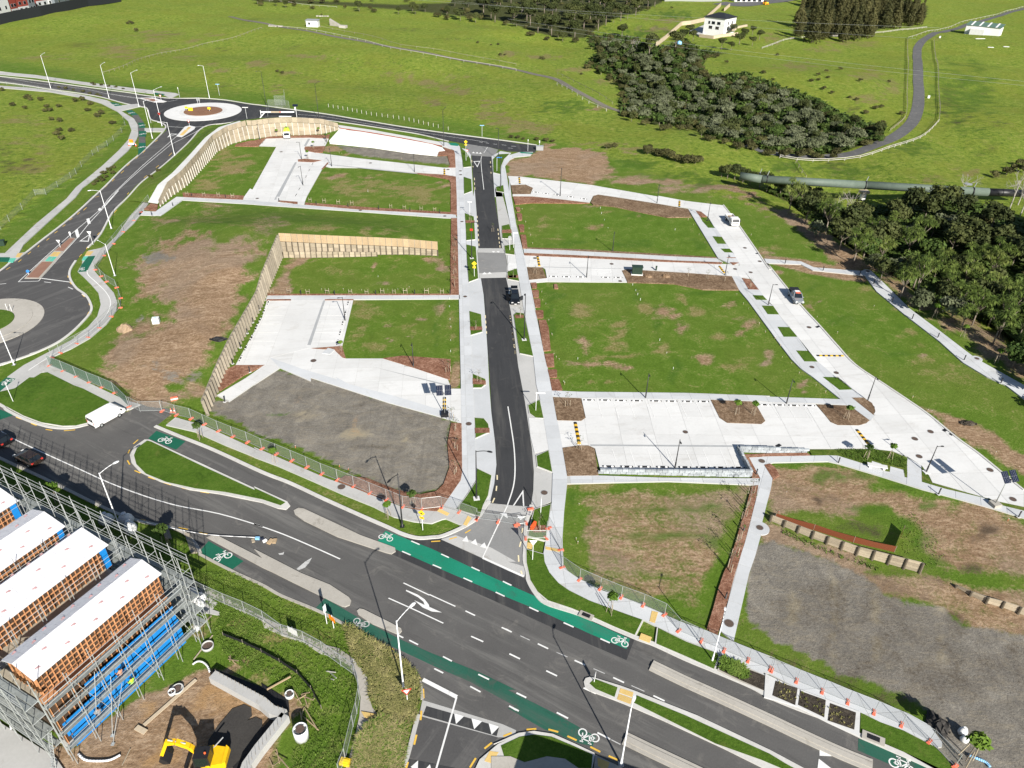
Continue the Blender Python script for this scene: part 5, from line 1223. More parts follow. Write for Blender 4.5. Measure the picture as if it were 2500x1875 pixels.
for i in range(5):
    t=i/5; pmark(CP0,q(1,0,340-130*t,1425+230*t,462-130*t,1424+230*t),.08)

# ------------------------------------------------------------------ retaining walls: round posts, boards between, paling fences on top
def arc(P):
    P=[np.asarray(p,float) for p in P]; d=[0]
    for a,b in zip(P[:-1],P[1:]):d.append(d[-1]+np.linalg.norm((b-a)[:2]))
    return P,np.array(d)
def along(P,d,s):
    return np.array([np.interp(s,d,[p[k] for p in P]) for k in range(2)])
def retaining_wall(name,label,P,Hs,Fs,step,courses,face,mpost,mboard,rpost=.14,group=None,fence_m='fence_pine',cap=False):
    """P foot line, Hs full heights, Fs share of that height that is fence, face +1/-1 side on which the posts show"""
    P,d=arc(P); L=d[-1]; n=max(2,int(round(L/step)))
    t=thing(name,label,'retaining wall',(*P[0][:2],0),0,group); o=np.array([*P[0][:2],0])
    cache={}
    for i in range(n+1):
        s=L*i/n; p=along(P,d,s); h=np.interp(s,d,Hs); f=np.interp(s,d,Fs)
        a=along(P,d,min(L,s + .1))-along(P,d,max(0,s - .1)); a /= np.linalg.norm(a); nn=np.array([-a[1],a[0]])*face
        lean=-nn * .1*(h-f)
        b0=np.array([*(p+nn*rpost * .9),-.1]); b1=np.array([*(p+nn*rpost * .9+lean),h-f + .02])
        MB().tube(b0-o,b1-o,rpost,rpost * .92,7).build('post',mpost,t,smooth=False)
        if i==n:break
        s2=L*(i+1)/n; p2=along(P,d,s2); h2=np.interp(s2,d,Hs); f2=np.interp(s2,d,Fs)
        a2=p2-p; ln=np.linalg.norm(a2); a2 /= ln; n2=np.array([-a2[1],a2[0]])*face
        for c in range(courses):
            z0,z1=(h-f)*c/courses,(h-f)*(c+1)/courses - .025
            q0,q1_=(h2-f2)*c/courses,(h2-f2)*(c+1)/courses - .025
            k=-.1*((z0+z1)/2) + .012*((i*7+c*3)%3)
            A,B=p+n2*k,p2+n2*k; T=n2 * .06
            vs=[(*(A-T),z0),(*(B-T),q0),(*(B+T),q0),(*(A+T),z0),(*(A-T),z1),(*(B-T),q1_),(*(B+T),q1_),(*(A+T),z1)]
            MB().add([np.array(v)-o for v in vs],[(3,2,1,0),(4,5,6,7),(0,1,5,4),(1,2,6,5),(2,3,7,6),(3,0,4,7)]).build('board',mboard,t)
        if f > .3:
            mb=MB(); m_=6
            for j in range(m_):
                u0,u1=(j + .04)/m_,(j + .96)/m_
                k=-.1*(h-f) + .02*(j%2)
                A,B=p+a2*ln*u0+n2*k,p+a2*ln*u1+n2*k; T=n2 * .02
                zb,zt=(h-f)+(h2-f2-h+f)*u0 + .04,h+(h2-h)*u0
                vs=[(*(A-T),zb),(*(B-T),zb),(*(B+T),zb),(*(A+T),zb),(*(A-T),zt),(*(B-T),zt),(*(B+T),zt),(*(A+T),zt)]
                mb.add([np.array(v)-o for v in vs],[(3,2,1,0),(4,5,6,7),(0,1,5,4),(1,2,6,5),(2,3,7,6),(3,0,4,7)])
            fp=mb.build('fence_panel',M[fence_m],t)
            k=-.1*(h-f) + .06
            MB().beam(np.array([*(p+n2*k),h-f + .1])-o,np.array([*(p+n2*k),h - .02])-o,.1,.1).build('fence_post',M['timber_old'],fp)
    return t
retaining_wall('retaining_wall','long weathered timber wall with rounded posts holding up the bare brown lot',LW,LWH,[0]*6,1.25,4,-1,M['timber_old'],M['timber_old'],.27)
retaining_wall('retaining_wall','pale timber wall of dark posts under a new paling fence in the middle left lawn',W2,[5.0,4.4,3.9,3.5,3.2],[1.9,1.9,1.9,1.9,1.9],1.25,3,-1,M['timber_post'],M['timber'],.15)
retaining_wall('retaining_wall','low pale timber step wall below the paling fence in the middle left lawn',[G(p) for p in q(1,1,250,585,640,582,1040,572)],[1.35,1.3,.9],[0,0,0],1.2,2,-1,M['timber_post'],M['timber'],.11)
retaining_wall('retaining_wall','tall curved timber wall with pale posts and fence below the northern road',NW,NWH,NWF,1.75,3,-1,M['timber_pale'],M['timber'],.16,fence_m='timber')
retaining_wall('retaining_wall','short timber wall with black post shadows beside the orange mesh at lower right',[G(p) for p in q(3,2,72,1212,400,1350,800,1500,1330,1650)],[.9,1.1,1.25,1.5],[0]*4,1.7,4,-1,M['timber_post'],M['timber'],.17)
retaining_wall('retaining_wall','small timber wall with five posts at the far lower right edge',[G(p) for p in q(3,3,1640,130,1850,250,2040,305,2300,400)],[.3,.8,.9,1.0],[0]*4,1.7,2,-1,M['timber_post'],M['timber'],.16)

# dark stone facing walls round the lower bays
def stone_wall(label,P,Hs,bw=.75,th=.3):
    P,d=arc(P); L=d[-1]; n=int(L/bw)
    t=thing('stone_wall',label,'stone wall',(*P[0][:2],0)); o=np.array([*P[0][:2],0])
    for i in range(n):
        s,s2=L*i/n,L*(i+1)/n
        a,b=along(P,d,s),along(P,d,s2); h=np.interp((s+s2)/2,d,Hs); u=(b-a)/np.linalg.norm(b-a); nn=np.array([-u[1],u[0]])
        c=max(1,int(round(h / .4)))
        for k in range(c):
            g=.02; off=nn*RNG.uniform(-.04,.04); sh=u*(.18 if k%2 else -.18)*bw
            A,B=a+off+u*g+sh,b+off-u*g+sh
            MB().beam(np.array([*A,(k + .5)*h/c])-o,np.array([*B,(k + .5)*h/c])-o,th,h/c - .03).build('stone',M['stone'],t)
    return t
stone_wall('long low grey stone wall along the front of the lower parking bays',[G(p) for p in q(2,2,768,812,1300,826,2045,842)],[.75,.9,1.2])
stone_wall('grey stone wall running beside the path at the right end of the lower bays',[G(p) for p in q(2,2,2045,840,1985,720,1940,615)],[1.2,1.0,.7],.8)
stone_wall('grey stone wall between car park and path, right of the lower bays',[G(p) for p in q(2,2,1940,630,2212,640)+q(3,2,200,640,385,636)],[1.0,1.0,.8,.6],.8)

# ------------------------------------------------------------------ fences
def mesh_fence(label,pts,h=2.0,feet=True,mesh='wire_mesh',post='steel',name='temporary_fence',prj=None,group=None,rails=True):
    prj=prj or G
    P=[prj(p) for p in pts]
    t=thing(name,label,'fence',P[0],0,group); o=P[0]
    for i,p in enumerate(P):
        MB().tube(p-o,p-o+[0,0,h],.035,.035,5).build('post',M[post],t)
        if feet:
            d=(P[min(i+1,len(P)-1)]-P[max(i-1,0)]); d /= np.linalg.norm(d)+1e-9; nn=np.array([-d[1],d[0],0])
            f=MB().beam(p-o-nn * .38+[0,0,.09],p-o+nn * .38+[0,0,.09],.3,.18).build('foot',M['coral'],t)
            MB().beam(p-o-nn * .22+[0,0,.2],p-o+nn * .22+[0,0,.2],.2,.05).build('grip',M['coral'],f)
    for a,b in zip(P[:-1],P[1:]):
        a,b=a-o,b-o; u=(b-a)/np.linalg.norm(b-a)
        a,b=a+u * .06,b-u * .06
        Z=lambda p,z:(p[0],p[1],p[2]+z)
        if rails:[MB().tube(Z(a,k),Z(b,k),.024,.024,5).build('rail',M[post],t) for k in (h - .03,.2)]
        n2=np.array([-u[1],u[0],0]) * .006
        c=[Z(a,.22),Z(b,.22),Z(b,h - .05),Z(a,h - .05)]
        MB().add([np.array(v)-n2 for v in c]+[np.array(v)+n2 for v in c],[(3,2,1,0),(4,5,6,7),(0,1,5,4),(1,2,6,5),(2,3,7,6),(3,0,4,7)]).build('mesh_panel',M[mesh],t)
    return t
mesh_fence('temporary mesh fence on coral blocks along the gravel lot and its footpath',q(0,2,1370,292,1490,327,1615,357,1725,407,1845,462,1965,510,2090,556,2212,612)+q(1,2,190,657,320,712,448,767,573,824,706,875,843,930,980,987,1120,1044,1258,1102,1418,1122,1583,1104),mesh='wire_mesh')
mesh_fence('temporary mesh fence of two panels across the left corner ramp of the street',q(1,2,1583,1104,1732,1147,1882,1202),1.9)
mesh_fence('temporary mesh fence lying low across the mouth of the street',q(1,2,1882,1202,2060,1225)+q(2,2,75,1252,155,1240),1.3)
mesh_fence('small temporary fence round the right corner kerb of the street',q(2,2,150,1370,322,1368,330,1290),1.5)
mesh_fence('temporary mesh fence on coral blocks from the street corner along the right hand footpath',q(2,2,345,1280,445,1467,457,1615)+q(2,3,605,76,778,152,955,224,1140,292,1320,372,1440,507,1630,592,1823,674,2025,757,2212,830)+q(3,3,82,842,290,932,507,1020,722,1110,943,1197,1175,1302,1410,1442,1625,1650))
mesh_fence('temporary fence with green shade mesh beside the lawn at far left',q(0,1,420,1500,535,1545,645,1592,755,1640)+q(0,2,862,92,970,138,1092,258),2.1,True,'shade_mesh')
mesh_fence('temporary mesh fence following the curve of the shared path round the bare lot',q(0,1,1262,112,1190,205,1130,275,1040,370,960,470,880,570,805,690,855,745,900,790,985,840,1020,930,1018,1010,940,1085,840,1182,745,1262,650,1315,510,1392,440,1432),1.8,True)
mesh_fence('open steel gate panels at the entrance to the bare lot',q(0,2,1105,255,1185,296,1368,292),1.9,False)
mesh_fence('wire fence along the path beside the building plot at lower left',q(0,3,1560,125,1745,212,1900,282,2065,347)+q(1,3,85,427,243,542,425,602,580,687,735,800,850,880,885,970,892,1080,870,1200,838,1310,772,1590,720,1720),1.9,False)
mesh_fence('long farm wire fence on the far left weedy slope',q(0,0,-200,690,60,718,200,738,330,757,520,790),1.5,False,name='wire_fence',rails=False)
mesh_fence('wire fence curving between the weedy slope and the far left footpath',q(0,0,1040,1010,1058,1060,1030,1120,960,1190,910,1232,830,1282,785,1315,690,1410,645,1470,600,1505,490,1580,390,1645)+q(0,1,300,60,190,180,80,280,10,350),1.7,False,name='wire_fence',rails=False)
for i,(pts,lab) in enumerate(((q(1,0,180,890,265,890,262,835),'tall grey mesh cage beside the boom gate on the northern road'),(q(1,0,118,985,125,905,240,905,300,915),'grey mesh panels standing across the northern road by the boom gate'))):
    mesh_fence(lab,pts,3.4 if i==0 else 2.6,False)
def rail_fence(label,pts,h=1.1,m='timber_pale',step=4.0,rails=(.95,.55),w=.1):
    P=smooth_path([GH(p) for p in pts],5); P,d=arc(P); L=d[-1]; n=int(L/step)
    at=lambda s:np.array([*along(P,d,s),0])+[0,0,float(H(*along(P,d,s)))]
    o=at(0); t=thing('farm_fence',label,'fence',o)
    for i in range(n+1):
        p=at(L*i/n)-o
        MB().box(p+[0,0,h/2],(w,w,h)).build('post',M[m],t)
        if i<n:
            p2=at(L*(i+1)/n)-o
            for z in rails:MB().beam(p+[0,0,h*z],p2+[0,0,h*z],.05,.14).build('rail',M[m],t)
    return t
rail_fence('pale timber rail fence along the lower side of the farm track',q(1,0,130,222,450,258,640,292,940,355,1240,432,1500,478,1800,530,2212,600),step=7,rails=(.9,))
rail_fence('short pale rail fence at the far top of the meadow',q(1,0,0,0,200,18,400,45,700,70),step=7,rails=(.9,),m='timber_pale')
rail_fence('post and rail fence above the farm track near the small hut',q(1,0,560,235,800,280,1100,345,1260,395,1700,460,2212,555),step=9,rails=(.8,),m='timber_old',w=.1)
rail_fence('post fence along the end of the farm track by the bush',q(2,0,415,720,560,790,660,865,700,880,830,940),step=5,rails=(.8,),m='timber_pale',w=.14)
rail_fence('dark post fence on the upper edge of the curving farm track',q(2,0,420,630,600,720,760,800,880,880),step=6,rails=(.8,),m='timber_old',w=.1)
rail_fence('timber fence along the left side of the straight farm road',q(3,0,1080,1110,1190,1020,1220,940,1222,780,1232,600,1228,450,1230,330),step=5.5,rails=(.9,.5),m='timber_old')
rail_fence('pale rail fence round the outside bend of the farm road',q(3,0,150,1335,310,1362,620,1362,800,1345,1000,1285,1200,1220,1370,1150,1490,1030),step=5,rails=(.95,.5))
rail_fence('timber fence along the right side of the straight farm road',q(3,0,1490,1030,1500,900,1485,700,1465,500,1450,345),step=5.5,rails=(.9,.5),m='timber_old')
rail_fence('post and rail fence under the conifers on the far right hill',q(3,0,0,415,160,355,280,330,500,318,800,298,1100,270,1390,238),step=7,rails=(.9,.5))
rail_fence('rail fence beside the hill road up to the white shed',q(3,0,1230,330,1420,270,1650,208,2000,125,2300,50),step=7,rails=(.9,))
rail_fence('dotted line fence of small posts across the upper left meadow',q(0,0,880,625,1060,565,1180,510,1400,455,1700,390,1950,335,2212,245),step=3.2,rails=(.8,),m='timber_old',w=.1)
rail_fence('row of pale stakes along a ditch above the northern road',q(1,0,630,905,800,935,1000,975,1250,1010,1450,1055,1640,1100),1.2,'timber_pale',2.2,(),.12)
rail_fence('timber posts and rails down to the green pipe',q(3,0,285,1375,330,1450,370,1510),step=4,rails=(.8,),m='timber_old')
# orange debris netting and the red silt fence
def net_fence(label,pts,h,m,name='netting_fence',step=4.0):
    P,d=arc([G(p) for p in pts]); o=np.array([*P[0][:2],0]); t=thing(name,label,'fence',o)
    n=max(2,int(d[-1]/step))
    for i in range(n+1):
        p=np.array([*along(P,d,d[-1]*i/n),0])-o
        MB().tube(p,p+[0,0,h + .1],.03,.03,5).build('stake',M['timber_old'],t)
        if i<n:
            p2=np.array([*along(P,d,d[-1]*(i+1)/n),0])-o; c=(p+p2)/2
            u=(p2-p)/np.linalg.norm(p2-p); nn=np.array([-u[1],u[0],0]) * .012
            c=[p+[0,0,.03],(p+p2)/2+[0,0,.03],p2+[0,0,.03],p2+[0,0,h],(p+p2)/2+[0,0,h * .9],p+[0,0,h]]
            MB().add([v-nn for v in c]+[v+nn for v in c],[(5,4,1,0),(4,3,2,1),(6,7,10,11),(7,8,9,10),(5,11,10,4),(4,10,9,3)]).build('netting',M[m],t)
    return t
net_fence('rusty orange safety netting above the short timber wall at lower right',q(3,2,108,1200,470,1305,820,1415,1160,1490,1185,1310),1.0,'orange_mesh')
net_fence('red brown silt fence between the white ground sheet and the northern kerb',q(1,0,706,1062,712,1085,1000,1128,1300,1180,1590,1240),.4,'red_plastic')
net_fence('black silt fence sagging across the grass of the building plot',q(0,3,1885,545,2000,580,2130,655)+q(1,3,40,680,150,700,230,780,350,850,430,920,520,1050,570,1160),.55,'black_cloth_and_shade',step=2.2)
# ------------------------------------------------------------------ street lamps
def height_at(base,top_px,lo=.2,hi=16):
    hs=np.linspace(lo,hi,240); P=np.array([[base[0],base[1],base[2]+h] for h in hs])
    return float(hs[np.argmin(np.linalg.norm(project(P)-np.array(top_px),axis=1))])
def street_lamp(label,kind,bp,tp,hp=None,h=None,footing=False,group=None):
    """bp: foot, tp: top of the pole, hp: end of the arm (photo points)"""
    if h is not None:T=G(tp,h); B=np.array([T[0],T[1],0.0])
    else:
        B=GH(bp); B[2]=max(B[2],0); h=height_at(B,tp)
    m=M['white_metal'] if kind == 'white' else M['black_metal']
    t=thing('street_lamp',label,'street lamp',B,0,group)
    r=.085 if h>7 else .07
    if kind == 'black': r*=1.15
    MB().lathe([(r*1.9,0),(r*1.9,.04),(r*1.35,.05),(r*1.3,1.1),(r,1.25),(r * .62,h)],8).build('pole',m,t,True)
    MB().box((0,0,.02),(.5,.5,.05)).build('base_plate',M['grey_metal'] if kind == 'white' else m,t)
    if footing:MB().box((0,0,.1),(.8,.8,.2),.2).build('footing',M['conc'],t)
    if 'red plate' in label or 'give way sign' in label:MB().loft([[(-.3,-.14,h * .84),(.3,-.14,h * .84),(.3,-.11,h * .84),(-.3,-.11,h * .84)],[(-.3,-.14,h * .84 - .5),(.3,-.14,h * .84 - .5),(.3,-.11,h * .84 - .5),(-.3,-.11,h * .84 - .5)]] if 'red' in label else [[(-.03,-.14,h * .3),(.03,-.14,h * .3),(.03,-.11,h * .3),(-.03,-.11,h * .3)],[(-.45,-.14,h * .3 + .8),(.45,-.14,h * .3 + .8),(.45,-.11,h * .3 + .8),(-.45,-.11,h * .3 + .8)]]).build('sign_plate',M['red'],t)
    if hp is not None:
        E=G(hp,B[2]+h+(.35 if h>7 else .1))-np.array([B[0],B[1],0])
        d=E[:2]; ln=float(np.clip(np.linalg.norm(d),.5,3.2)); d=d/(np.linalg.norm(d)+1e-9)
    else:d=np.array([0,-1.]); ln=.45
    up=.45 if h>7 else .06
    pts=[np.array([d[0]*ln*s,d[1]*ln*s,h - .15+up*math.sin(s*1.6)]) for s in (0,.15,.35,.6,.85)]
    MB().path(pts,r * .5,6).build('arm',m,t,True)
    e=pts[-1]; hl=.75 if h>7 else .5; w=.3 if h>7 else .22
    D=np.array([d[0],d[1],0]); N=np.array([-d[1],d[0],0]); Z=np.array([0,0,1.])
    secs=[]
    for k,ww,hh in ((0,.3,.35),(.25,.9,.9),(.7,1,1),(1,.55,.5)):
        c=e+D*hl*k; secs.append([c+N*w/2*ww*a+Z * .07*hh*b for a,b in ((-1,-.4),(1,-.4),(.8,1),(-.8,1))])
    hd=MB().loft(secs).build('lamp_head',m,t)
    MB().box(e+D*hl * .55+[0,0,-.045],(w * .7,hl * .5,.02),math.atan2(d[1],d[0])-math.pi/2).build('lens',M['offwhite'],hd)
    return t
def L0(c,r,v):return q1(c,r,v[0],v[1])
LAMPS=[
 ('tall white curved lamp beside the far left road, leftmost on the meadow edge','white',0,0,(430,748),(342,465),(400,435)),
 ('tall white curved lamp at the bend of the far left road','white',0,0,(922,830),(842,548),(895,520)),
 ('tall white curved lamp at the corner kerb just left of the far roundabout','white',0,0,(1175,905),(1097,614),(1182,583)),
 ('tall white lamp carrying a give way sign at the left kerb of the far roundabout','white',0,0,(1368,1065),(1290,757),(1385,725)),
 ('tall white lamp standing on the meadow behind the far roundabout','white',0,0,(1768,828),(1713,555),(1680,550)),
 ('tall white lamp on the grass wedge beside the green cycle patches','white',0,0,(1287,1170),(1205,852),(1300,825)),
 ('tall white lamp on the verge above the curved timber wall','white',0,0,(1475,1315),(1408,1032),(1340,1028)),
 ('tall white lamp on the verge where the link road narrows to painted bars','white',0,1,(940,340),(838,20),(758,15)),
 ('tall white lamp with swan neck arm beside the shared path curve','white',0,1,(970,738),(882,470),(775,405)),
 ('tall white lamp at the near edge of the left roundabout','white',0,1,(120,1490),(0,1190),(-85,1185)),
 ('tall white lamp rising from the shaded verge in front of the scaffold','white',0,2,(1008,1262),(838,807),(970,722)),
 ('tall white lamp in the tussock grass at the bottom side road corner','white',1,3,(1264,1000),(1255,412),(1330,285)),
 ('tall white lamp leaning over the tactile pad of the median island','white',2,3,(900,1800),(1040,1155),(1052,1108)),
 ('tall white lamp on the grass verge beside the right hand temporary fence','white',2,3,(1722,762),(1803,428),(1835,305)),
 ('tall black lamp on the meadow edge behind the boom gate','black',1,0,(105,890),(55,600),(20,600)),
 ('tall black lamp above the timber wall on the northern road','black',1,0,(550,1010),(515,705),(547,685)),
 ('tall black lamp beside the end of the white ground sheet','black',1,0,(1603,1235),(1597,930),(1615,905)),
 ('tall black lamp on the right corner where the street meets the northern road','black',1,0,(2062,1350),(2057,1085),(2050,1080)),
 ('tall black lamp on the first small grass bed right of the street top','black',1,0,(2080,1597),(2087,1320),(2080,1310)),
 ('tall black lamp with a red plate beside the yellow hump sign, left of the street','black',1,1,(1838,597),(1832,287),(1880,285)),
 ('tall black lamp on the long grass bed behind the parked black car','black',2,1,(137,1285),(150,892),(148,880)),
 ('tall black lamp on the lawn corner left of the lower street','black',1,2,(1878,1037),(1873,624),(1980,627)),
 ('tall black lamp on the corner lawn beside the bright green cycle lane','black',1,2,(1253,1265),(1220,815),(1145,870)),
 ('short black lamp in front of the wall left of the upper car park','black',1,0,(52,1188),(35,1045),None),
 ('short black lamp at the right end of the upper car park bays','black',1,0,(612,1205),(597,1058),None),
 ('short black lamp on the small triangle bed in the upper car park','black',1,0,(403,1348),(380,1197),(368,1195)),
 ('short black lamp at the start of the upper driveway by the lawn','black',1,0,(657,1408),(638,1250),None),
 ('short black lamp between the bays of the upper car park','black',1,0,(415,1568),(390,1400),(378,1402)),
 ('short black lamp half way along the upper driveway left of the street','black',1,0,(1355,1455),(1350,1295),None),
 ('short black lamp between the bays of the car park under the long timber wall','black',1,1,(770,1120),(748,916),(728,914)),
 ('short black lamp on the bark strip above the solar tower driveway','black',1,1,(1347,1512),(1329,1300),None),
 ('short black lamp on the bays of the top driveway right of the street','black',2,1,(440,68),(447,-165),None),
 ('short black lamp above the brown bark strip of the top driveway','black',2,1,(1257,127),(1272,-35),None),
 ('short black lamp beside the middle path, in front of the upper right lawn','black',2,1,(883,532),(902,364),None),
 ('short black lamp at the six bays of the middle driveway','black',2,1,(663,757),(680,568),None),
 ('short black lamp at the first grass square of the long right lane','black',2,1,(1683,272),(1705,117),None),
 ('short black lamp at the right end of the middle driveway','black',2,1,(1830,737),(1865,558),None),
 ('short black lamp beside the silver ute on the long right lane','black',3,1,(52,990),(97,810),(117,805)),
 ('short black lamp in the middle of the upper bays of the lower car park','black',2,2,(1160,185),(1194,-30),None),
 ('short black lamp in the middle of the lower bays above the stone wall','black',2,2,(1408,777),(1443,528),None),
 ('short black lamp at the three right hand upper bays of the lower car park','black',3,2,(205,232),(263,17),None),
 ('short black lamp in the rounded bark bed at the lane junction','black',3,2,(890,208),(957,-8),None),
 ('short black lamp on a white footing beside the wide end of the lane','black',3,2,(1383,812),(1478,582),(1508,577)),
]
for lab,kind,c,r,b,tp,hd in LAMPS:
    street_lamp(lab,kind,q1(c,r,*b),q1(c,r,*tp),None if hd is None else q1(c,r,*hd),h=8.7 if b==(900,1800) else None,footing='footing' in lab or 'red plate' in lab or 'black car' in lab or 'lower street' in lab)

# ------------------------------------------------------------------ signs
def sign(label,name,bp,tp,shape,face,size=.75,back='grey_metal',text=None,az=None,post='white_metal',plate=None,cat='road sign',thick=.03,h=None):
    B=GH(bp); B[2]=max(B[2],.02)
    h=h or height_at(B,tp,.6,6)
    az=-math.pi/2 if az is None else az
    t=thing(name,label,cat,B,az+math.pi/2)        # local -Y is the face
    MB().tube((0,0,0),(0,0,h),.045,.045,6).build('post',M[post],t)
    def panel(pts,z,m,nm,par=t,y=-.06):
        mb=MB(); n=len(pts)
        mb.add([(x,y,z+v) for x,v in pts]+[(x,y+thick,z+v) for x,v in pts],[tuple(range(n)),tuple(range(n,2*n))[::-1]]+[((i+1)%n,i,n+i,n+(i+1)%n) for i in range(n)])
        return mb.build(nm,M[m],par)
    s=size/2
    if shape == 'diamond': pts=[(-s*1.3,0),(0,-s*1.3),(s*1.3,0),(0,s*1.3)]
    elif shape == 'giveway': pts=[(-s*1.1,s),(0,-s),(s*1.1,s)]
    elif shape == 'round': pts=[(s*math.cos(i*math.pi/8),s*math.sin(i*math.pi/8)) for i in range(16)]
    elif shape == 'blade': pts=[(-.1,-.09),(size,-.09),(size,.09),(-.1,.09)]
    elif shape == 'tblade': pts=[(-s,-.1),(s,-.1),(s,.1),(-s,.1)]
    elif shape == 'tall': pts=[(-s * .6,-s*1.4),(s * .6,-s*1.4),(s * .6,s*1.4),(-s * .6,s*1.4)]
    else:pts=[(-s,-s * .7),(s,-s * .7),(s,s * .7),(-s,s * .7)]
    z=h-s if shape not in ('blade','tblade') else h - .1
    f=panel(pts,z,face,'sign_face')
    if shape == 'giveway':
        panel([(x * .62,v * .62+s * .12) for x,v in pts],z,'white','sign_centre',f,-.068)
    if text == 'hump':
        panel([(-s * .6,-s * .25),(-s * .3,-s * .2),(0,s * .25),(s * .3,-s * .2),(s * .6,-s * .25),(s * .6,-s * .38),(-s * .6,-s * .38)],z,'black_metal','hump_symbol',f,-.072)
        p=panel([(-s * .8,-.2),(s * .8,-.2),(s * .8,.2),(-s * .8,.2)],z-s*1.3 - .3,'yellow','speed_plate')
        lettering('25',p,(0,-.075,z-s*1.3 - .3),.34,'black_metal')
    elif text:
        lettering(text,f,(0,-.072,z),size * .5 if shape == 'box' else .16,'black_metal' if face in ('yellow','white','orange_sign') else 'white')
    return t
def lettering(s,par,loc,size,m,rot=(math.pi/2,0,0)):
    cu=bpy.data.curves.new('lettering','FONT'); cu.body=s; cu.size=size; cu.align_x = 'CENTER'; cu.align_y = 'CENTER'; cu.extrude=.004
    o=bpy.data.objects.new('lettering_tmp',cu); COL.objects.link(o)
    dg=bpy.context.evaluated_depsgraph_get()
    me=bpy.data.meshes.new_from_object(o.evaluated_get(dg)); bpy.data.objects.remove(o)
    me.materials.clear()
    l=put('lettering',me,M[m],par); l.location=loc; l.rotation_euler=rot
    return l
D90=-math.pi/2
sign('yellow diamond hump sign with plate on a white post left of the street','hump_sign',q1(1,1,1860,750),q1(1,1,1860,618),'diamond','yellow',.8,text='hump',az=D90)
sign('yellow diamond hump sign on the corner lawn at the street mouth','hump_sign',q1(1,2,1425,1297),q1(1,2,1412,1128),'diamond','yellow',.75,text='hump',az=D90 - .35)
sign('yellow diamond hump sign at the far top end of the street','hump_sign',q1(1,0,1790,1362),q1(1,0,1776,1182),'diamond','yellow',.8,text='hump',az=D90)
sign('small red edged give way sign at the far top end of the street','give_way_sign',q1(1,0,1800,1330),q1(1,0,1787,1262),'giveway','red',.8,az=D90)
sign('give way sign seen from behind on the right corner lawn of the street mouth','give_way_sign',q1(2,2,207,1553),q1(2,2,213,1378),'giveway','offwhite',.85,az=D90)
sign('give way sign on the verge beside the swan neck lamp','give_way_sign',q1(0,1,787,478),q1(0,1,752,362),'giveway','offwhite',.9,az=D90)
sign('give way sign on the brown island of the link road','give_way_sign',q1(0,1,512,503),q1(0,1,490,470),'giveway','offwhite',.8,az=D90,h=1.8)
sign('red edged give way sign on the island south of the far roundabout','give_way_sign',q1(0,0,1602,1072),q1(0,0,1593,1046),'giveway','red',.9,az=D90,h=2.2)
sign('red edged give way sign on the island west of the far roundabout','give_way_sign',q1(0,0,1362,850),q1(0,0,1360,830),'giveway','red',.9,az=D90,h=2.0)
sign('red edged give way sign in the tussocks at the bottom side road','give_way_sign',q1(1,3,1297,1107),q1(1,3,1253,995),'giveway','red',.9,az=D90 + .25)
sign('white street name blade on the small lawn at the lower right of the street','street_name_sign',q1(2,2,235,293),q1(2,2,243,130),'blade','white',1.3,az=D90)
sign('white street name blade on the footpath right of the street hump','street_name_sign',q1(2,1,47,508),q1(2,1,45,370),'blade','white',.9,az=D90)
sign('white street name blade on the left kerb bed high up the street','street_name_sign',q1(1,1,1822,238),q1(1,1,1815,110),'tblade','white',1.0,az=D90)
sign('round grey backed sign on the grass bed right of the street hump','round_sign',q1(2,1,15,527),q1(2,1,15,400),'round','grey_metal',.75,az=D90)
sign('white post sign at the pale path beside the lower right kerb bulge','post_sign',q1(2,2,275,1170),q1(2,2,283,1005),'tall','offwhite',.35,az=D90+1.4)
sign('blue street sign on a white post at the far top right of the street','street_name_sign',q1(1,0,2050,1448),q1(1,0,2058,1325),'blade','blue',1.4,az=D90)
sign('pale blue street sign on the meadow above the northern road','street_name_sign',q1(1,0,1925,1155),q1(1,0,1922,1055),'tblade','blue_pale',1.4,az=D90)
sign('pale blue street sign on the meadow right of the far roundabout lamp','street_name_sign',q1(0,0,1853,808),q1(0,0,1833,708),'tblade','blue_pale',1.5,az=D90)
sign('white T shaped sign at the right kerb of the far roundabout','street_name_sign',q1(0,0,2085,1005),q1(0,0,2075,902),'tblade','white',2.0,az=D90)
sign('white marker post with plate where the far footpath ends','marker_post',q1(0,0,1518,825),q1(0,0,1500,738),'tall','white',.35,az=D90)
sign('white marker post on the grass wedge near the far roundabout','marker_post',q1(0,0,1275,1040),q1(0,0,1250,930),'tall','white',.35,az=D90)
sign('white marker post at the right end of the northern road, left one','marker_post',q1(2,0,168,1277),q1(2,0,167,1178),'tall','white',.3,az=D90)
sign('white marker post beside the cabinet at the dead end of the northern road','marker_post',q1(2,0,265,1258),q1(2,0,265,1188),'tall','white',.45,az=D90)
sign('bright orange roadworks sign on the grass beside the dull green lane','roadworks_sign',q1(1,3,675,482),q1(1,3,663,370),'box','orange_sign',1.0,az=D90 - .7)
sign('narrow white sign seen edge on beside the dull green lane','keep_left_sign',q1(1,3,618,450),q1(1,3,597,292),'tall','white',.75,az=D90+1.2)
sign('narrow white keep left sign on the nose of the median island','keep_left_sign',q1(2,3,726,942),q1(2,3,722,893),'tall','white',.7,az=D90+1.25,h=1.4)
sign('blue keep left sign at the near end of the link road island','keep_left_sign',q1(0,1,245,732),q1(0,1,235,705),'round','blue',.6,az=D90 + .6,h=1.1)
sign('white keep left sign at the far end of the link road island','keep_left_sign',q1(0,1,600,415),q1(0,1,590,390),'tall','white',.55,az=D90 + .6,h=1.2)
sign('white post by the left lawn where the green box meets the path','post_sign',q1(0,2,115,217),q1(0,2,42,52),'tall','white',.25,az=D90+1.3)
sign('white and blue site board on the wire fence by the building plot','site_board',q1(1,3,340,560),q1(1,3,335,470),'box','white',1.3,az=D90 - .5,post='steel',h=1.7)
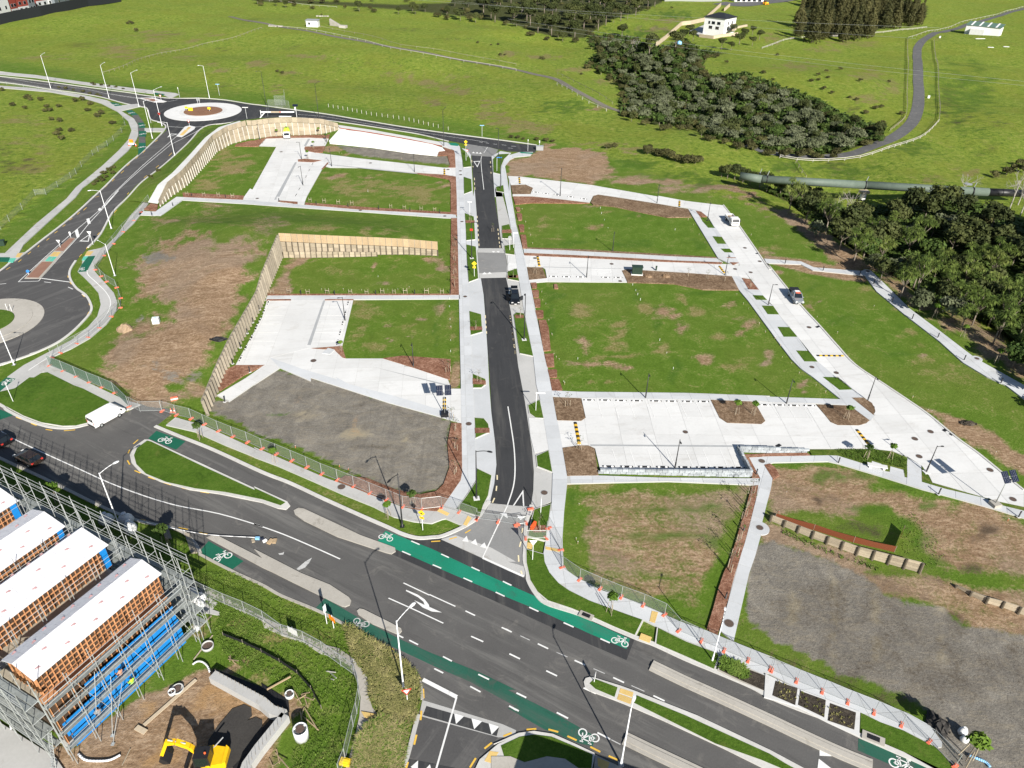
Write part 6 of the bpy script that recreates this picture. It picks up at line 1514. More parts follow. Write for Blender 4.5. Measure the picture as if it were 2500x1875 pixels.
for i,(x,y,w) in enumerate(((1578,938,.8),(1612,945,1.2),(1770,945,.8))):
    lab=('pale yellow arrow board, left on the brown roundabout mound','large yellow chevron board on the brown roundabout mound','yellow arrow board seen from behind, right on the brown roundabout mound')[i]
    s_=sign(lab,'chevron_board',q1(0,0,x,y),q1(0,0,x,y-30),'box','yellow',w*1.3,az=D90,h=1.7)
    if i==1:lettering('<<',s_,(0,-.07,1.05),1.1,'black_metal')
for i,x in enumerate((1672,1688)):sign(('left','right')[i] + ' hand grey upright board at the back of the brown roundabout mound','grey_board',q1(0,0,x,882),q1(0,0,x-5,850),'tall','grey_metal',.8,az=D90,h=2.2)
for i,(x,y) in enumerate(((68,1037),(104,1043))):sign(('left','right')[i] + ' hand white post of the board on the near roundabout lawn','grey_board',q1(0,1,x,y),q1(0,1,x-27,y-62),'tall','white',.18,az=D90+1.3)

# ------------------------------------------------------------------ bollards
def make_bollard():
    t=thing('bollard_light','black bollard light','bollard')
    MB().lathe([(.14,0),(.14,.02),(.085,.03),(.085,.85)],10).build('body',M['black_metal'],t,True)
    MB().loft([[(.09*math.cos(a),.09*math.sin(a),z+(.06*math.cos(a) if z > .95 else 0)) for a in [2*math.pi*i/10 for i in range(10)]] for z in (.86,1.02)]).build('head',M['black_metal'],t)
    MB().box((0,0,.02),(.42,.42,.05)).build('footing',M['conc'],t)
    return remember(t)
_bol=make_bollard(); _first=[True]
def bollard(c,r,x,y,label,group):
    p=G(q1(c,r,x,y),.1);
    if _first[0]:_first[0]=False; o=_bol; o.location=p; o['label']=label; o['group']=group
    else:o=dup(_bol,p,RNG.uniform(0,6),label=label,group=group)
BOL=[('black bollard light along the path under the upper left lots',1,1,(213,115,527,140,795,158,1053,178,1317,195,1568,212)),
       ('black bollard light along the path below the fenced lawn',1,1,(398,897,682,899,1028,897,1357,895,1655,892)),
       ('black bollard light along the zigzag path above the bare lot',0,1,(1618,67,1905,82,1283,230,1460,152)),
       ('black bollard light in the bark under the long timber wall',0,1,(2190,1024,2135,1132,2087,1224,2030,1344,1963,1480,2108,1550)),
       ('black bollard light on the long footpath beside the bush',3,1,(195,635,515,695,825,730,943,805,1097,960,1267,1103,1483,1260,1705,1450,2015,1645)),
       ('black bollard light on the footpath below the wide end of the lane',3,2,(645,727,1490,992,2165,1183)),
       ('black bollard light in the bark strip left of the gravel pad',2,2,(2095,824,1987,1302))]
ORD=['first','second','third','fourth','fifth','sixth','seventh','eighth','ninth','tenth','eleventh','twelfth','thirteenth','fourteenth','fifteenth','sixteenth','seventeenth','eighteenth']
def ranks(c,r,L):
    """ordinal words for a row of points: from the left when it runs across the photo, else from the far end"""
    n=len(L)//2; xs,ys=L[::2],L[1::2]; ax=0 if max(xs)-min(xs)>=(max(ys)-min(ys)) * .8 else 1
    o=sorted(range(n),key=lambda i:(xs,ys)[ax][i]); out=['']*n
    for k,i in enumerate(o):out[i]=ORD[k]+(' from the left' if ax==0 else ' from the top')
    return out
for lab,c,r,L in BOL:
    for i,w in zip(range(0,len(L),2),ranks(c,r,L)):bollard(c,r,L[i],L[i+1],lab.replace('black bollard light',w + ' bollard'),'bollards ' + lab.split(' light ')[1])
bollard(0,2,1898,212,'black bollard light at the near end of the concrete strip by the gravel lot','bollard by the gravel lot')
bollard(2,3,1835,232,'black bollard light in the bark strip nearest the lower right fence','bollard by the lower fence')
covers(FPO[0],1,1,[],ZP)

# ------------------------------------------------------------------ speed humps of black and yellow blocks
def speed_hump(label,c,r,a,b,n):
    A,B=G(q1(c,r,*a),ZD),G(q1(c,r,*b),ZD); t=thing('speed_hump',label,'speed hump',A)
    for i in range(n):
        p,p2=(B-A)*i/n,(B-A)*(i + .97)/n; d=(B-A)/np.linalg.norm(B-A); nn=np.array([-d[1],d[0],0])
        secs=[[pp-nn * .26+[0,0,.005],pp+nn * .26+[0,0,.005],pp+nn * .12+[0,0,.07],pp-nn * .12+[0,0,.07]] for pp in (p,p2)]
        MB().loft(secs).build('block',M['black'] if i%2==0 else M['yellow_rubber'],t)
speed_hump('black and yellow speed hump at the street entry of the lower car park',2,2,(567,383),(602,568),10)
speed_hump('black and yellow speed hump where the lower car park joins the lane',3,2,(800,445),(912,582),9)
speed_hump('black and yellow speed hump at the street entry of the middle driveway',2,1,(250,572),(266,658),8)
speed_hump('black and yellow speed hump at the far end of the middle driveway',2,1,(1783,655),(1828,714),8)
speed_hump('black and yellow speed hump near the right end of the top driveway',2,1,(1448,105),(1446,155),7)
speed_hump('black and yellow speed hump across the middle of the long right lane',3,1,(462,1410),(690,1412),10)
speed_hump('black and yellow speed hump at the street end of the upper left driveway',1,0,(1607,1425),(1607,1478),6)
speed_hump('black and yellow speed hump at the street end of the top driveway',2,0,(95,1495),(100,1552),7)
speed_hump('black and yellow speed hump under the solar tower at the gravel lot corner',1,2,(1607,172),(1606,290),7)

# ------------------------------------------------------------------ solar camera towers
def solar_tower(label,bp,h,az,trailer=True):
    B=G(bp,.1); t=thing('solar_tower',label,'solar tower',B,az)
    MB().box((0,0,.25),(1.1,1.1,.5)).build('ballast_block',M['conc_old'] if trailer else M['black_metal'],t)
    MB().tube((0,0,.4),(0,0,h),.07,.05,8).build('mast',M['steel'],t,True)
    MB().tube((-.9,0,h),(.9,0,h),.04,.04,6).build('crossbar',M['steel'],t)
    for s in (-1,1):
        c=np.array([s * .62,-.1,h + .05]); ax=(np.array([1.,0,0]),np.array([0,math.cos(.7),math.sin(.7)]),np.array([0,-math.sin(.7),math.cos(.7)]))
        p=MB().box(c,(.95,1.55,.05),ax=ax).build('solar_panel',M['solar'],t)
        mb=MB()
        for k in (-.25,0,.25):mb.box(c+ax[0]*k+ax[2] * .03,(.012,1.5,.006),ax=ax)
        mb.box(c+ax[2] * .03,(.9,.012,.008),ax=ax); mb.build('cell_lines',M['grey_metal'],p)
    for s in (-.25,0,.25):MB().lathe([(.02,0),(.09,.03),(.09,.16),(.03,.2)],8,(s,-.2,h - .5)).build('camera',M['black_metal'],t)
    return t
solar_tower('solar camera tower of two dark panels at the driveway beside the gravel lot',q1(1,2,1610,325),4.6,.12,False)
solar_tower('solar camera tower on a pale block at the wide end of the right lane',q1(3,2,1962,1085),5.0,.25)
t=thing('solar_sign','white solar powered unit on a post above the northern timber wall','solar unit',G(q1(1,0,362,990)))
MB().tube((0,0,0),(0,0,3.6),.09,.09,8).build('post',M['white_metal'],t)
MB().box((-.15,0,2.9),(.5,.4,1.0)).build('cabinet',M['white_metal'],t)
MB().box((0,-.1,4.0),(1.8,.9,.06),ax=(np.array([1.,0,0]),np.array([0,.8,.6]),np.array([0,-.6,.8]))).build('solar_panel',M['solar'],t)
# boom gate on the northern road
P0,P1=GH(q1(1,0,62,985)),GH(q1(1,0,355,985)); t=thing('boom_gate','long white boom gate with a red band across the northern road','boom gate',P0); d=P1-P0
MB().tube((0,0,0),(0,0,2.2),.12,.12,6).build('post',M['white_metal'],t)
for a,b,m in ((0,.3,'white_metal'),(.3,.55,'beige'),(.55,.58,'red'),(.58,.97,'white_metal')):MB().beam(d*a+[0,0,1.6],d*b+[0,0,1.6],.35,.35).build('boom_section',M[m],t)
MB().beam(d * .12+[0,0,1.5],d*-.02+[.4,-2.0,.1],.25,.25).build('brace',M['white_metal'],t)
MB().box(d*1.0+[0,0,.5],(1.4,.8,1.0)).build('counterweight',M['black_metal'],t)
MB().box(d * .72+[0,-1.2,.35],(4.2,.5,.3)).build('drawbar',M['white_metal'],t)
# transformer and small cabinet
B=G(q1(2,1,1087,722),ZB); t=thing('transformer_cabinet','dark green power cabinet on a pale plinth in the bark beside the middle driveway','power cabinet',B,-.05)
MB().box((0,0,.1),(2.4,1.5,.2)).build('plinth',M['conc'],t)
MB().box((0,0,.95),(2.1,1.2,1.5)).build('body',M['transformer'],t)
MB().box((0,0,1.74),(2.3,1.4,.08)).build('lid',M['transformer'],t)
for k in range(4):
    dr=MB().box((-.78+k * .52,-.62,.95),(.44,.05,1.3)).build('door',M['transformer'],t)
    MB().box((-.64+k * .52,-.66,1.0),(.04,.03,.2)).build('handle',M['black_metal'],dr)
t=thing('service_post','small dark green service post in the bark by the power cabinet','service post',G(q1(2,1,1250,690),ZB))
MB().box((0,0,.45),(.3,.25,.9)).build('body',M['transformer'],t); MB().box((0,0,.93),(.36,.3,.06)).build('cap',M['transformer'],t)
t=thing('green_cabinet','green street cabinet on the grass at the far left edge','street cabinet',G(q1(0,1,12,480)),.3)
MB().box((0,0,.55),(1.6,1.0,1.1)).build('body',M['transformer'],t); MB().box((0,0,1.13),(1.7,1.1,.08)).build('lid',M['transformer'],t)
t=thing('service_cabinet','grey utility cabinet at the dead end of the northern road','street cabinet',G(q1(2,0,268,1265),0))
MB().box((0,0,.6),(2.2,1.3,1.2)).build('body',M['grey_metal'],t); MB().box((0,0,1.22),(2.3,1.4,.06)).build('lid',M['steel'],t)
t=thing('roadwork_trolley','orange arrow trailer with cones on the far left footpath','arrow trailer',G(q1(0,0,1115,1225),ZP))
MB().box((0,0,.5),(1.6,1.0,.5)).build('base',M['white_metal'],t); MB().box((0,0,1.2),(1.1,.25,1.0)).build('board',M['orange_sign'],t)
for s in (-1,1):MB().lathe([(.3,0),(.3,.35),(.1,.36)],8,(s * .9,0,0)).build('wheel',M['black'],t)
for i,(x,y,lab) in enumerate(((1090,1228,'left orange and white cone beside the arrow trailer'),(1148,1232,'right orange and white cone beside the arrow trailer'))):
    t=thing('traffic_cone',lab,'traffic cone',G(q1(0,0,x,y),ZP))
    MB().box((0,0,.03),(.5,.5,.06)).build('base',M['orange'],t); MB().lathe([(.2,.05),(.05,.9)],10).build('cone',M['orange'],t); MB().lathe([(.155,.32),(.11,.6)],10).build('white_band',M['white'],t)
for x,y,lab in ((1447,300,'left red and white traffic cone by the entrance gate'),(1475,300,'right red and white traffic cone by the entrance gate')):
    t=thing('traffic_cone',lab,'traffic cone',G(q1(0,2,x,y)))
    MB().box((0,0,.03),(.4,.4,.06)).build('base',M['coral'],t); MB().lathe([(.17,.05),(.04,.8)],10).build('cone',M['coral'],t); MB().lathe([(.135,.25),(.1,.48)],10).build('white_band',M['white'],t)
t=thing('water_barrier','red and white plastic barrier inside the entrance gate','barrier',G(q1(0,2,1480,215)),.4)
MB().box((0,0,.5),(1.0,.3,1.0)).build('body',M['coral'],t); MB().box((0,0,.7),(1.02,.32,.2)).build('white_band',M['white'],t)
t=thing('water_barrier','bright red plastic barrier blocks by the right kerb of the street mouth','barrier',G(q1(2,2,215,1270),.15),1.1)
for k in range(2):MB().box((-.3+k * .6,0,.3),(.5,.35,.6)).build('block',M['orange'],t)
for x,y,lab in ((190,1120,'orange fence block on the kerb above the street mouth'),(75,1255,'orange fence block on the road at the street mouth')):
    t=thing('fence_block',lab,'fence block',G(q1(2,2,x,y),.05),.3); MB().beam((-.4,0,.1),(.4,0,.1),.35,.2).build('block',M['coral'],t); MB().beam((-.25,0,.22),(.25,0,.22),.2,.06).build('grip',M['coral'],t)

# ------------------------------------------------------------------ stakes, pegs
def make_stakes():
    t=thing('tree_stakes','pair of timber tree stakes','tree stakes')
    for s in (-1,1):MB().box((s * .32,0,.55),(.06,.06,1.1)).build('stake',M['timber'],t)
    MB().box((0,0,.62),(.62,.03,.09)).build('tie_bar',M['timber'],t)
    MB().tube((0,0,0),(.02,0,.95),.02,.01,5).build('seedling_stem',M['bark'],t)
    return remember(t)
_st=make_stakes(); _st_used=[False]
def stakes(c,r,L,label,z=ZB):
    for i,w in zip(range(0,len(L),2),ranks(c,r,L)):
        p=G(q1(c,r,L[i],L[i+1]),z); gr = 'tree stakes ' + label.split('stakes ')[1]; lb=label.replace('pair of timber tree stakes','tree stakes ' + w)
        if not _st_used[0]:_st_used[0]=True; _st.location=p; _st['label']=lb; _st['group']=gr
        else:dup(_st,p,RNG.uniform(-.25,.25),RNG.uniform(.9,1.15),lb,gr)
stakes(1,1,(475,112,593,122,713,133,828,140,1155,165,1270,175,1413,188,1525,192),'pair of timber tree stakes along the path above the paling fence')
stakes(1,1,(155,890,295,884,457,893,620,888,815,890,952,893,1085,888,1182,888,1278,888,1457,888,1587,888),'pair of timber tree stakes along the lower edge of the fenced lawn')
stakes(0,1,(1580,60,1722,64,1845,70,1965,80),'pair of timber tree stakes by the path end under the curved wall')
def make_peg(m,nm):
    t=thing('survey_peg',nm,'survey peg'); MB().box((0,0,.2),(.05,.05,.5)).build('stake',M[m],t); MB().box((0,0,.42),(.06,.06,.08)).build('painted_top',M['white'],t); return remember(t)
_pg={'timber': make_peg('fence_pine','p'),'white': make_peg('white','p'),'red': make_peg('coral','p')}; _pu=set()
def pegs(kind,c,r,L,label):
    for i,w in zip(range(0,len(L),2),ranks(c,r,L)):
        p=G(q1(c,r,L[i],L[i+1]),-.05)
        if kind not in _pu:_pu.add(kind); o=_pg[kind]; o.location=p
        else:o=dup(_pg[kind],p,RNG.uniform(-.5,.5),RNG.uniform(.6,1.1))
        o['label'] = 'survey peg ' + w + ' ' + label.split('peg ')[1]; o['group'] = 'survey pegs ' + label.split('peg ')[1]
pegs('timber',2,1,(120,180,150,290,178,345,190,400,208,470,285,880,292,945,320,980,345,1120,370,1235,375,1240,388,1405,408,1430,432,1450,470,1645),'short timber survey peg at the left of the right hand lawns')
pegs('timber',3,1,(30,1220,110,1270,155,1330,170,1430,250,1480,312,1565,465,1090,635,1225,945,1000),'short timber survey peg beside the stepped footpath of the long lane')
pegs('timber',2,1,(1520,270,1565,310,1612,395,1660,460,1930,900,1985,980,2030,1020,2120,1150,2170,1215,2050,400),'short timber survey peg near the grass squares of the long lane')
pegs('white',2,1,(780,170,790,215,815,268,845,335,1052,818,1078,865,1095,900,1117,945,1280,1285,1340,1392,1395,1525,1410,352,590,1442),'tiny white survey peg in the middle of the right hand lawns')
pegs('white',1,1,(1048,747,962,15,962,30,1650,1000,1655,1110,1660,1285,1660,1380,1650,938),'tiny white survey peg on a lawn left of the street')
pegs('timber',1,1,(1662,1180,1215,860,910,865,1130,860,1487,850,1310,840,570,860,755,860,1640,130,1655,20,430,175,470,180,755,197,1065,212,1225,222,1380,242,1423,246),'short timber survey peg round the lots left of the street')
pegs('red',1,2,(352,600,722,760,797,785,1700,610,1710,780,1705,450),'short reddish survey peg round the edge of the gravel lot')
pegs('timber',2,2,(600,1085,575,1375,590,1410,470,55,478,65,850,1215),'short timber survey peg in the patchy lot beside the street mouth')
pegs('timber',3,2,(1398,290,1430,300,1270,180,1970,650,2170,770,535,135,455,80,205,985),'short timber survey peg beside the wide end of the right lane')
pegs('red',3,2,(142,1145,2075,1215),'short orange survey peg in the rough ground at lower right')
pegs('timber',1,0,(720,1295,740,1300,1050,1330,1070,1330,545,1470,475,1610,1655,1640,1245,1345),'short timber survey peg near the gravel strip and white sheet')
# ------------------------------------------------------------------ vehicles
def face(c,r,x,y,fx,fy,z=0.0):
    p=G(q1(c,r,x,y),z); d=G(q1(c,r,fx,fy),z)-p
    return p,math.atan2(d[1],d[0])
def sec8(x,w,z0,z1,ch=.12,top=.86):
    return [(x,-w,z0+ch),(x,-w * .9,z0),(x,w * .9,z0),(x,w,z0+ch),(x,w,z1-ch),(x,w*top,z1),(x,-w*top,z1),(x,-w,z1-ch)]
def wheels(t,xs,w,r=.34,wd=.22):
    for x in xs:
        for s in (-1,1):
            wh=MB().tube((x,s*(w-wd),r),(x,s*(w + .02),r),r,r,16).build('wheel',M['black'],t)
            MB().tube((x,s*(w - .02),r),(x,s*(w + .035),r),r * .62,r * .5,10).build('rim',M['steel'],wh)
def car(label,name,at,paint,L=4.5,W=1.8,kind='hatch',cat='car'):
    p,rz=at
    t=thing(name,label,cat,(*p[:2],max(p[2],.0)),rz)
    h,w=L/2,W/2; P=M[paint]
    if kind == 'van':
        MB().loft([sec8(-h,w * .94,.32,1.85,.1,.84),sec8(-h + .12,w,.28,2.0),sec8(h-1.5,w,.28,2.0),sec8(h-1.0,w,.28,1.92,.12,.82),sec8(h - .35,w,.28,1.2,.12,.9),sec8(h,w * .9,.35,.85,.1,.9)]).build('body',P,t)
        MB().add([(h - .98,-w * .78,1.84),(h - .98,w * .78,1.84),(h - .36,w * .86,1.2),(h - .36,-w * .86,1.2),(h - .94,-w * .78,1.86),(h - .94,w * .78,1.86),(h - .31,w * .86,1.21),(h - .31,-w * .86,1.21)],[(0,1,2,3),(7,6,5,4),(0,3,7,4),(1,5,6,2),(0,4,5,1),(3,2,6,7)]).build('windscreen',M['glass'],t)
        for s in (-1,1):
            MB().add([(h-1.75,s*(w + .004),1.2),(h - .62,s*(w - .02),1.2),(h-1.02,s*(w - .06),1.72),(h-1.75,s*(w - .04),1.74),(h-1.75,s*(w - .03),1.2),(h - .62,s*(w - .06),1.2),(h-1.02,s*(w - .1),1.72),(h-1.75,s*(w - .1),1.74)],[(0,1,2,3),(4,5,6,7),(0,1,5,4),(3,2,6,7),(0,3,7,4),(1,2,6,5)]).build('side_window',M['glass'],t)
            MB().box((h - .75,s*(w + .12),1.2),(.12,.2,.25)).build('wing_mirror',M['black'],t)
            MB().box((-h + .02,s*w * .86,1.05),(.06,.14,.5)).build('tail_light',M['red'],t)
            MB().box((h - .06,s*w * .7,.82),(.12,.3,.16)).build('headlight',M['offwhite'],t)
            MB().box((-.55,s*(w + .004),1.1),(.015,.012,1.4)).build('door_seam',M['grey_metal'],t)
        MB().box((-h - .005,0,1.5),(.05,W * .74,.5)).build('rear_window',M['glass'],t)
        MB().box((-h - .02,0,.5),(.14,W * .9,.16)).build('rear_bumper',M['black'],t)
        MB().box((-h - .03,0,.85),(.03,.5,.12)).build('number_plate',M['white'],t)
        wheels(t,(-h + .95,h-1.15),w,.33); return t
    if kind == 'ute': secs=[(-h,.95,.5,.98),(-h + .15,1,.42,1.02),(h-1.5,1,.4,1.05),(h-1.3,1,.4,1.06),(h - .25,.96,.42,.92),(h,.88,.5,.78)]; cab=(-h+1.75,-h+2.1,h-2.05,h-1.35,1.03,1.72)
    elif kind == 'suv': secs=[(-h,.92,.45,.95),(-h + .15,1,.34,1.02),(h-1.3,1,.32,1.02),(h - .35,.96,.34,.88),(h,.84,.42,.7)]; cab=(-h + .1,-h + .45,h-2.1,h-1.25,1.0,1.62)
    else:secs=[(-h,.9,.42,.9),(-h + .18,1,.3,.98),(h-1.2,1,.28,.96),(h - .35,.95,.3,.8),(h,.82,.38,.64)]; cab=(-h + .12,-h + .6,h-2.0,h-1.1,.95,1.46)
    MB().loft([sec8(x,w*a,z0,z1) for x,a,z0,z1 in secs]).build('body',P,t)
    x0,x1,x2,x3,zb,zt=cab; wt=w * .76; wb=w * .9
    MB().loft([[(x0,-wb,zb),(x0,wb,zb),(x3,wb,zb),(x3,-wb,zb)],[(x1,-wt,zt),(x1,wt,zt),(x2,wt,zt),(x2,-wt,zt)]]).build('window_band',M['glass'],t)
    MB().loft([[(x1 - .06,-wt - .03,zt - .02),(x1 - .06,wt + .03,zt - .02),(x2 + .06,wt + .03,zt - .02),(x2 + .06,-wt - .03,zt - .02)],[(x1 + .05,-wt + .05,zt + .06),(x1 + .05,wt - .05,zt + .06),(x2 - .05,wt - .05,zt + .06),(x2 - .05,-wt + .05,zt + .06)]]).build('roof',P,t)
    for s in (-1,1):
        for a,b in ((x0,x1),(x3,x2),((x0+x3)/2 - .1,(x1+x2)/2 - .1)):MB().beam((a,s*(wb + .01),zb),(b,s*(wt + .01),zt),.09,.05).build('pillar',P,t)
        MB().box((x3 - .25,s*(w + .1),zb + .08),(.14,.22,.15)).build('wing_mirror',P,t)
        MB().box((h - .12,s*w * .66,secs[-1][3] + .04),(.2,.36,.14)).build('headlight',M['offwhite'],t)
        MB().box((-h + .05,s*w * .74,.86),(.12,.3,.18)).build('tail_light',M['red'],t)
        MB().box((0,s*(w + .004),.82),(.2,.02,.03)).build('door_handle',M['steel'],t)
    MB().box((h - .01,0,.58),(.06,W * .5,.16)).build('grille',M['black'],t)
    MB().box((h + .02,0,.48),(.02,.46,.11)).build('number_plate',M['white'],t)
    wheels(t,(-h + .85,h - .85),w - .02,.36 if kind != 'hatch' else .32)
    return t
car('white delivery van parked beside the lawn at the entrance','parked_van',face(0,2,912,362,1015,305),'white',5.0,1.85,'van','van')
car('dark bronze hatchback with red tail lights on the shaded road','parked_car',face(0,2,248,712,130,655),'brown_paint',4.3,1.8,'hatch')
car('black car cut by the left edge of the photo on the shaded road','parked_car',face(0,2,-5,552,-120,500),'black_paint',4.3,1.8,'hatch')
t=car('black car with its doors and tailgate open in the street parking bay','parked_car',face(2,1,58,950,66,1010,.03),'black_paint',4.5,1.8,'suv')
t.location[2]=.04
MB().beam((-2.05,0,1.68),(-2.75,0,1.95),1.3,.07).build('tailgate',M['black_paint'],t)
for x in (.35,-.75):MB().box((x,-1.25,.75),(.95,.08,.9),.9).build('open_door',M['black_paint'],t)
for x in (.35,):MB().box((x,1.2,.75),(.95,.08,.9),-.9).build('open_door',M['black_paint'],t)
t=car('silver ute with black tray cover and red roof load on the right lane','parked_ute',face(3,1,282,940,322,1005,ZD),'silver',5.2,1.86,'ute','ute')
MB().box((-1.75,0,1.1),(1.5,1.7,.14)).build('tray_cover',M['black'],t)
rk=MB().box((-1.6,0,1.55),(1.7,1.75,.1)).build('rack',M['black_metal'],t)
for a in (-1,1):
    for b in (-1,1):MB().tube((-1.6+a * .75,b * .8,1.05),(-1.6+a * .75,b * .8,1.55),.03,.03,5).build('rack_leg',M['black_metal'],rk)
MB().box((-.1,0,1.84),(.7,.9,.1)).build('white_box',M['white'],t); MB().box((.5,0,1.83),(.5,.9,.09)).build('red_box',M['coral'],t)
# small white tipper truck
p,rz=face(2,1,1885,292,1925,340,ZD)
def truck(label,p,rz,tank=False,L=5.6):
    t=thing('parked_truck',label,'truck',p,rz); h=L/2; w=.98
    MB().box((0,0,.55),(L - .4,.8,.18)).build('chassis',M['black_metal'],t)
    cb=MB().loft([sec8(h-1.7,w,.5,2.05,.1,.9),sec8(h - .35,w,.5,2.0,.1,.86),sec8(h - .02,w * .97,.45,1.25,.1,.95),sec8(h,w * .95,.5,.95,.1,.95)]).build('cab',M['white'],t)
    MB().add([(h - .33,-w * .8,1.92),(h - .33,w * .8,1.92),(h + .0,w * .88,1.26),(h + .0,-w * .88,1.26),(h - .29,-w * .8,1.94),(h - .29,w * .8,1.94),(h + .04,w * .88,1.27),(h + .04,-w * .88,1.27)],[(0,1,2,3),(7,6,5,4),(0,3,7,4),(1,5,6,2),(0,4,5,1),(3,2,6,7)]).build('windscreen',M['glass'],t)
    for s in (-1,1):
        MB().box((h - .95,s*(w + .002),1.5),(.9,.03,.5)).build('side_window',M['glass'],t)
        MB().box((h - .2,s*(w + .16),1.45),(.1,.2,.35)).build('wing_mirror',M['black'],t)
        MB().box((h + .01,s * .68,.8),(.06,.34,.18)).build('headlight',M['offwhite'],t)
    MB().box((h + .01,0,.98),(.05,1.5,.14)).build('grille',M['black'],t)
    if tank:
        tk=MB().tube((-h + .1,0,1.7),(h-1.8,0,1.7),.95,.95,16).build('tank',M['lime'],t,True)
        MB().lathe([(.28,0),(.28,.25)],10,(-.8,0,2.6)).build('hatch',M['black_metal'],tk)
        MB().box((-h/2,0,.8),(L * .55,1.7,.2)).build('tank_frame',M['lime'],t)
    else:
        tr=MB().box((-1.0,0,.85),(3.2,1.9,.1)).build('tray_floor',M['beige'],t)
        for s in (-1,1):MB().box((-1.0,s * .93,1.15),(3.2,.06,.5)).build('side_board',M['white'],tr)
        MB().box((-2.6,0,1.15),(.06,1.9,.5)).build('tailboard',M['white'],tr); MB().box((.6,0,1.35),(.06,1.9,.9)).build('headboard',M['white'],tr)
        MB().loft([[(-2.4,-.8,.95),(-2.4,.8,.95),(.4,.8,.95),(.4,-.8,.95)],[(-1.8,-.3,1.3),(-1.8,.3,1.3),(-.2,.3,1.3),(-.2,-.3,1.3)]]).build('load',M['soil_pile'],tr)
    wheels(t,(-h+1.1,h-1.1),w,.42,.3)
    return t
truck('small white tipper truck with a tan load on the long right lane',p,rz)
p,rz=face(1,0,282,1152,278,1210,ZD)
truck('white cab lorry with a lime green tank below the curved timber wall',p,rz,True,7.0)

# ------------------------------------------------------------------ excavator
p,rz=face(0,3,1775,1625,1600,1640,0); t=thing('excavator','yellow excavator with black cab and bent boom on the brown building plot','excavator',p,0)
b0=np.array([p[0],p[1],0]); dB=G(q1(0,3,1480,1500),2.6)[:2]-p[:2]; dB /= np.linalg.norm(dB); Xa=np.array([dB[0],dB[1],0]); Ya=np.array([-dB[1],dB[0],0]); Za=np.array([0,0,1.])
W=lambda x,y,z:Xa*x+Ya*y+Za*z
AX=(Xa,Ya,Za)
for s in (-1,1):
    pts=[(-1.3,.05),(-1.55,.3),(-1.3,.58),(1.3,.58),(1.55,.3),(1.3,.05)]
    tr=MB().loft([[W(x,s * .95+o,z) for x,z in pts] for o in (-.22,.22)]).build('track',M['black'],t)
    mb=MB()
    for i in range(9):mb.box(W(-1.2+i * .3,s * .95,.6),(.1,.46,.05),ax=AX)
    mb.build('grouser',M['grey_metal'],tr)
MB().box(W(0,0,.45),(1.4,1.5,.3),ax=AX).build('undercarriage',M['black_metal'],t)
MB().loft([[W(-1.55,y,z) for y,z in ((-.85,.75),(.85,.75),(.75,1.35),(-.75,1.35))],[W(-.2,y,z) for y,z in ((-1,.7),(1,.7),(1,1.35),(-1,1.35))],[W(.9,y,z) for y,z in ((-.95,.7),(.5,.7),(.5,1.05),(-.95,1.05))]]).build('body',M['digger'],t)
MB().loft([[W(-1.75,y,z) for y,z in ((-.8,.75),(.8,.75),(.7,1.4),(-.7,1.4))],[W(-1.45,y,z) for y,z in ((-.95,.7),(.95,.7),(.9,1.45),(-.9,1.45))]]).build('counterweight',M['digger'],t)
cb=MB().loft([[W(x,y,1.2) for x,y in ((-.55,-.15),(-.55,.95),(.95,.95),(.95,-.15))],[W(x,y,2.5) for x,y in ((-.45,-.1),(-.45,.9),(.7,.9),(.7,-.1))]]).build('cab',M['glass'],t)
MB().box(W(.12,.4,2.54),(1.3,1.12,.1),ax=AX).build('cab_roof',M['black_metal'],cb)
for x,y in ((-.5,-.13),(-.5,.93),(.85,.93),(.85,-.13)):MB().beam(W(x,y,1.2),W(x * .88,y * .97,2.5),.09,.09).build('cab_post',M['black_metal'],cb)
MB().lathe([(.09,0),(.09,.16),(.03,.2)],8,W(-.2,.5,2.58)).build('beacon',M['orange'],cb)
bm_=MB()
prof=[(.8,1.0),(1.5,2.3),(2.5,3.1),(3.4,3.0)]
for (x0,z0),(x1,z1) in zip(prof[:-1],prof[1:]):bm_.beam(W(x0,-.4,z0),W(x1,-.4,z1),.36,.42,up=Ya)
bm_.build('boom',M['digger'],t)
st_=MB().beam(W(3.2,-.4,3.25),W(4.1,-.4,1.2),.3,.34,up=Ya).build('stick',M['digger'],t)
MB().tube(W(1.7,-.4,2.75),W(3.1,-.4,3.4),.07,.07,6).build('ram',M['steel'],t)
MB().loft([[W(x,y,z) for x,z in ((4.15,1.3),(4.35,.75),(4.05,.3),(3.45,.35),(3.7,.75))] for y in (-.85,.05)]).build('bucket',M['black_metal'],t)
MB().box(W(1.9,0,.35),(.15,2.2,.5),ax=AX).build('blade',M['black_metal'],t)
MB().tube(W(-.3,-.7,1.3),W(-1.0,-1.6,1.5),.06,.06,6).build('mirror_arm',M['grey_metal'],t)
for lab,pt in (('black tracked sand heap, upper lobe beside the excavator',q(0,3,1850,1290,1960,1160,2060,1122,2120,1150,2125,1215,2080,1260,2160,1230,2212,1255,2212,1430,2050,1560,1950,1659,1820,1659,1740,1560,1760,1420)),):
    slab('tracked_sand',pt,.05,M['charred'],depth=.1)

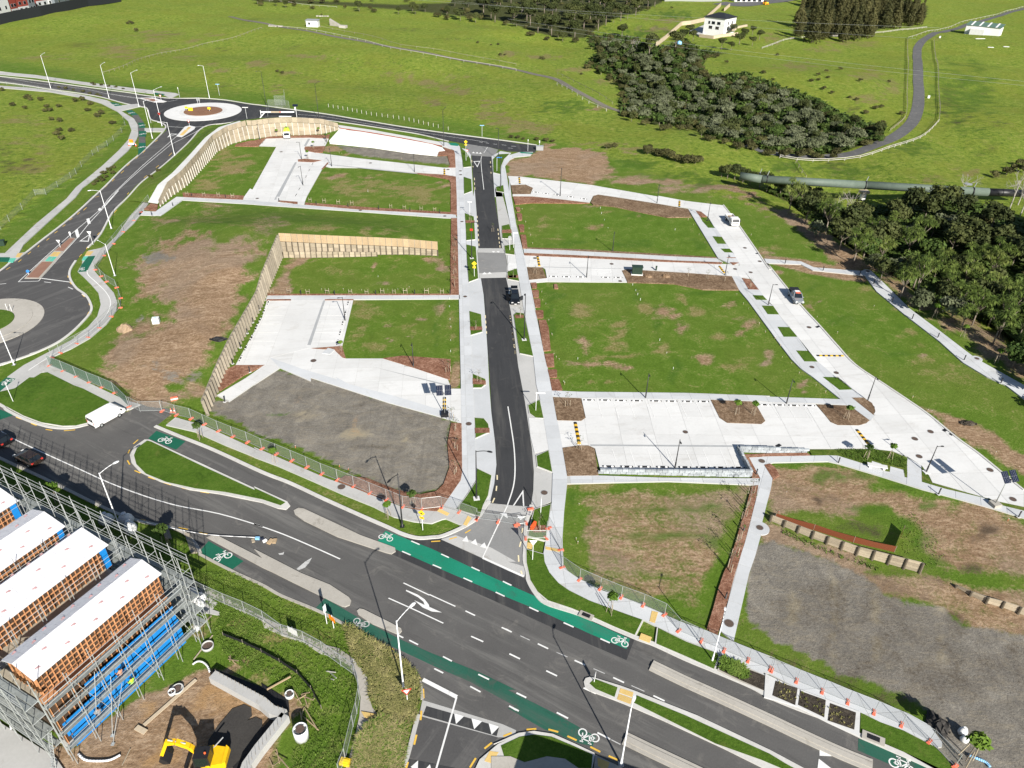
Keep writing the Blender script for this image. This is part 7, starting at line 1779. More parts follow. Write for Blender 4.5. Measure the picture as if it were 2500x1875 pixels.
# ------------------------------------------------------------------ people
def person(label,at,pose,top,legs,hat=None,rz=0.0,hair=True,sc=1.0):
    """one continuous body grown over a jointed skeleton; clothes by height on it"""
    J=[(0,0,.95,.15),(0,0,1.15,.135),(0,0,1.38,.16),(0,0,1.5,.06),(0,.02,1.62,.095),(0,.02,1.74,.085)]
    E=[(0,1),(1,2),(2,3),(3,4),(4,5)]
    def chain(root,pts):
        k=root
        for q_ in pts:J.append(q_); E.append((k,len(J)-1)); k=len(J)-1
        return k
    bend=pose
    for s in (-1,1):
        hx=s * .2
        if bend == 'crouch': chain(0,[(s * .11,.02,.9,.1),(s * .16,.42,.78,.075),(s * .15,.2,.42,.055),(s * .15,.42,.38,.045)])
        else:chain(0,[(s * .1,0,.88,.1),(s * .12,.03,.5,.07),(s * .12,0,.1,.05),(s * .13,.16,.04,.045)])
        ar=[(s * .2,0,1.42,.07),(s * .27,.1,1.14,.05),(s * .24,.34,1.1,.038),(s * .23,.42,1.1,.035)] if bend != 'stand' else [(s * .2,0,1.42,.07),(s * .27,0,1.13,.05),(s * .25,.14,.9,.038),(s * .24,.19,.84,.035)]
        k=chain(2,ar); hx,hy,hz=J[k][:3]
        for f in range(4):chain(k,[(hx+(f-1.5) * .022,hy + .07,hz - .02,.01),(hx+(f-1.5) * .022,hy + .1-abs(f-1.3) * .012,hz - .05,.009)])
        chain(k,[(hx-s * .05,hy + .03,hz,.011),(hx-s * .06,hy + .06,hz - .02,.01)])
    me=bpy.data.meshes.new('body'); me.from_pydata([j[:3] for j in J],E,[])
    o=bpy.data.objects.new('body_tmp',me); COL.objects.link(o)
    sk=o.modifiers.new('skin','SKIN'); o.modifiers.new('sub','SUBSURF').levels=1
    for v,j in zip(me.skin_vertices[0].data,J):v.radius=(j[3],j[3])
    me.skin_vertices[0].data[0].use_root=True
    m2=bpy.data.meshes.new_from_object(o.evaluated_get(bpy.context.evaluated_depsgraph_get())); bpy.data.objects.remove(o)
    for m in (M['skin'],M[top],M[legs],M['black']):m2.materials.append(m)
    hip=.93
    for f in m2.polygons:
        c=f.center
        f.material_index=0 if c.z>1.5 else 3 if c.z < .1 and bend != 'crouch' else 1 if c.z>hip and not (abs(c.x) > .2 and c.y > .28) else 0 if c.y > .24 and c.z > .95 else 2
    m2.polygons.foreach_set('use_smooth',[True]*len(m2.polygons))
    t=thing('person',label,'person',(at[0],at[1],at[2]-(.42 if bend == 'crouch' else 0)),rz)
    t.scale=(sc,)*3
    put('body',m2,None,t)
    if hat:MB().lathe([(.15,0),(.14,.03),(.12,.04),(.11,.11),(.04,.16)],10,(0,.02,1.76)).build('hard_hat',M[hat],t)
    elif hair:MB().lathe([(.105,-.06),(.112,.02),(.08,.1),(.03,.13)],10,(0,.005,1.7)).build('hair',M['hair'],t)
    for s in (-1,1):MB().box((s * .035,.112,1.68),(.02,.012,.014)).build('eye',M['black'],t)
    MB().loft([[(-.014,.1,1.66),(.014,.1,1.66),(.008,.1,1.69),(-.008,.1,1.69)],[(-.01,.135,1.65),(.01,.135,1.65),(.004,.11,1.685),(-.004,.11,1.685)]]).build('nose',M['skin'],t)
    return t
# ------------------------------------------------------------------ houses under construction inside their scaffold
A0=np.array([-32.17,49.06]); VV=np.array([-.44475,-.89565]); UU=np.array([VV[1],-VV[0]])
def S3(u,v,z):return np.array([*(A0+UU*u+VV*v),z])
SAX=(np.array([*UU,0]),np.array([*VV,0]),np.array([0,0,1.]))
def sbox(mb,u0,u1,v0,v1,z0,z1,o):return mb.box(S3((u0+u1)/2,(v0+v1)/2,(z0+z1)/2)-o,(abs(u1-u0),abs(v1-v0),z1-z0),ax=SAX)
def unit(label,u0,u1,ridge,v0,v1,wrap):
    """a house under construction: u0 side towards the viewer's right, roof sheeted in white underlay, stud wall below"""
    o=S3(u0,v0,0); t=thing('house_frame',label,'unfinished house',o)
    ze,zr=9.0,9.75
    P=lambda u,v,z:S3(u,v,z)-o
    for a,b,za,zb_,nm in ((u0 - .35,ridge,ze,zr,'roof_underlay'),(ridge,u1 + .3,zr,ze,'roof_underlay')):
        n=12
        for i in range(n):
            va,vb=v0 - .3+(v1-v0 + .6)*i/n,v0 - .3+(v1-v0 + .6)*(i + .985)/n
            vs=[P(a,va,za),P(b,va,zb_),P(b,vb,zb_),P(a,vb,za)]
            MB().add(vs+[p-[0,0,.08] for p in vs],[(0,1,2,3),(7,6,5,4),(0,4,5,1),(1,5,6,2),(2,6,7,3),(3,7,4,0)]).build('underlay_strip',M['underlay'],t)
    mb=MB()
    for i in range(9):
        for k,(a,b,za,zb_) in enumerate(((u0 - .35,ridge,ze,zr),(ridge,u1 + .3,zr,ze))):
            f=.3 + .4*((i+k)%2); v=v0+(v1-v0)*(i + .5)/9; c=P(a+(b-a)*f,v,za+(zb_-za)*f + .012); mb.box(c,(.42,.22,.01),ax=SAX); mb.box(c+SAX[1] * .2,(.2,.14,.01),ax=SAX)
    mb.build('printed_marks',M['print'],t)['kind'] = 'stuff'
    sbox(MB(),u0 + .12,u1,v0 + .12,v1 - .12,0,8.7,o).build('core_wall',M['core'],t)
    for z in (0.05,2.9,5.9,8.75):sbox(MB(),u0,u0 + .1,v0,v1,z,z + .12,o).build('plate',M['frame_wood'],t)
    n=int((v1-v0) / .48)
    for i in range(n+1):
        v=v0+(v1-v0)*i/n
        for z0,z1 in ((6.02,8.75),(3.0,5.9)):
            if z0>5 or u0<4:sbox(MB(),u0,u0 + .1,v - .045,v + .045,z0,z1,o).build('stud',M['frame_wood'],t)
    for z in (6.7,7.3,7.9):sbox(MB(),u0 + .005,u0 + .09,v0,v1,z,z + .08,o).build('nogging',M['frame_wood'],t)
    for v in (v0,v1):
        for i in range(9):
            u=u0+(u1-u0)*i/8; sbox(MB(),u - .045,u + .045,v - .05,v + .05,6.02,8.75,o).build('stud',M['frame_wood'],t)
        sbox(MB(),u0,u1,v - .06,v + .06,8.7,8.85,o).build('plate',M['frame_wood'],t)
    for u_,va,vb,z0,z1 in wrap:sbox(MB(),u_,u_ + .05,va,vb,z0,z1,o).build('wall_wrap',M['blue_wrap'],t)
    return t
_t=NT('white_roof_underlay'); _n=_t.noise(1.1,6,.7,_t.coord((1,1,1)),1.5); _t.bump(_n,.5,.12)
M['underlay']=_t.out(_t.ramp(_n,[(.3,(.58,.58,.62)),(.55,(.68,.68,.71))]),.6)
M['print']=plain('pale_pink_print',(.55,.32,.32),.7)
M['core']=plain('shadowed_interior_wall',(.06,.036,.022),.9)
_hf=unit('house frame nearest the excavator, white underlay roof and blue wrapped wall',2.95,6.7,5.1,.3,13.3,[(.95,.9,13.6,.35,2.0),(.95,.9,13.8,2.2,4.05),(.95,1.0,10.9,4.3,6.1)])
unit('second house frame from the right with white underlay roof and stud wall',10.9,15.0,14.3,.1,14.0,[(10.8,.1,.8,6.1,8.7)])
unit('third house frame from the right with white underlay roof behind scaffold',17.2,22.0,19.9,.4,14.0,[(17.1,.4,1.0,6.1,8.7)])
for k_,u_ in enumerate((32.5,39.5)):unit(('first','second')[k_] + ' further house frame beyond the left edge of the photo',u_,u_+5.5,u_+3,.2,14.0,[])
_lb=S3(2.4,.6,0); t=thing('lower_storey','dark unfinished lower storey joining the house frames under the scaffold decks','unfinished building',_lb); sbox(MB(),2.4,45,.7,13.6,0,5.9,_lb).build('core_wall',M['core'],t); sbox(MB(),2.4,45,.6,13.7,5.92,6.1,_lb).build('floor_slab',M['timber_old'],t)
unit('leftmost house frame, its white underlay roof cut by the photo edge',25.2,30.0,28,.2,14.0,[(25.1,.2,.9,5.6,8.7)])
for z0_,z1_ in ((.1,2.9),(3.0,6.0)):
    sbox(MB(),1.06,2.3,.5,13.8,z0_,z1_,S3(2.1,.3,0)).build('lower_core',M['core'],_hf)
for i in range(24):
    v_=.6+13.2*i/23; sbox(MB(),.96,1.06,v_ - .05,v_ + .05,.2,6.3,S3(2.1,.3,0)).build('stud',M['frame_wood'],_hf)
sbox(MB(),.93,2.2,.5,13.9,6.2,6.35,S3(2.1,.3,0)).build('plate',M['frame_wood'],_hf)
sbox(MB(),.8,2.3,.6,14.0,-.1,.3,S3(2.1,.3,0)).build('foundation',M['conc_grey'],_hf)
def scaffold(label,legs,lifts,ztop,deckw,inner,name='scaffold',brace=True,bare=()):
    """legs: list of (u,v) outer standards in order; inner: offset (du,dv) to the inner row"""
    o=S3(*legs[0],0); t=thing(name,label,'scaffold',o); P=lambda u,v,z:S3(u,v,z)-o
    du,dv=inner
    for i,(u,v) in enumerate(legs):
        for k in (0,1):
            top=ztop+(.35 if (i+k)%2 else 0)
            MB().tube(P(u+du*k,v+dv*k,0),P(u+du*k,v+dv*k,top),.035,.035,5).build('standard',M['steel'],t)
        for z in lifts:MB().tube(P(u,v,z),P(u+du,v+dv,z),.028,.028,4).build('transom',M['steel'],t)
        if i==len(legs)-1:break
        u2,v2=legs[i+1]
        for z in lifts:
            pl=2
            for j in range(pl if z not in bare else 0):
                f0,f1=(j + .08)/pl,(j + .92)/pl
                a,b=P(u+du*(f0+f1)/2,v+dv*(f0+f1)/2,z + .05),P(u2+du*(f0+f1)/2,v2+dv*(f0+f1)/2,z + .05)
                MB().beam(a,b,abs(f1-f0)*math.hypot(du,dv),.05).build('plank',M['steel_deck'],t)
            for zz in (z + .5,z+1.0):MB().tube(P(u,v,zz),P(u2,v2,zz),.026,.026,4).build('guard_rail',M['steel'],t)
            MB().tube(P(u+du,v+dv,z),P(u2+du,v2+dv,z),.026,.026,4).build('ledger',M['steel'],t)
        for zz in (ztop - .1,ztop - .65):MB().tube(P(u,v,zz),P(u2,v2,zz),.026,.026,4).build('guard_rail',M['steel'],t)
        if brace and i%2==0:MB().tube(P(u,v,lifts[0]-1.5),P(u2,v2,ztop - .2),.026,.026,4).build('diagonal_brace',M['steel'],t)
    return t
LF=(2.1,4.2,6.3,8.2)
scaffold('long back scaffold along the road side of the unfinished houses',[(u,-1.3) for u in np.arange(-.2,46,2.4)],(2,4,6,8,10),11.9,1,(0,1.0),bare=(10,))
scaffold('tall scaffold along the blue wrapped wall beside the excavator',[(-.3,v) for v in np.arange(.2,15.3,2.4)],LF,9.9,1,(.62,0))
scaffold('lower front scaffold at the bottom left beside the concrete slab',[(u,15.6) for u in np.arange(1.2,16,2.4)],LF,10.6,1,(0,-1.2))
scaffold('narrow scaffold deck between the two right hand house frames',[(8.6,v) for v in np.arange(-.2,14.5,2.9)],(6.3,),9.6,1,(.9,0),brace=False)
scaffold('narrow scaffold deck between the second and third house frames',[(15.6,v) for v in np.arange(.2,14.5,2.9)],(6.3,),9.6,1,(.8,0),brace=False)
scaffold('narrow scaffold deck at the far left between house frames',[(23.9,v) for v in np.arange(.2,10,2.9)],(6.6,),9.8,1,(.9,0),brace=False)
# timber props leaning on the scaffold, raker, stair
for lab,a,b in (('pale raking prop, upper of three against the blue wall scaffold',(-.25,10.2,7.9),(-.6,11.6,4)),('pale raking prop, middle of three against the blue wall scaffold',(-.3,9.2,6),(-.9,11.4,.2)),('pale raking prop, lower of three against the blue wall scaffold',(-.35,8.6,4.2),(-1.5,11.9,.02))):
    o=S3(*b); t=thing('raking_prop',lab,'prop',o); MB().tube((0,0,0),S3(*a)-o,.03,.03,6).build('tube',M['steel'],t); MB().box((0,0,.02),(.3,.3,.04)).build('base_plate',M['steel'],t)
o=S3(.9,15.5,0); t=thing('scaffold_ladder','steel access ladder at the lower corner of the scaffold','ladder',o)
for s in (0,.5):MB().tube(S3(.9+s,15.9,0)-o,S3(.9+s,14.8,4.4)-o,.03,.03,5).build('stile',M['steel'],t)
for i in range(13):MB().beam(S3(.9,15.9-1.1*i/13,.3+4.1*i/13)-o,S3(1.4,15.9-1.1*i/13,.3+4.1*i/13)-o,.1,.03).build('rung',M['steel'],t)
rzw=math.atan2(-UU[1],-UU[0])+math.pi/2
person('bare backed worker in dark trousers on the upper scaffold deck by the blue wrap',S3(.0,8.2,4.3),'crouch','skin','navy',None,rzw)
person('worker in a lime hi-vis vest on the middle scaffold deck by the blue wrap',S3(.0,7.6,2.2),'crouch','hivis','navy',None,rzw)
person('worker in grey and navy clothes at the lower end of the blue wrapped wall',S3(.0,11.2,2.2),'crouch','grey_cloth','navy','black_metal',rzw)
person('worker in a lime vest by the stud wall left of the roofs',S3(16.1,11.2,6.45),'stand','hivis','navy',None,rzw)

# ------------------------------------------------------------------ building plot clutter
def block_wall(label,pts,h,w=.9):
    P,d=arc([G(p,h) for p in pts]); o=np.array([*P[0][:2],0]); t=thing('concrete_wall',label,'concrete wall',o)
    mb=MB(); ribbon(mb,[np.array(p[:2])-o[:2] for p in P],w,0,h); mb.build('wall',M['conc_grey'],t)
    n=int(d[-1] / .5)
    for i in range(n):
        s=d[-1]*(i + .5)/n; p=along(P,d,s); a=along(P,d,min(d[-1],s + .1))-along(P,d,max(0,s - .1)); a /= np.linalg.norm(a)+1e-9; nn=np.array([-a[1],a[0]])
        MB().tube(np.array([*(p+nn*w * .3),h])-o,np.array([*(p+nn*w * .3),h + .55])-o,.015,.015,4).build('starter_bar',M['timber_old'],t)
    return t
block_wall('pale concrete footing wall with steel bars behind the excavator',q(0,3,1790,865,2212,1095)+q(1,3,150,1165,255,1200),1.0)
block_wall('pale concrete footing wall running down to the bottom edge beside the sand',q(1,3,262,1205,40,1480,-60,1620,-120,1800),1.0)
def ring_pipe(label,c,r,x,y,R,h,lid=True,m='tank',z=0):
    B=G(q1(c,r,x,y),z); t=thing('manhole_riser',label,'concrete riser',B)
    MB().lathe([(R,0),(R,h),(R * .88,h),(R * .88,.05)],20).build('ring',M[m],t,True)
    MB().lathe([(R * .6,h - .02),(R * .6,h + .02)] if lid else [(R * .86,h * .5),(R * .86,h * .52)],16).build('lid',M['iron'],t)
    return t
ring_pipe('large white concrete manhole riser beside the corner of the footing wall',1,3,405,1400,.68,1.4)
ring_pipe('small white rimmed manhole riser above the footing wall corner',1,3,303,1050,.45,.4)
ring_pipe('low manhole ring in the grass beside the right end of the scaffold',0,3,1755,640,.62,.35,False,'conc_grey')
ring_pipe('manhole ring with rusty lid on the brown plot under the long plank',0,3,1500,1000,.6,.25,True,'conc_grey')
ring_pipe('short white pipe section lying beside the rusty manhole ring',0,3,1455,1030,.35,.4,False)
def plank(label,c,r,a,b,w=.25,hgt=.06,m='timber',z0=0.0,z1=None):
    A,B=G(q1(c,r,*a),z0 + .04),G(q1(c,r,*b),(z0 if z1 is None else z1) + .04)
    t=thing('timber_plank',label,'plank',A); MB().beam((0,0,hgt/2),B-A+[0,0,hgt/2],w,hgt).build('plank',M[m],t); return t
plank('long pale scaffold plank lying across the brown plot',0,3,(1215,1300),(1655,915),.34,.08,'beige')
plank('thin pale plank leaning by the low manhole ring beside the scaffold',0,3,(1635,745),(1795,540),.12)
plank('short plank lying near the paper bags by the scaffold corner',0,3,(1690,470),(1785,375),.16)
plank('short thick board beside the small pallet on the brown plot',0,3,(1150,1318),(1230,1360),.5,.12,'beige')
plank('timber plank propped near the small white rimmed riser',1,3,(110,1000),(310,890),.14,.1,'fence_pine',0,.3)
plank('white T shaped timber lying on the grass of the bare lot',0,1,(1650,1545),(1740,1420),.25,.08,'offwhite')
plank('short white timber beside the T shaped one on the bare lot',0,1,(1655,1432),(1715,1440),.25,.08,'offwhite')
plank('thin long batten on the soil at the bottom edge of the plot',0,3,(1030,1640),(1100,1500),.06,.06)
def trestle(label,c,r,L,m='fence_pine',hgt=.8):
    o=G(q1(c,r,L[0],L[1])); t=thing('timber_trestle',label,'timber props',o)
    for i in range(0,len(L),4):
        a,b=G(q1(c,r,L[i],L[i+1]),.05),G(q1(c,r,L[i+2],L[i+3]),hgt if (i//4)%2 else .3)
        MB().beam(a-o,b-o,.09,.05).build('batten',M[m],t)
    return t
trestle('jumble of orange timber props beside the small riser',1,3,(340,1010,400,1120,400,1035,470,1020,420,1040,455,1150,400,1045,500,1085,365,1085,440,1040,505,1010,508,1075))
trestle('triangular timber props standing above the large white riser',1,3,(425,1145,395,1230,425,1145,535,1335,395,1205,545,1340,390,1180,405,1255))
trestle('orange timber profile frame in the grass above the footing wall',0,3,(1930,715,1985,780,1925,740,2010,755,1945,700,1940,760))
trestle('grey timber profile frame in the long grass near the wire fence',1,3,(610,842,690,852,640,850,695,900,650,905,675,915),'timber_pale')
trestle('loose orange boards at the bottom edge below the footing wall',1,3,(190,1500,215,1620,180,1530,290,1659,130,1580,160,1659,230,1590,160,1640))
def hose(label,c,r,L,rr,m,z=.1):
    P=smooth_path([G(q1(c,r,L[i],L[i+1]),z) for i in range(0,len(L),2)],4); o=P[0].copy(); o[2]=0
    t=thing('drain_pipe',label,'pipe',o); MB().path([p-o for p in P],rr,7).build('pipe',M[m],t,True); return t
hose('white curved drain pipe lying below the scaffold ladder',0,3,(660,1540,720,1590,830,1600,930,1590,1015,1548),.11,'white')
hose('white curved drain pipe at the end of the footing wall',0,3,(1625,785,1665,760,1710,765,1750,800,1770,850),.09,'white',.3)
hose('white curved pipe at the edge of the concrete slab',0,3,(95,1330,90,1290,120,1265,175,1268),.09,'white',.3)
hose('bright blue pipe lying in the rubble at the lower right corner',3,3,(1745,1548,1820,1580,1890,1610,1925,1650),.13,'blue_pale')
def bag(label,p,s,m='offwhite',name='paper_bag',cat='bag'):
    t=thing(name,label,cat,p,RNG.uniform(0,3)); mb=MB()
    secs=[[(s*a*k*math.cos(i*math.pi/4)*(1 + .2*math.sin(i*2.3+z)),s*b*k*math.sin(i*math.pi/4),s*z) for i in range(8)] for k,z,a,b in ((.9,0,.6,.5),(1.05,.35,.6,.5),(.8,.75,.6,.5),(.3,1,.6,.5))]
    mb.loft(secs).build('sack',M[m],t,True); MB().lathe([(s * .12,0),(s * .2,s * .15)],7,(0,0,s * .98)).build('neck',M[m],t); return t
for x,y,s,lab in ((1625,200,1.0,'upper left crumpled white rubbish bag at the scaffold corner'),(1660,250,1.1,'middle crumpled white rubbish bag at the scaffold corner'),(1710,240,1.0,'upper right crumpled white rubbish bag at the scaffold corner'),(1695,300,1.0,'lowest crumpled white rubbish bag at the scaffold corner'),(1665,490,.7,'small white bag tied to the scaffold foot')):bag(lab,G(q1(0,3,x,y)),s)
slab('concrete_pad',q(0,3,1600,330,1650,200,1760,215,1835,265,1790,320,1860,345,1850,370,1740,350),.05,M['conc_grey'],depth=.2)
for c,r,x,y,lab in ((0,2,905,1235,'left heap of white wrapped goods in the scaffold shade'),(0,2,1070,1235,'middle heap of white wrapped goods in the scaffold shade'),(0,2,1110,1300,'right pale folded sheet in the scaffold shade')):bag(lab,G(q1(c,r,x,y)),1.5,'offwhite','wrapped_goods','wrapped goods')
for c,r,L,lab in ((0,2,(1365,1265,1420,1270,1450,1360,1395,1365),'left'),(0,2,(1555,1315,1600,1320,1665,1480,1610,1485),'right')):slab('timber_decking',q(c,r,*L),.12,M['timber_old'],depth=.2)
t=thing('work_tools','pile of boards and tools dropped on the road by the median','building waste',G(q1(1,2,60,1385)))
for i,(x,y,s,m) in enumerate(((-.5,.3,.5,'blue_pale'),(.1,.2,.4,'navy'),(.5,-.1,.5,'white'),(1.2,-.2,.8,'fence_pine'),(1.7,-.1,.7,'fence_pine'),(-.9,-.1,.6,'timber'))):MB().box((x,y,.15),(s,s * .6,.3 - .03*i),.4*i).build('piece',M[m],t)
hose('thin pale cable strung low across the shaded road edge',0,2,(1170,1215,1400,1265,1745,1330,2150,1355),.04,'white_metal',.35)
t=thing('water_tank','white caged liquid tank standing on the bare lot','liquid tank',on_plat(q1(0,1,1322,1140)),.25)
MB().box((0,0,.08),(1.2,1.0,.15)).build('pallet',M['timber_old'],t); MB().box((0,0,.65),(1.15,.95,1.0)).build('tank',M['tank'],t)
mb=MB()
for z in (.3,.65,1.0):
    for s in (-1,1):mb.tube((-.6,s * .5,z),(.6,s * .5,z),.015,.015,4).tube((s * .6,-.5,z),(s * .6,.5,z),.015,.015,4)
mb.build('cage_bars',M['steel'],t)['kind'] = 'stuff'
MB().lathe([(.12,0),(.12,.06)],8,(0,0,1.15)).build('cap',M['blue_pale'],t)
MB().box((0,-.49,.6),(.4,.02,.3)).build('label_plate',M['blue_pale'],t)
def heap(label,p,rx,ry,h,m,name='soil_heap',cat='heap'):
    t=thing(name,label,cat,p); n=14; secs=[]
    for k,z in ((1,-.1),(.92,.25),(.7,.6),(.4,.88),(.12,1)):
        secs.append([(rx*k*math.cos(2*math.pi*i/n)*(1 + .15*math.sin(i*2.1+z*3)),ry*k*math.sin(2*math.pi*i/n)*(1 + .15*math.cos(i*1.7)),h*z) for i in range(n)])
    jit=.09*min(rx,ry); secs=[[tuple(np.array(p)+RNG.normal(size=3)*jit) for p in s] for s in secs]
    MB().loft(secs).build('heap',M[m],t)
    mb=MB()
    for i in range(26):a,k=RNG.uniform(0,6.28),RNG.uniform(.3,1.1); mb.box((rx*k*math.cos(a),ry*k*math.sin(a),max(0,h*(1-k) * .95)),tuple(RNG.uniform(.08,.25,3)),RNG.uniform(0,3))
    mb.build('clods',M[m],t)['kind'] = 'stuff'
    return t
heap('pale rounded heap of soil on the grass of the bare lot',on_plat(q1(0,1,1058,1195)),1.4,1.2,1.1,'soil_pile')
heap('small dark heap of black plastic beside the long timber wall',on_plat(q1(0,1,1850,1275)),1.5,.6,.5,'black_cloth_and_shade','plastic_heap')
heap('first small soil heap in the bark beside the power cabinet',G(q1(2,1,1180,745),.15),1.0,.7,.5,'mulch_brown')
heap('second small soil heap in the bark beside the power cabinet',G(q1(2,1,1330,745),.15),1.0,.7,.5,'mulch_brown')
heap('dark tangle of turf and debris on the right edge of the lane',G(q1(3,2,1740,395)),1.2,.6,.4,'dark_soil','debris_heap')
heap('dark rubble pile beside the end of the lower right fence',G(q1(3,3,1480,1290)),1.0,1.3,.6,'charred','rubble_heap')
for x,y,s,lab in ((1690,1365,.8,'upper white sack in the rubble at the lower right corner'),(1705,1430,.7,'lower white sack in the rubble at the lower right corner')):bag(lab,G(q1(3,3,x,y)),s)
t=thing('site_kerb_inlet','white painted kerb inlet with dark grate beside the bright green lane','drain inlet',G(q1(2,3,660,375),.13)); MB().box((0,0,.05),(1.6,.8,.12),-.45).build('surround',M['conc_old'],t); MB().box((0,0,.12),(.9,.45,.05),-.45).build('grate',M['black_metal'],t)
t=thing('site_kerb_inlet','concrete kerb inlet with dark grate beside the lower right green box','drain inlet',G(q1(3,3,940,1410),.13)); MB().box((0,0,.05),(2.0,.9,.12),-.45).build('surround',M['conc_old'],t); MB().box((0,0,.12),(1.1,.5,.05),-.45).build('grate',M['black_metal'],t)
t=thing('yellow_crate','bright yellow block at the foot of the fence by the bottom edge','weight block',G(q1(1,3,775,1620))); MB().box((0,0,.2),(1.0,.6,.4),-.2).build('block',M['yellow'],t); MB().box((0,0,.43),(.6,.3,.08),-.2).build('grip',M['yellow'],t)
t=thing('concrete_bench','white concrete bench in the bed below the wide end of the lane','bench',G(q1(3,2,968,770),.12),-.25); MB().box((0,0,.45),(2.6,.7,.12)).build('seat',M['conc'],t)
for s in (-1,1):MB().box((s * .9,0,.2),(.3,.6,.4)).build('leg',M['conc'],t)
# ------------------------------------------------------------------ plants
def leaf_cloud(lobes,n,size,droop=0.0,asp=.6):
    """many small leaf faces spread through the lobes (x,y,z,r)"""
    vs,fs=[],[]
    w=np.array([l[3]**2 for l in lobes]); w /= w.sum()
    idx=RNG.choice(len(lobes),n,p=w)
    for i in idx:
        x,y,z,r=lobes[i][:4]; zs=lobes[i][4] if len(lobes[i])>4 else .8
        d=RNG.normal(size=3); d /= np.linalg.norm(d)
        if d[2]<-.35:d[2]*=-.6
        rr=r*(1 - .45*RNG.random()**2)
        c=np.array([x,y,z])+d*rr*np.array([1,1,zs])
        nrm=d+RNG.normal(size=3) * .55; nrm[2]+=.25-droop; nrm /= np.linalg.norm(nrm)
        a=np.cross(nrm,RNG.normal(size=3)); a /= np.linalg.norm(a); b=np.cross(nrm,a)
        s=size*RNG.uniform(.6,1.35); o=len(vs)
        vs+=[tuple(c+a*s),tuple(c+b*s*asp),tuple(c-a*s),tuple(c-b*s*asp)]
        fs.append((o,o+1,o+2,o+3))
    me=bpy.data.meshes.new('crown'); me.from_pydata(vs,[],fs); me.update(); return me
def lobes_round(R,Hc,n,hz=.75,spread=.62):
    L=[(0,0,Hc,R * .62,hz)]
    for i in range(n):
        a=RNG.uniform(0,6.283); k=math.sqrt(RNG.random())*R*spread
        L.append((k*math.cos(a),k*math.sin(a),Hc+RNG.uniform(-.35,.4)*R*hz,R*RNG.uniform(.28,.5),hz))
    return L
def trunk_mb(h,r,br=4,spread=1.2,lean=.0):
    mb=MB(); top=np.array([lean*h,0,h]); mb.tube((0,0,-.3),top * .5,r,r * .75,6).tube(top * .5,top,r * .75,r * .4,6)
    for i in range(br):
        a=RNG.uniform(0,6.28); z=RNG.uniform(.45,.85); b0=top*z
        mb.tube(b0,b0+[math.cos(a)*spread,math.sin(a)*spread,RNG.uniform(.5,1.1)*spread],r * .45,r * .15,4)
    return mb
PROTO={}
def proto(key,name,cat,leaf,cm,trunk,bark='bark'):
    t=thing(name,name,cat); t.location=(0,-60,0)
    if cm is not None:put('crown',cm,LEAF[leaf],t)
    if trunk is not None:trunk.build('trunk',M[bark],t,True)
    PROTO.setdefault(key,[]).append([remember(t),False])
for i in range(3):
    proto('kanuka','evergreen_tree','tree','dark',leaf_cloud(lobes_round(2.8,3.7,12,.95),1100,.3),trunk_mb(3.6,.13,5))
    proto('olive','olive_bush','tree','brown',leaf_cloud(lobes_round(2.3,1.5,12,.75,.75),850,.27),trunk_mb(1.6,.12,5))
    proto('silver','silver_shrub','shrub','silver',leaf_cloud(lobes_round(2.6,2.3,13,.7,.75),900,.3,-.1),trunk_mb(2.6,.12,5))
    proto('green','green_tree','tree','green',leaf_cloud(lobes_round(2.6,3.0,10,.9),900,.32),trunk_mb(3.2,.15,5))
    proto('conifer','conifer_tree','tree','conifer',leaf_cloud([(RNG.uniform(-.5,.5)*(1.2-z/15),RNG.uniform(-.5,.5)*(1.2-z/15),z,max(1.1,4.4*(1-z/17.5))*RNG.uniform(.7,1.15),1.3) for z in np.arange(1.2,15,.8)],1900,.5,.7),trunk_mb(12,.28,0))
    proto('bigtree','forest_tree','tree','dark',leaf_cloud(lobes_round(4.5,7,14,.9),1300,.5),trunk_mb(6.5,.3,6,2.2))
    proto('gorse','gorse_bush','shrub','brown',leaf_cloud(lobes_round(1.3,.7,7,.6),420,.17),trunk_mb(.7,.06,3,.5))
def palm_heads():
    vs,fs=[],[]; mb=MB()
    heads=[(RNG.uniform(-1.9,1.9),RNG.uniform(-1.9,1.9),RNG.uniform(4.2,6.6)) for _ in range(8)]
    for hx,hy,hz in heads:
        mb.tube((0,0,2.6),(hx,hy,hz),.07,.06,5)
        for k in range(80):
            d=RNG.normal(size=3); d[2]=abs(d[2]) * .9 - .45; d /= np.linalg.norm(d)
            s=np.cross(d,(0,0,1.)); s /= np.linalg.norm(s)+1e-6; L=RNG.uniform(.9,1.35); c=np.array([hx,hy,hz]); o=len(vs)
            m=c+d*L * .6+[0,0,.05]; e=c+d*L+[0,0,-.22*L]
            vs+=[tuple(c),tuple(m+s * .075),tuple(e),tuple(m-s * .075)]; fs.append((o,o+1,o+2,o+3))
    me=bpy.data.meshes.new('crown'); me.from_pydata(vs,[],fs); me.update()
    mb.tube((0,0,-.5),(0,0,2.7),.15,.11,6); return me,mb
for i in range(3):
    cm,tb=palm_heads(); proto('palm','cabbage_tree','tree','palm',cm,tb,'bark')
def bare(h,sp,n,r):
    mb=MB()
    def rec(a,d,L,r,k):
        b=a+d*L; mb.tube(a,b,r,r * .65,5 if k>1 else 3,False)
        if k==0:return
        for j in range(n):
            e=d+RNG.normal(size=3)*sp; e[2]+=.15; e /= np.linalg.norm(e); rec(b if j else a+d*L * .7,e,L*RNG.uniform(.55,.8),r * .6,k-1)
    rec(np.array([0,0,-.2]),np.array([0,0,1.]),h * .36,r,4); return mb
for i in range(2):
    proto('bare','bare_tree','tree',None,None,bare(8,.5,3,.14),'bark_pale')
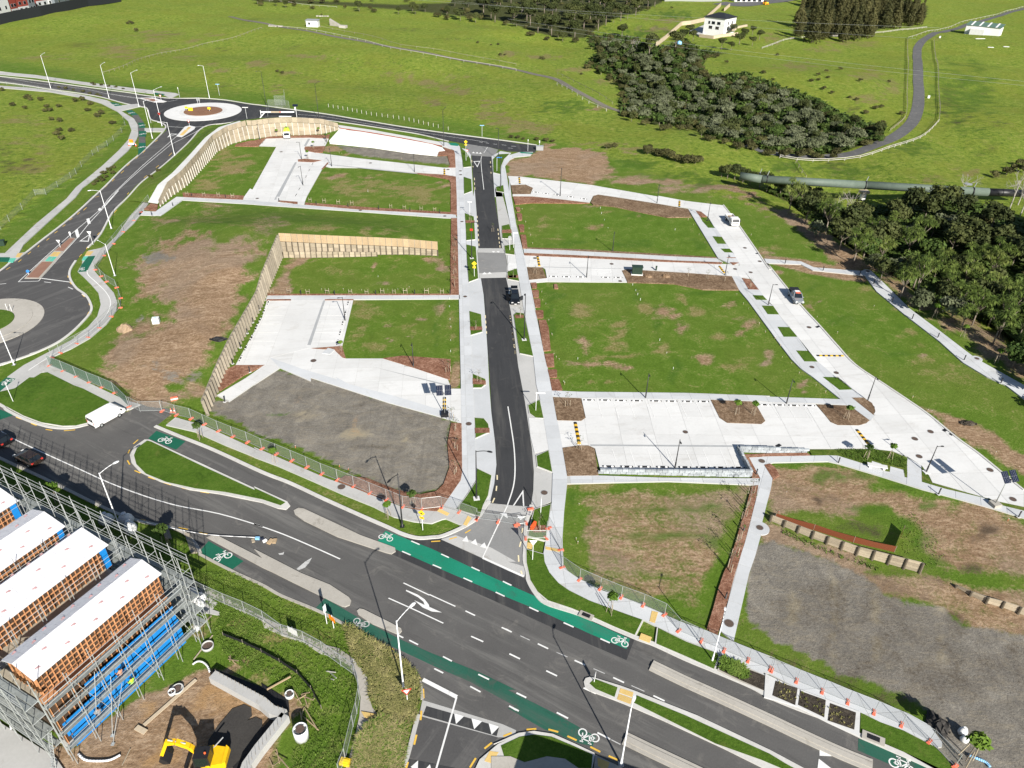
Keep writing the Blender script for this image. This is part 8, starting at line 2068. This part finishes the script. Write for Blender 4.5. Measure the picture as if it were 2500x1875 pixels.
for i in range(2):
    t=thing('young_tree','young_tree','tree',(0,-60,0)); mb=MB().tube((0,0,0),(.05,0,2.1),.03,.012,5)
    for k in range(9):a,z=RNG.uniform(0,6.28),RNG.uniform(.8,2.0); mb.tube((0,0,z),(.45*math.cos(a),.45*math.sin(a),z + .4),.012,.005,3)
    mb.build('trunk',M['bark'],t); put('crown',leaf_cloud([(0,0,1.6,.5,1.2)],26,.07),LEAF['green'],t)
    for s in (-1,1):MB().box((s * .3,0,.45),(.05,.05,.9)).build('stake',M['timber'],t)
    PROTO.setdefault('sapling',[]).append([remember(t),False])
    t=thing('young_tree','young_tree','tree',(0,-60,0)); MB().tube((0,0,0),(0,0,2.0),.04,.025,5).build('trunk',M['bark'],t)
    put('crown',leaf_cloud(lobes_round(.75,2.2,6,.9),300,.15),LEAF['bright' if i else 'green'],t)
    for a in (0,2.1,4.2):MB().tube((.4*math.cos(a),.4*math.sin(a),0),(.25*math.cos(a),.25*math.sin(a),1.4),.035,.03,4).build('stake',M['timber'],t)
    PROTO.setdefault('leafy',[]).append([remember(t),False])
def plant(key,p,sc,label,group=None,k=None):
    L=PROTO[key]; e=L[RNG.integers(len(L)) if k is None else k%len(L)]; rz=RNG.uniform(0,6.28)
    s=tuple(sc*RNG.uniform(.88,1.12,3))
    if not e[1]:
        e[1]=True; o=e[0]; o.location=[float(v) for v in p]; o.rotation_euler=(0,0,rz); o.scale=s; o['label']=label
        if group:o['group']=group
        return o
    o=dup(e[0],p,rz,s,label)
    if group:o['group']=group
    elif 'group' in o:del o['group']
    return o
def zone(c,poly,cols,rows):
    p=np.minimum(np.array(poly),[2500,1875]); lo,hi=p.min(0),p.max(0); f=np.clip((np.array(c)-lo)/(hi-lo),0,.999)
    w=(rows[int(f[1]*len(rows))] + ' ' + cols[int(f[0]*len(cols))]).strip(); return w
C5,R3=('far left','left','middle','right','far right'),('upper','central','lower')
def scatter(poly,spacing,n_try,zc,xr=None):
    """points on the land under a photo outline, kept a spacing apart; zc: height of the crown middle"""
    poly=np.array(poly); lo,hi=poly.min(0),poly.max(0); hi=np.minimum(hi,[2640,1900]); out=[]
    C=RNG.uniform(lo,hi,(n_try,2)); C=C[poly_sd(C,poly)>1.5]
    grid={}
    for c in C:
        p=GH(c,zc); s=spacing*RNG.uniform(.8,1.25); k=(int(p[0]//4),int(p[1]//4)); m=int(s//4)+1
        if any((p[0]-a[0])**2+(p[1]-a[1])**2<s*s for i in range(-m,m+1) for j in range(-m,m+1) for a in grid.get((k[0]+i,k[1]+j),())):continue
        p[2]=float(H(p[0],p[1])); grid.setdefault(k,[]).append(p); out.append((c,p))
    return out
NM={'silver': 'silver green shrub','olive': 'olive brown bushy tree','green': 'mid green rounded tree','kanuka': 'dark evergreen tree','palm': 'cabbage tree with spiky heads'}
pts=scatter(GULLY,4.2,4600,2.0)
edge=poly_sd(np.array([c for c,p in pts]),np.array(GULLY))
gn={k:0 for k in NM}
for (c,p),e in zip(pts,edge):
    u=RNG.random()
    k = 'olive' if (e<16 and u < .75) or u < .14 else 'silver' if u < .74 else 'green' if u < .86 else 'kanuka'
    plant(k,p,RNG.uniform(.75,1.1)*(1.05 if k == 'silver' else .85),NM[k] + ' in the ' + zone(c,GULLY,C5,R3) + ' part of the wide gully bush',NM[k].split(' ')[0] + ' plants of the wide gully bush')
for c,p in scatter(RBUSH,4.1,3400,3.6):
    u=RNG.random(); up=c[1]<440+(c[0]-1900) * .35
    k=('kanuka' if u < .75 else 'olive' if u < .9 else 'silver') if up else ('palm' if u < .58 else 'kanuka' if u < .76 else 'silver' if u < .86 else 'green')
    plant(k,p,RNG.uniform(.85,1.25)*(1.15 if k == 'kanuka' else 1),NM[k] + ' in the ' + zone(c,RBUSH,C5,R3) + ' part of the dark right bush',NM[k].split(' ')[0] + ' trees of the dark right bush')
for c,p in scatter(TOPBUSH,8.0,1500,3.5):
    k = 'bigtree' if c[0]>1150 and RNG.random() < .55 else 'kanuka' if RNG.random() < .6 else 'olive'
    plant(k,p,RNG.uniform(.8,1.15),('large dark' if k == 'bigtree' else 'small dark' if k == 'kanuka' else 'olive brown') + ' tree in the ' + zone(c,TOPBUSH,C5,('',)) + ' part of the bush along the top edge',k + ' trees along the top edge')
for c,p in scatter(q(3,0,310,285,300,120,360,-30,1050,-30,1390,60,1360,150,1100,200,880,285,600,305),9.0,300,5):
    plant('conifer' if RNG.random() < .85 else 'olive',p,RNG.uniform(.7,1.15),'tall brown green conifer at the ' + zone(c,[(1950,0),(2260,90)],C5,('back','front')) + ' of the shelter belt','conifers of the shelter belt')
SH=[('bigtree',.62,'dark rounded tree on the meadow in front of the white house',2,0,(1480,330,1530,300,1560,350,1900,300,1990,330,2060,300,2120,340,1950,380,2060,390,1800,420,1880,430,1480,350)),
 ('bigtree',.9,'large dark tree standing above the gully bush',2,0,(1190,470,960,320,1410,430)),
 ('olive',.9,'brown bush in the short row on the slope above the soil',2,0,(1180,1300,1240,1300,1290,1320,1350,1330,1410,1360,1460,1370,1520,1380,1580,1380)),
 ('kanuka',.8,'dark bush beside the left end of the green pipe',2,0,(1800,1500,1850,1510,1910,1520,1980,1545,2040,1560,2120,1590,2180,1620)),
 ('kanuka',.8,'dark bush on the bank below the green pipe',3,1,(60,20,150,60,260,50,330,110,420,130,480,190,330,200,420,230,520,260,600,300)),
 ('gorse',1.0,'small dark bush dotted on the far right hill',3,0,(470,640,540,610,660,590,830,690,1070,695,90,680,10,620,130,470,520,760,590,790,740,830,800,850,960,920,1010,910,1180,970,870,960,1020,1040,480,680,420,690,560,660)),
 ('olive',.9,'brown bush beside the lower hill of the farm road',3,0,(2180,1400,2120,1440,2060,1480,1960,1500,2200,1460)),
 ('gorse',1.0,'low gorse bush on the meadow',2,0,(285,500,620,632,1840,535,865,1250,830,1255,900,1245,1380,70,300,505)),
 ('gorse',1.3,'dark gorse bush high on the upper left meadow',0,0,(1080,205,1120,205,1150,268,1095,190)),
 ('gorse',.8,'low bush on the upper right meadow edge',1,0,(2000,385,2060,380,2080,470,2120,465,1890,365,570,130,200,612,240,620)),
 ('gorse',1.0,'dark scrub bush on the far left weedy slope',0,0,(110,895,210,920,260,850,400,905,420,940,500,905,440,1015,510,1030,500,1110,490,1140,600,1110,520,1180,760,885,830,990,860,965,740,940,640,860,950,1050,350,850,230,830,380,945,700,850,20,770)),
 ('gorse',.7,'low planted shrub on the verge of the far left road',0,0,(500,745,560,755,620,765,700,780,760,795,820,805,850,815,800,720,860,725,920,735,980,740,1040,755,780,712)),
 ('gorse',.7,'low planted shrub on the verge of the link road',0,0,(960,1420,920,1440,880,1470,950,1470,900,1500,850,1510,820,1540,870,1530,790,1560,1270,1500,1340,1450,1300,1520)),
 ('gorse',.8,'low bush along the ditch at the end of the northern road',2,0,(80,1170,130,1180,240,1185,320,1195,380,1200,30,1165)),
 ('bare',1.0,'bare pale tree in front of the green pipe',3,1,(600,235,565,330,700,230,750,245)),
 ('bare',1.2,'hazy bare tree at the right end of the green pipe',3,1,(2090,170,2160,140,2180,230,1680,70,2220,120)),
 ('bare',.8,'pale dead tree in the gully under the power lines',2,0,(115,130,1050,420,1080,430,1000,370)),
 ('olive',1.0,'brown bush along the top fence of the meadow',1,0,(60,25,200,20,320,25,700,20,1000,15,1290,20,480,30,580,28))]
for key,sc,lab,c,r,L in SH:
    rk=ranks(c,r,L) if len(L)//2<=18 else None
    for i in range(0,len(L),2):
        p=GH(q1(c,r,L[i],L[i+1])); plant(key,p,sc*RNG.uniform(.75,1.15),lab if rk is None or 'bush dotted' in lab else lab + ', ' + rk[i//2],'group of ' + lab)
# young street trees and planted saplings
YT=[('sapling',1.0,'bare sapling in the grass beds left of the street',1,1,(1872,1187,1900,1632,1825,275)),
 ('sapling',1.2,'bare sapling in the long bark strip left of the street',1,1,(1692,490,1693,610,1694,720,1694,830)),
 ('sapling',1.1,'bare sapling in the bark edge of the gravel lot',1,2,(1700,452,1705,615,1700,818,1668,350)),
 ('sapling',1.0,'bare sapling in the grass beds right of the street',2,1,(45,748,105,1088,-128,365)),
 ('sapling',1.3,'bare sapling in the bark above the gravel lot driveway',1,1,(1640,1550,)),
 ('sapling',1.2,'bare sapling in the square bark beds of the lower car park',2,2,(503,250,600,612,265,1290)),
 ('sapling',1.5,'thin bare tree in the bark left of the gravel pad',2,2,(2052,985,2022,1108,1990,1190,1945,1385,1912,1510,1868,1630)),
 ('sapling',1.0,'sapling in the brown bark of the middle driveway',2,1,(230,720,1520,740,1680,765,1830,780,2045,830)),
 ('leafy',1.0,'small leafy staked tree in the bark bed between the upper bays',2,2,(1925,315,2072,320)),
 ('leafy',1.0,'small leafy staked tree in the beds at the lane junction',3,2,(712,355,882,690,1075,690)),
 ('leafy',1.0,'young leafy staked tree on the bank beside the long right footpath',3,1,(1450,1087,1692,1252,1968,1472)),
 ('leafy',1.0,'young leafy tree on the verge along the gravel lot footpath',1,2,(180,725,1135,1187,1345,1085)),
 ('leafy',1.1,'round leafy staked tree on the verge beside the bright green lane',2,3,(862,352,)),
 ('leafy',1.1,'young leafy tree at the start of the gravel lot footpath',0,2,(1690,522,)),
 ('leafy',1.4,'young leafy tree in the shaded verge by the scaffold',0,2,(500,1075,1420,1440)),
 ('leafy',.9,'dark small conifer like tree round the upper car park',1,0,(505,1252,455,1342,195,1152,548,1142,610,1190)),
 ('leafy',.8,'small dark tree at the end of the car park bays under the timber wall',1,1,(740,1370,)),
 ('leafy',1.6,'yellow green bushy tree in the rubble at the lower right corner',3,3,(1720,1600,))]
for key,sc,lab,c,r,L in YT:
    rk=ranks(c,r,L); z=.13
    for i in range(0,len(L),2):plant(key,G(q1(c,r,L[i],L[i+1]),z),sc,lab+(', ' + rk[i//2] if len(L)>2 else ''),'group of ' + lab if len(L)>2 else None,1 if 'yellow' in lab or 'round' in lab else None)
# tussock, rough grass and undergrowth: too many blades to count
def tufts(name,label,poly,n,hgt,leaf,blades=6,wd=.05,prj=None,zoff=0.0):
    poly=np.array(poly); lo,hi=poly.min(0),np.minimum(poly.max(0),[2600,1950]); C=RNG.uniform(lo,hi,(n*3,2)); C=C[poly_sd(C,poly)>0][:n]
    vs=[]; fs=[]
    for c in C:
        p=(prj or G)(c,zoff - .06 if prj is None else 0);
        for b in range(blades):
            a=RNG.uniform(0,6.28); h=hgt*RNG.uniform(.5,1.2); d=np.array([math.cos(a),math.sin(a),0]); s=np.array([-d[1],d[0],0])*wd*RNG.uniform(.7,1.5); o=len(vs)
            q0=p+d * .05; m=p+d*h * .35+[0,0,h * .7]; e=p+d*h * .85+[0,0,h * .75]
            vs+=[tuple(q0-s),tuple(q0+s),tuple(m+s),tuple(m-s),tuple(e)]; fs+=[(o,o+1,o+2,o+3),(o+3,o+2,o+4)]
    me=bpy.data.meshes.new(name); me.from_pydata(vs,[],fs); o=put(name,me,LEAF[leaf],kind='stuff'); o['label']=label; return o
TUS=q(1,3,760,450,960,575,1100,660,1280,790,1355,870,1395,965,1395,1090,1340,1290,1230,1280,1060,1195,985,1060,965,900,840,720)
tufts('tussock_grass','straw coloured tussock grass at the bottom side road corner',TUS,1300,.7,'straw',8,.035)
tufts('tussock_grass','green tussock grass mixed through the bottom corner planting',TUS,800,.55,'flax',7,.045)
tufts('tussock_grass','green tussock mound at the bottom edge beside the side road',q(1,3,1080,1245,1290,1340,1240,1700,850,1700,890,1420,975,1310),900,.7,'flax',9,.05)
tufts('tussock_grass','straw coloured tussock through the mound at the bottom edge',q(1,3,1080,1245,1290,1340,1240,1700,850,1700,890,1420,975,1310),800,.75,'straw',8,.035)
tufts('rough_grass','long rough grass of the building plot',q(1,3,-20,130,230,230,520,350,720,450,860,900,880,1080,800,1420,700,1700,300,1700,420,1150,250,950,-40,830),1700,.26,'flax',7,.022)
tufts('rough_grass','long rough grass beside the wire fence and scaffold',q(0,3,1560,20,1950,10,2212,130,2212,900,1900,720,1780,500,1860,360,1560,140),1700,.26,'flax',7,.022)
tufts('garden_plants','grassy plants in the lower rain garden',q(2,3,1800,730,1990,815,2030,900,1960,912,1790,828),160,.55,'flax',9,.05,None,.2)
for t_ in ((115,925,300,985,280,1125,90,1045),(322,1010,538,1085,525,1230,308,1125),(577,1112,793,1190,778,1335,557,1257)):tufts('garden_plants','sparse small plants in the white walled rain garden',q(3,3,*t_),18,.22,'straw',5,.03,None,.25)
for P_,n_,lab in ((GULLY,5000,'low undergrowth filling the gully bush'),(RBUSH,5200,'low undergrowth filling the dark right bush')):tufts('undergrowth',lab,P_,n_,1.6,'green',4,.35,GH)
tufts('reeds','dry flax and grass on the tall edge beside the zigzag end of the lane beds',q(3,2,640,620,950,615,1220,690,1215,830,1190,775,1080,745,930,700,900,740,660,660),520,.32,'flax',7,.022,None,.13)
tufts('weeds','rough weeds along the foot of the short lower right timber wall',q(3,2,180,1290,420,1400,760,1530,1000,1620,980,1645,700,1545,400,1440,170,1320),260,.26,'flax',7,.025)
tufts('weeds','green weeds on the bank beside the rusty orange netting',q(3,2,1100,1180,1280,1150,1450,1330,1550,1500,1430,1640,1340,1560,1200,1480),220,.12,'flax',6,.025)
for L in PROTO.values():
    for e in L:
        if not e[1]:
            for k in list(KIDS[e[0].name]):bpy.data.objects.remove(k)
            bpy.data.objects.remove(e[0])
# ------------------------------------------------------------------ far buildings, pipe, power lines
def house(label,name,p,rz,w,d,h,roof='hip',wall='white',rm='roof_black',wins=(),cat='house',rh=1.8):
    t=thing(name,label,cat,p,rz)
    MB().box((0,0,h/2 - .5),(w,d,h+1)).build('wall',M[wall],t)
    e=.6; r=MB()
    if roof == 'hip': r.loft([[(-w/2-e,-d/2-e,h),(w/2+e,-d/2-e,h),(w/2+e,d/2+e,h),(-w/2-e,d/2+e,h)],[(-w/2-e,-d/2-e,h + .15),(w/2+e,-d/2-e,h + .15),(w/2+e,d/2+e,h + .15),(-w/2-e,d/2+e,h + .15)],[(-w * .12,-.05,h+rh),(w * .12,-.05,h+rh),(w * .12,.05,h+rh),(-w * .12,.05,h+rh)]])
    elif roof == 'gable': r.loft([[(s*(w/2 + .4),-d/2 - .4,h),(s*(w/2 + .4),0,h+rh),(s*(w/2 + .4),d/2 + .4,h)] for s in (-1,1)])
    else:r.loft([[(s*(w/2 + .4),-d/2 - .4,h + .1),(s*(w/2 + .4),d/2 + .4,h+rh),(s*(w/2 + .4),d/2 + .4,h+rh + .15),(s*(w/2 + .4),-d/2 - .4,h + .25)] for s in (-1,1)])
    r.build('roof',M[rm],t)
    for f,x,z,ww,hh in wins:      # f: 0 front (-y), 1 right (+x)
        c=(x,-d/2 - .03,z) if f==0 else (w/2 + .03,x,z); s=(ww,.08,hh) if f==0 else (.08,ww,hh)
        fr=MB().box(c,(s[0]+(.2 if f==0 else 0),s[1]+(.2 if f else 0),s[2] + .2)).build('window',M['grey_metal'],t)
        c2=(c[0],c[1] - .05,c[2]) if f==0 else (c[0] + .05,c[1],c[2]); MB().box(c2,s).build('pane',M['glass'],fr)
    return t
k_=400/2212
def zz(x,y):return (1600+x*k_,y*k_)
pa,pb=GH(zz(660,465)),GH(zz(910,485)); u_=(pb-pa)[:2]; W_=np.linalg.norm(u_); u_ /= W_; n_=np.array([-u_[1],u_[0]])
cen=(pa[:2]+pb[:2])/2+n_*5.5; zg=float(H(*cen))
hs=house('white three storey house with black hip roof on the far hill','hill_house',(cen[0],cen[1],zg),math.atan2(u_[1],u_[0]),W_*1.1,13,8.8,wins=[(0,-3.2,6.2,1.0,1.3),(0,-.6,6.2,1.9,1.4),(0,2.8,6.2,1.9,1.4),(0,-2.0,3.8,2.0,1.4),(0,2.2,3.8,2.0,1.4),(1,-2.5,6.2,1.0,1.4),(1,2.0,6.0,1.3,1.9),(1,-2.5,3.8,1.2,1.4),(1,2.5,3.4,2.6,2.0),(1,-2.5,1.2,1.6,1.2)],rh=2.2)
for x in (-2.3,2.1):MB().box((x,-5.55,1.2),(3.4,.12,2.2)).build('garage_door',M['black_metal'],hs)
for z,L in ((2.3,7.0),(5.0,4.0)):bl=MB().box((W_/2+1.1,2.0,z),(2.2,L,.2)).build('balcony',M['beige'],hs); MB().box((W_/2+2.15,2.0,z + .5),(.1,L,.9)).build('balustrade',M['beige'],bl)
MB().box((-1.2,3.0,8.8),(.7,.7,2.2)).build('chimney',M['black_metal'],hs)
def ground_wall(label,pts,h,w,m='beige',name='retaining_wall',cat='retaining wall'):
    P=[GH(p) for p in pts]; o=P[0]; t=thing(name,label,cat,o); nn=6
    for a,b in zip(P[:-1],P[1:]):MB().beam(a-o+[0,0,h/2],b-o+[0,0,h/2],w,h).build('wall_section',M[m],t)
    return t
ground_wall('pale block wall stepping down the hill left of the white house',[zz(10,628),zz(140,530),zz(350,345),zz(480,330),zz(655,290),zz(880,85)],2.2,.5)
ground_wall('pale block wall under the terrace of the white house',[zz(590,500),zz(780,525),zz(900,500),zz(1110,480)],1.6,.5)
ground_wall('timber deck edge reaching right from the white house',[zz(1000,405),zz(1130,375),zz(1230,355)],1.0,1.2)
ground_wall('short pale walls beside the drive behind the white house',[zz(930,150),zz(1000,90)],2.0,.6)
P_=[GH(p) for p in (zz(460,440),zz(660,340),zz(660,470),zz(590,495))]
slab_=MB().prism([(p[0],p[1]) for p in P_],zg - .6,zg + .15).build('house_terrace',M['conc_grey'],kind='structure')
B=GH(zz(320,625)); t=thing('pale_tank','pale blue water tank in the scrub below the white house','water tank',B); MB().lathe([(1.2,0),(1.25,2.2),(.4,2.7)],14).build('tank',M['blue_pale'],t,True)
for lab,x0,x1,y,d,h,wl in (('long grey shed cut by the top edge behind the white house',130,900,18,8,4.0,'grey_metal'),('white and grey sheds with doors at the top edge right of the drive',1060,1450,22,7,3.4,'white')):
    a,b=GH(zz(x0,y)),GH(zz(x1,y)); c=(a+b)/2; c[1]+=d/2
    L=np.linalg.norm((b-a)[:2]); house(lab,'farm_shed',(*c[:2],float(H(*c[:2]))),math.atan2(b[1]-a[1],b[0]-a[0]),L,d,h,'skillion',wl,'grey_metal',[(0,L*(k-2)/5.5,1.3,L * .11,1.9) for k in range(5)] if wl == 'white' else [],'shed',.8)
B=GH(zz(1490,60)); t=thing('tractor','small green tractor with pale wheels on the far hill at the top edge','tractor',B,.5)
MB().box((0,0,1.1),(3.6,1.4,.9)).build('body',M['lime'],t); MB().box((-.8,0,2.0),(1.4,1.3,1.2)).build('cab',M['glass'],t)
for x,r in ((1.3,.6),(-1.1,.95)):
    for s in (-1,1):MB().tube((x,s * .7,r),(x,s*1.1,r),r,r,14).build('wheel',M['orange_sign'],t)
# white shed with green striped roof
a,b=GH(q1(3,0,1705,285)),GH(q1(3,0,1995,305)); c=(a+b)/2; u=(b-a)[:2]; L=np.linalg.norm(u); u /= L; n=np.array([-u[1],u[0]]); cc=c[:2]+n*4
sh=house('white farm shed with striped green roof on the far right hill','farm_shed',(*cc,float(H(*cc))),math.atan2(u[1],u[0]),L,8,4.6,'skillion','white','roof_green',[],'shed',1.4)
for k in range(4):MB().box((-L * .36+k*L * .24,0,5.58),(L * .05,8.6,.08),ax=(np.array([1.,0,0]),np.array([0,.985,.172]),np.array([0,-.172,.985]))).build('pale_roof_strip',M['white'],sh)
MB().box((-L * .12,-5.2,1.6),(L * .42,2.6,3.2)).build('lean_to',M['offwhite'],sh)
for x,y,lab in ((1840,330,'white sheets lying in front of the white farm shed'),(2060,398,'white sheet lying on the grass below the white farm shed'),(1930,403,'yellowish sheet lying on the grass below the white farm shed'),(1405,828,'white crate beside the straight farm road'),(1500,320,'white marker post beside the hill road')):
    t=thing('sheet_iron',lab,'metal sheet' if 'sheet' in lab else 'crate' if 'crate' in lab else 'post',GH(q1(3,0,x,y)),RNG.uniform(-.3,.3)); w=6 if x==1840 else 3 if 'sheet' in lab else .8
    MB().box((0,0,.25 if w>1 else .5),(w,.9 if w>1 else .5,.2 if w>1 else 1)).build('panel',M['white'],t)
# hut and ruin on the meadow
B=GH(q1(1,0,495,228)); h=house('small white hut with a flat dark edged roof on the meadow','meadow_hut',B+[0,1.5,0],-.05,6.5,4,3.2,'skillion','offwhite','grey_metal',[(0,-1.5,1.8,1.0,1.0)],'hut',.3)
o=GH(q1(1,0,640,215)); t=thing('ruined_ramp','ruined grey concrete ramp beside the small meadow hut','ruin',o); e=GH(q1(1,0,770,240))-o
MB().loft([[(0,0,0),(0,2.5,0),(0,2.5,3.4),(0,0,3.2)],[(e[0] * .7,e[1] * .7,0),(e[0] * .7,e[1] * .7+2.5,0),(e[0] * .7,e[1] * .7+2.5,.6),(e[0] * .7,e[1] * .7,.5)]]).build('ramp',M['conc_old'],t)
MB().box(e * .85+[0,1,.6],(4.0,3,1.3),-.2).build('block',M['conc_old'],t)
for x,y,lab in ((575,140,'low pale rubble right of the hut on the meadow'),(180,225,'pale trough rubble left of the hut on the meadow')):
    t=thing('rubble',lab,'rubble',GH(q1(1,0,x,y)))
    for k in range(5):MB().box((k*1.6-3,RNG.uniform(-.6,.6),.25),tuple(RNG.uniform(.8,1.8,2))+(.6,),RNG.uniform(0,3)).build('stone',M['conc_old'],t)
# terraced houses in the top left corner and the dark wall in front of them
kk=320/2212
def z2(x,y):return (x*kk,y*kk)
for x0,y0,x1,y1,h,wl,rf,lab in ((-260,420,-10,345,8,'cladding_pale','gable','pale grey house end cut by the left edge of the photo'),(-5,345,215,275,11,'white','gable','tall white gabled house in the top left corner'),(225,268,330,240,9,'cladding_red','skillion','narrow red and pale house beside the white gabled one'),(335,235,515,195,9,'cladding_red','skillion','wider red and pale townhouse in the top left row'),(520,195,625,172,9.5,'cladding_grey','gable','dark grey townhouse between the red ones'),(630,125,830,95,9,'cladding_red','skillion','red and pale townhouse right of the dark grey one'),(835,95,930,75,10,'white','gable','narrow white townhouse near the right end of the row'),(940,85,1180,30,7,'cladding_grey','gable','dark house at the right end of the top left row')):
    a,b=GH(z2(x0,y0)),GH(z2(x1,y1)); u=(b-a)[:2]; L=np.linalg.norm(u); u /= L; n=np.array([-u[1],u[0]]); cc=(a+b)[:2]/2+n*5
    t=house(lab,'townhouse',(*cc,float(H(*cc))),math.atan2(u[1],u[0]),L,10,h,rf,wl,'roof_black',[(0,L*s,z,1.6,1.5) for s in (-.22,.22) for z in (1.8,5.2)],'house',2.0)
    if wl == 'cladding_red': MB().box((0,-5.02,1.7),(L * .98,.1,3.4)).build('lower_cladding',M['cladding_pale'],t)
ground_wall('long black wall running along the backs of the top left houses',[z2(-200,460),z2(0,420),z2(400,330),z2(700,270),z2(1150,180),z2(1500,105),z2(2045,30)],5.2,.4,'black_wall','dark_wall','wall')  # wall with a dark colour of its own
t=thing('round_bale','small white object on the grass beyond the black wall','bale',GH(z2(1315,48))); MB().lathe([(.8,0),(.9,.8),(.5,1.4)],10).build('bale',M['white'],t)
# green pipe bridge
E_=[G(p,3.6) for p in q(2,0,1960,1485)+q(3,0,0,1512,880,1562,1910,1622)]; o=E_[0]
t=thing('pipe_bridge','long pale green pipe carried over the valley on a white pier','pipeline',o)
for a,b in zip(E_[:-1],E_[1:]):MB().tube(a-o,b-o,1.02,1.02,20).build('pipe_section',M['pipe_green'],t,True)
b2=G(q1(3,0,2210,1632),3.3); MB().tube(E_[-1]-o,b2-o,.98,.95,20).build('black_pipe_end',M['black_metal'],t,True)
for c,r,x,y in ((3,0,40,1514),(3,0,872,1562),(3,0,1778,1615),(2,0,2120,1495)):
    p=G(q1(c,r,x,y),3.6)-o; d=(E_[-1]-E_[0]); d /= np.linalg.norm(d); rg=MB().tube(p-d * .12,p+d * .12,1.14,1.14,20).build('clamp_ring',M['black_metal'],t,True); MB().tube(p+[0,0,1.0],p+[.3,0,2.3],.09,.09,6).build('vent_pipe',M['steel'],rg)
p=G(q1(3,0,1725,1600),3.6)-o; MB().lathe([(.06,0),(1.0,.15),(1.0,.25),(.2,.3)],16,p+[0,0,1.3]).build('round_guard',M['grey_metal'],t)
for c,r,x,y,hh in ((3,1,845,95,0),):
    p=GH(q1(c,r,x,y)); pr=MB().lathe([(.8,-.5),(.8,1.9)],16,p-o).build('pier',M['white'],t,True); MB().box(p-o+[0,0,2.2],(2.4,1.8,.7),.1).build('pier_cap',M['beige'],pr)
# power lines crossing the far valley: wires between poles beyond the frame
for i,(l,r2,z) in enumerate(((q1(2,0,-900,-40),q1(3,0,1300,325),11),(q1(2,0,-900,-10),q1(3,0,1500,235),11.5),(q1(2,0,0,195),q1(3,0,2400,740),11),(q1(2,0,0,160),q1(3,0,2400,705),11.6))):
    a,b=G(l,z),G(r2,z); t=thing('power_line',('first','second','third','fourth')[i] + ' thin power wire from the top across the gully bush','power line',a)
    P=[a+(b-a)*s-np.array([0,0,6*s*(1-s)]) for s in np.linspace(0,1,15)]; MB().path([p-a for p in P],.03,4).build('wire',M['steel'],t)
# neighbouring building just outside the bottom of the photo; only its shadow reaches in
t=thing('neighbour_building','grey building below the bottom edge of the photo throwing a shadow on the bulb island','building',(11.0,23.2,0),-.32)
MB().box((0,0,3.0),(13,9,6.2)).build('wall',M['cladding_grey'],t); MB().box((0,0,6.2),(13.6,9.6,.3)).build('roof',M['roof_black'],t)
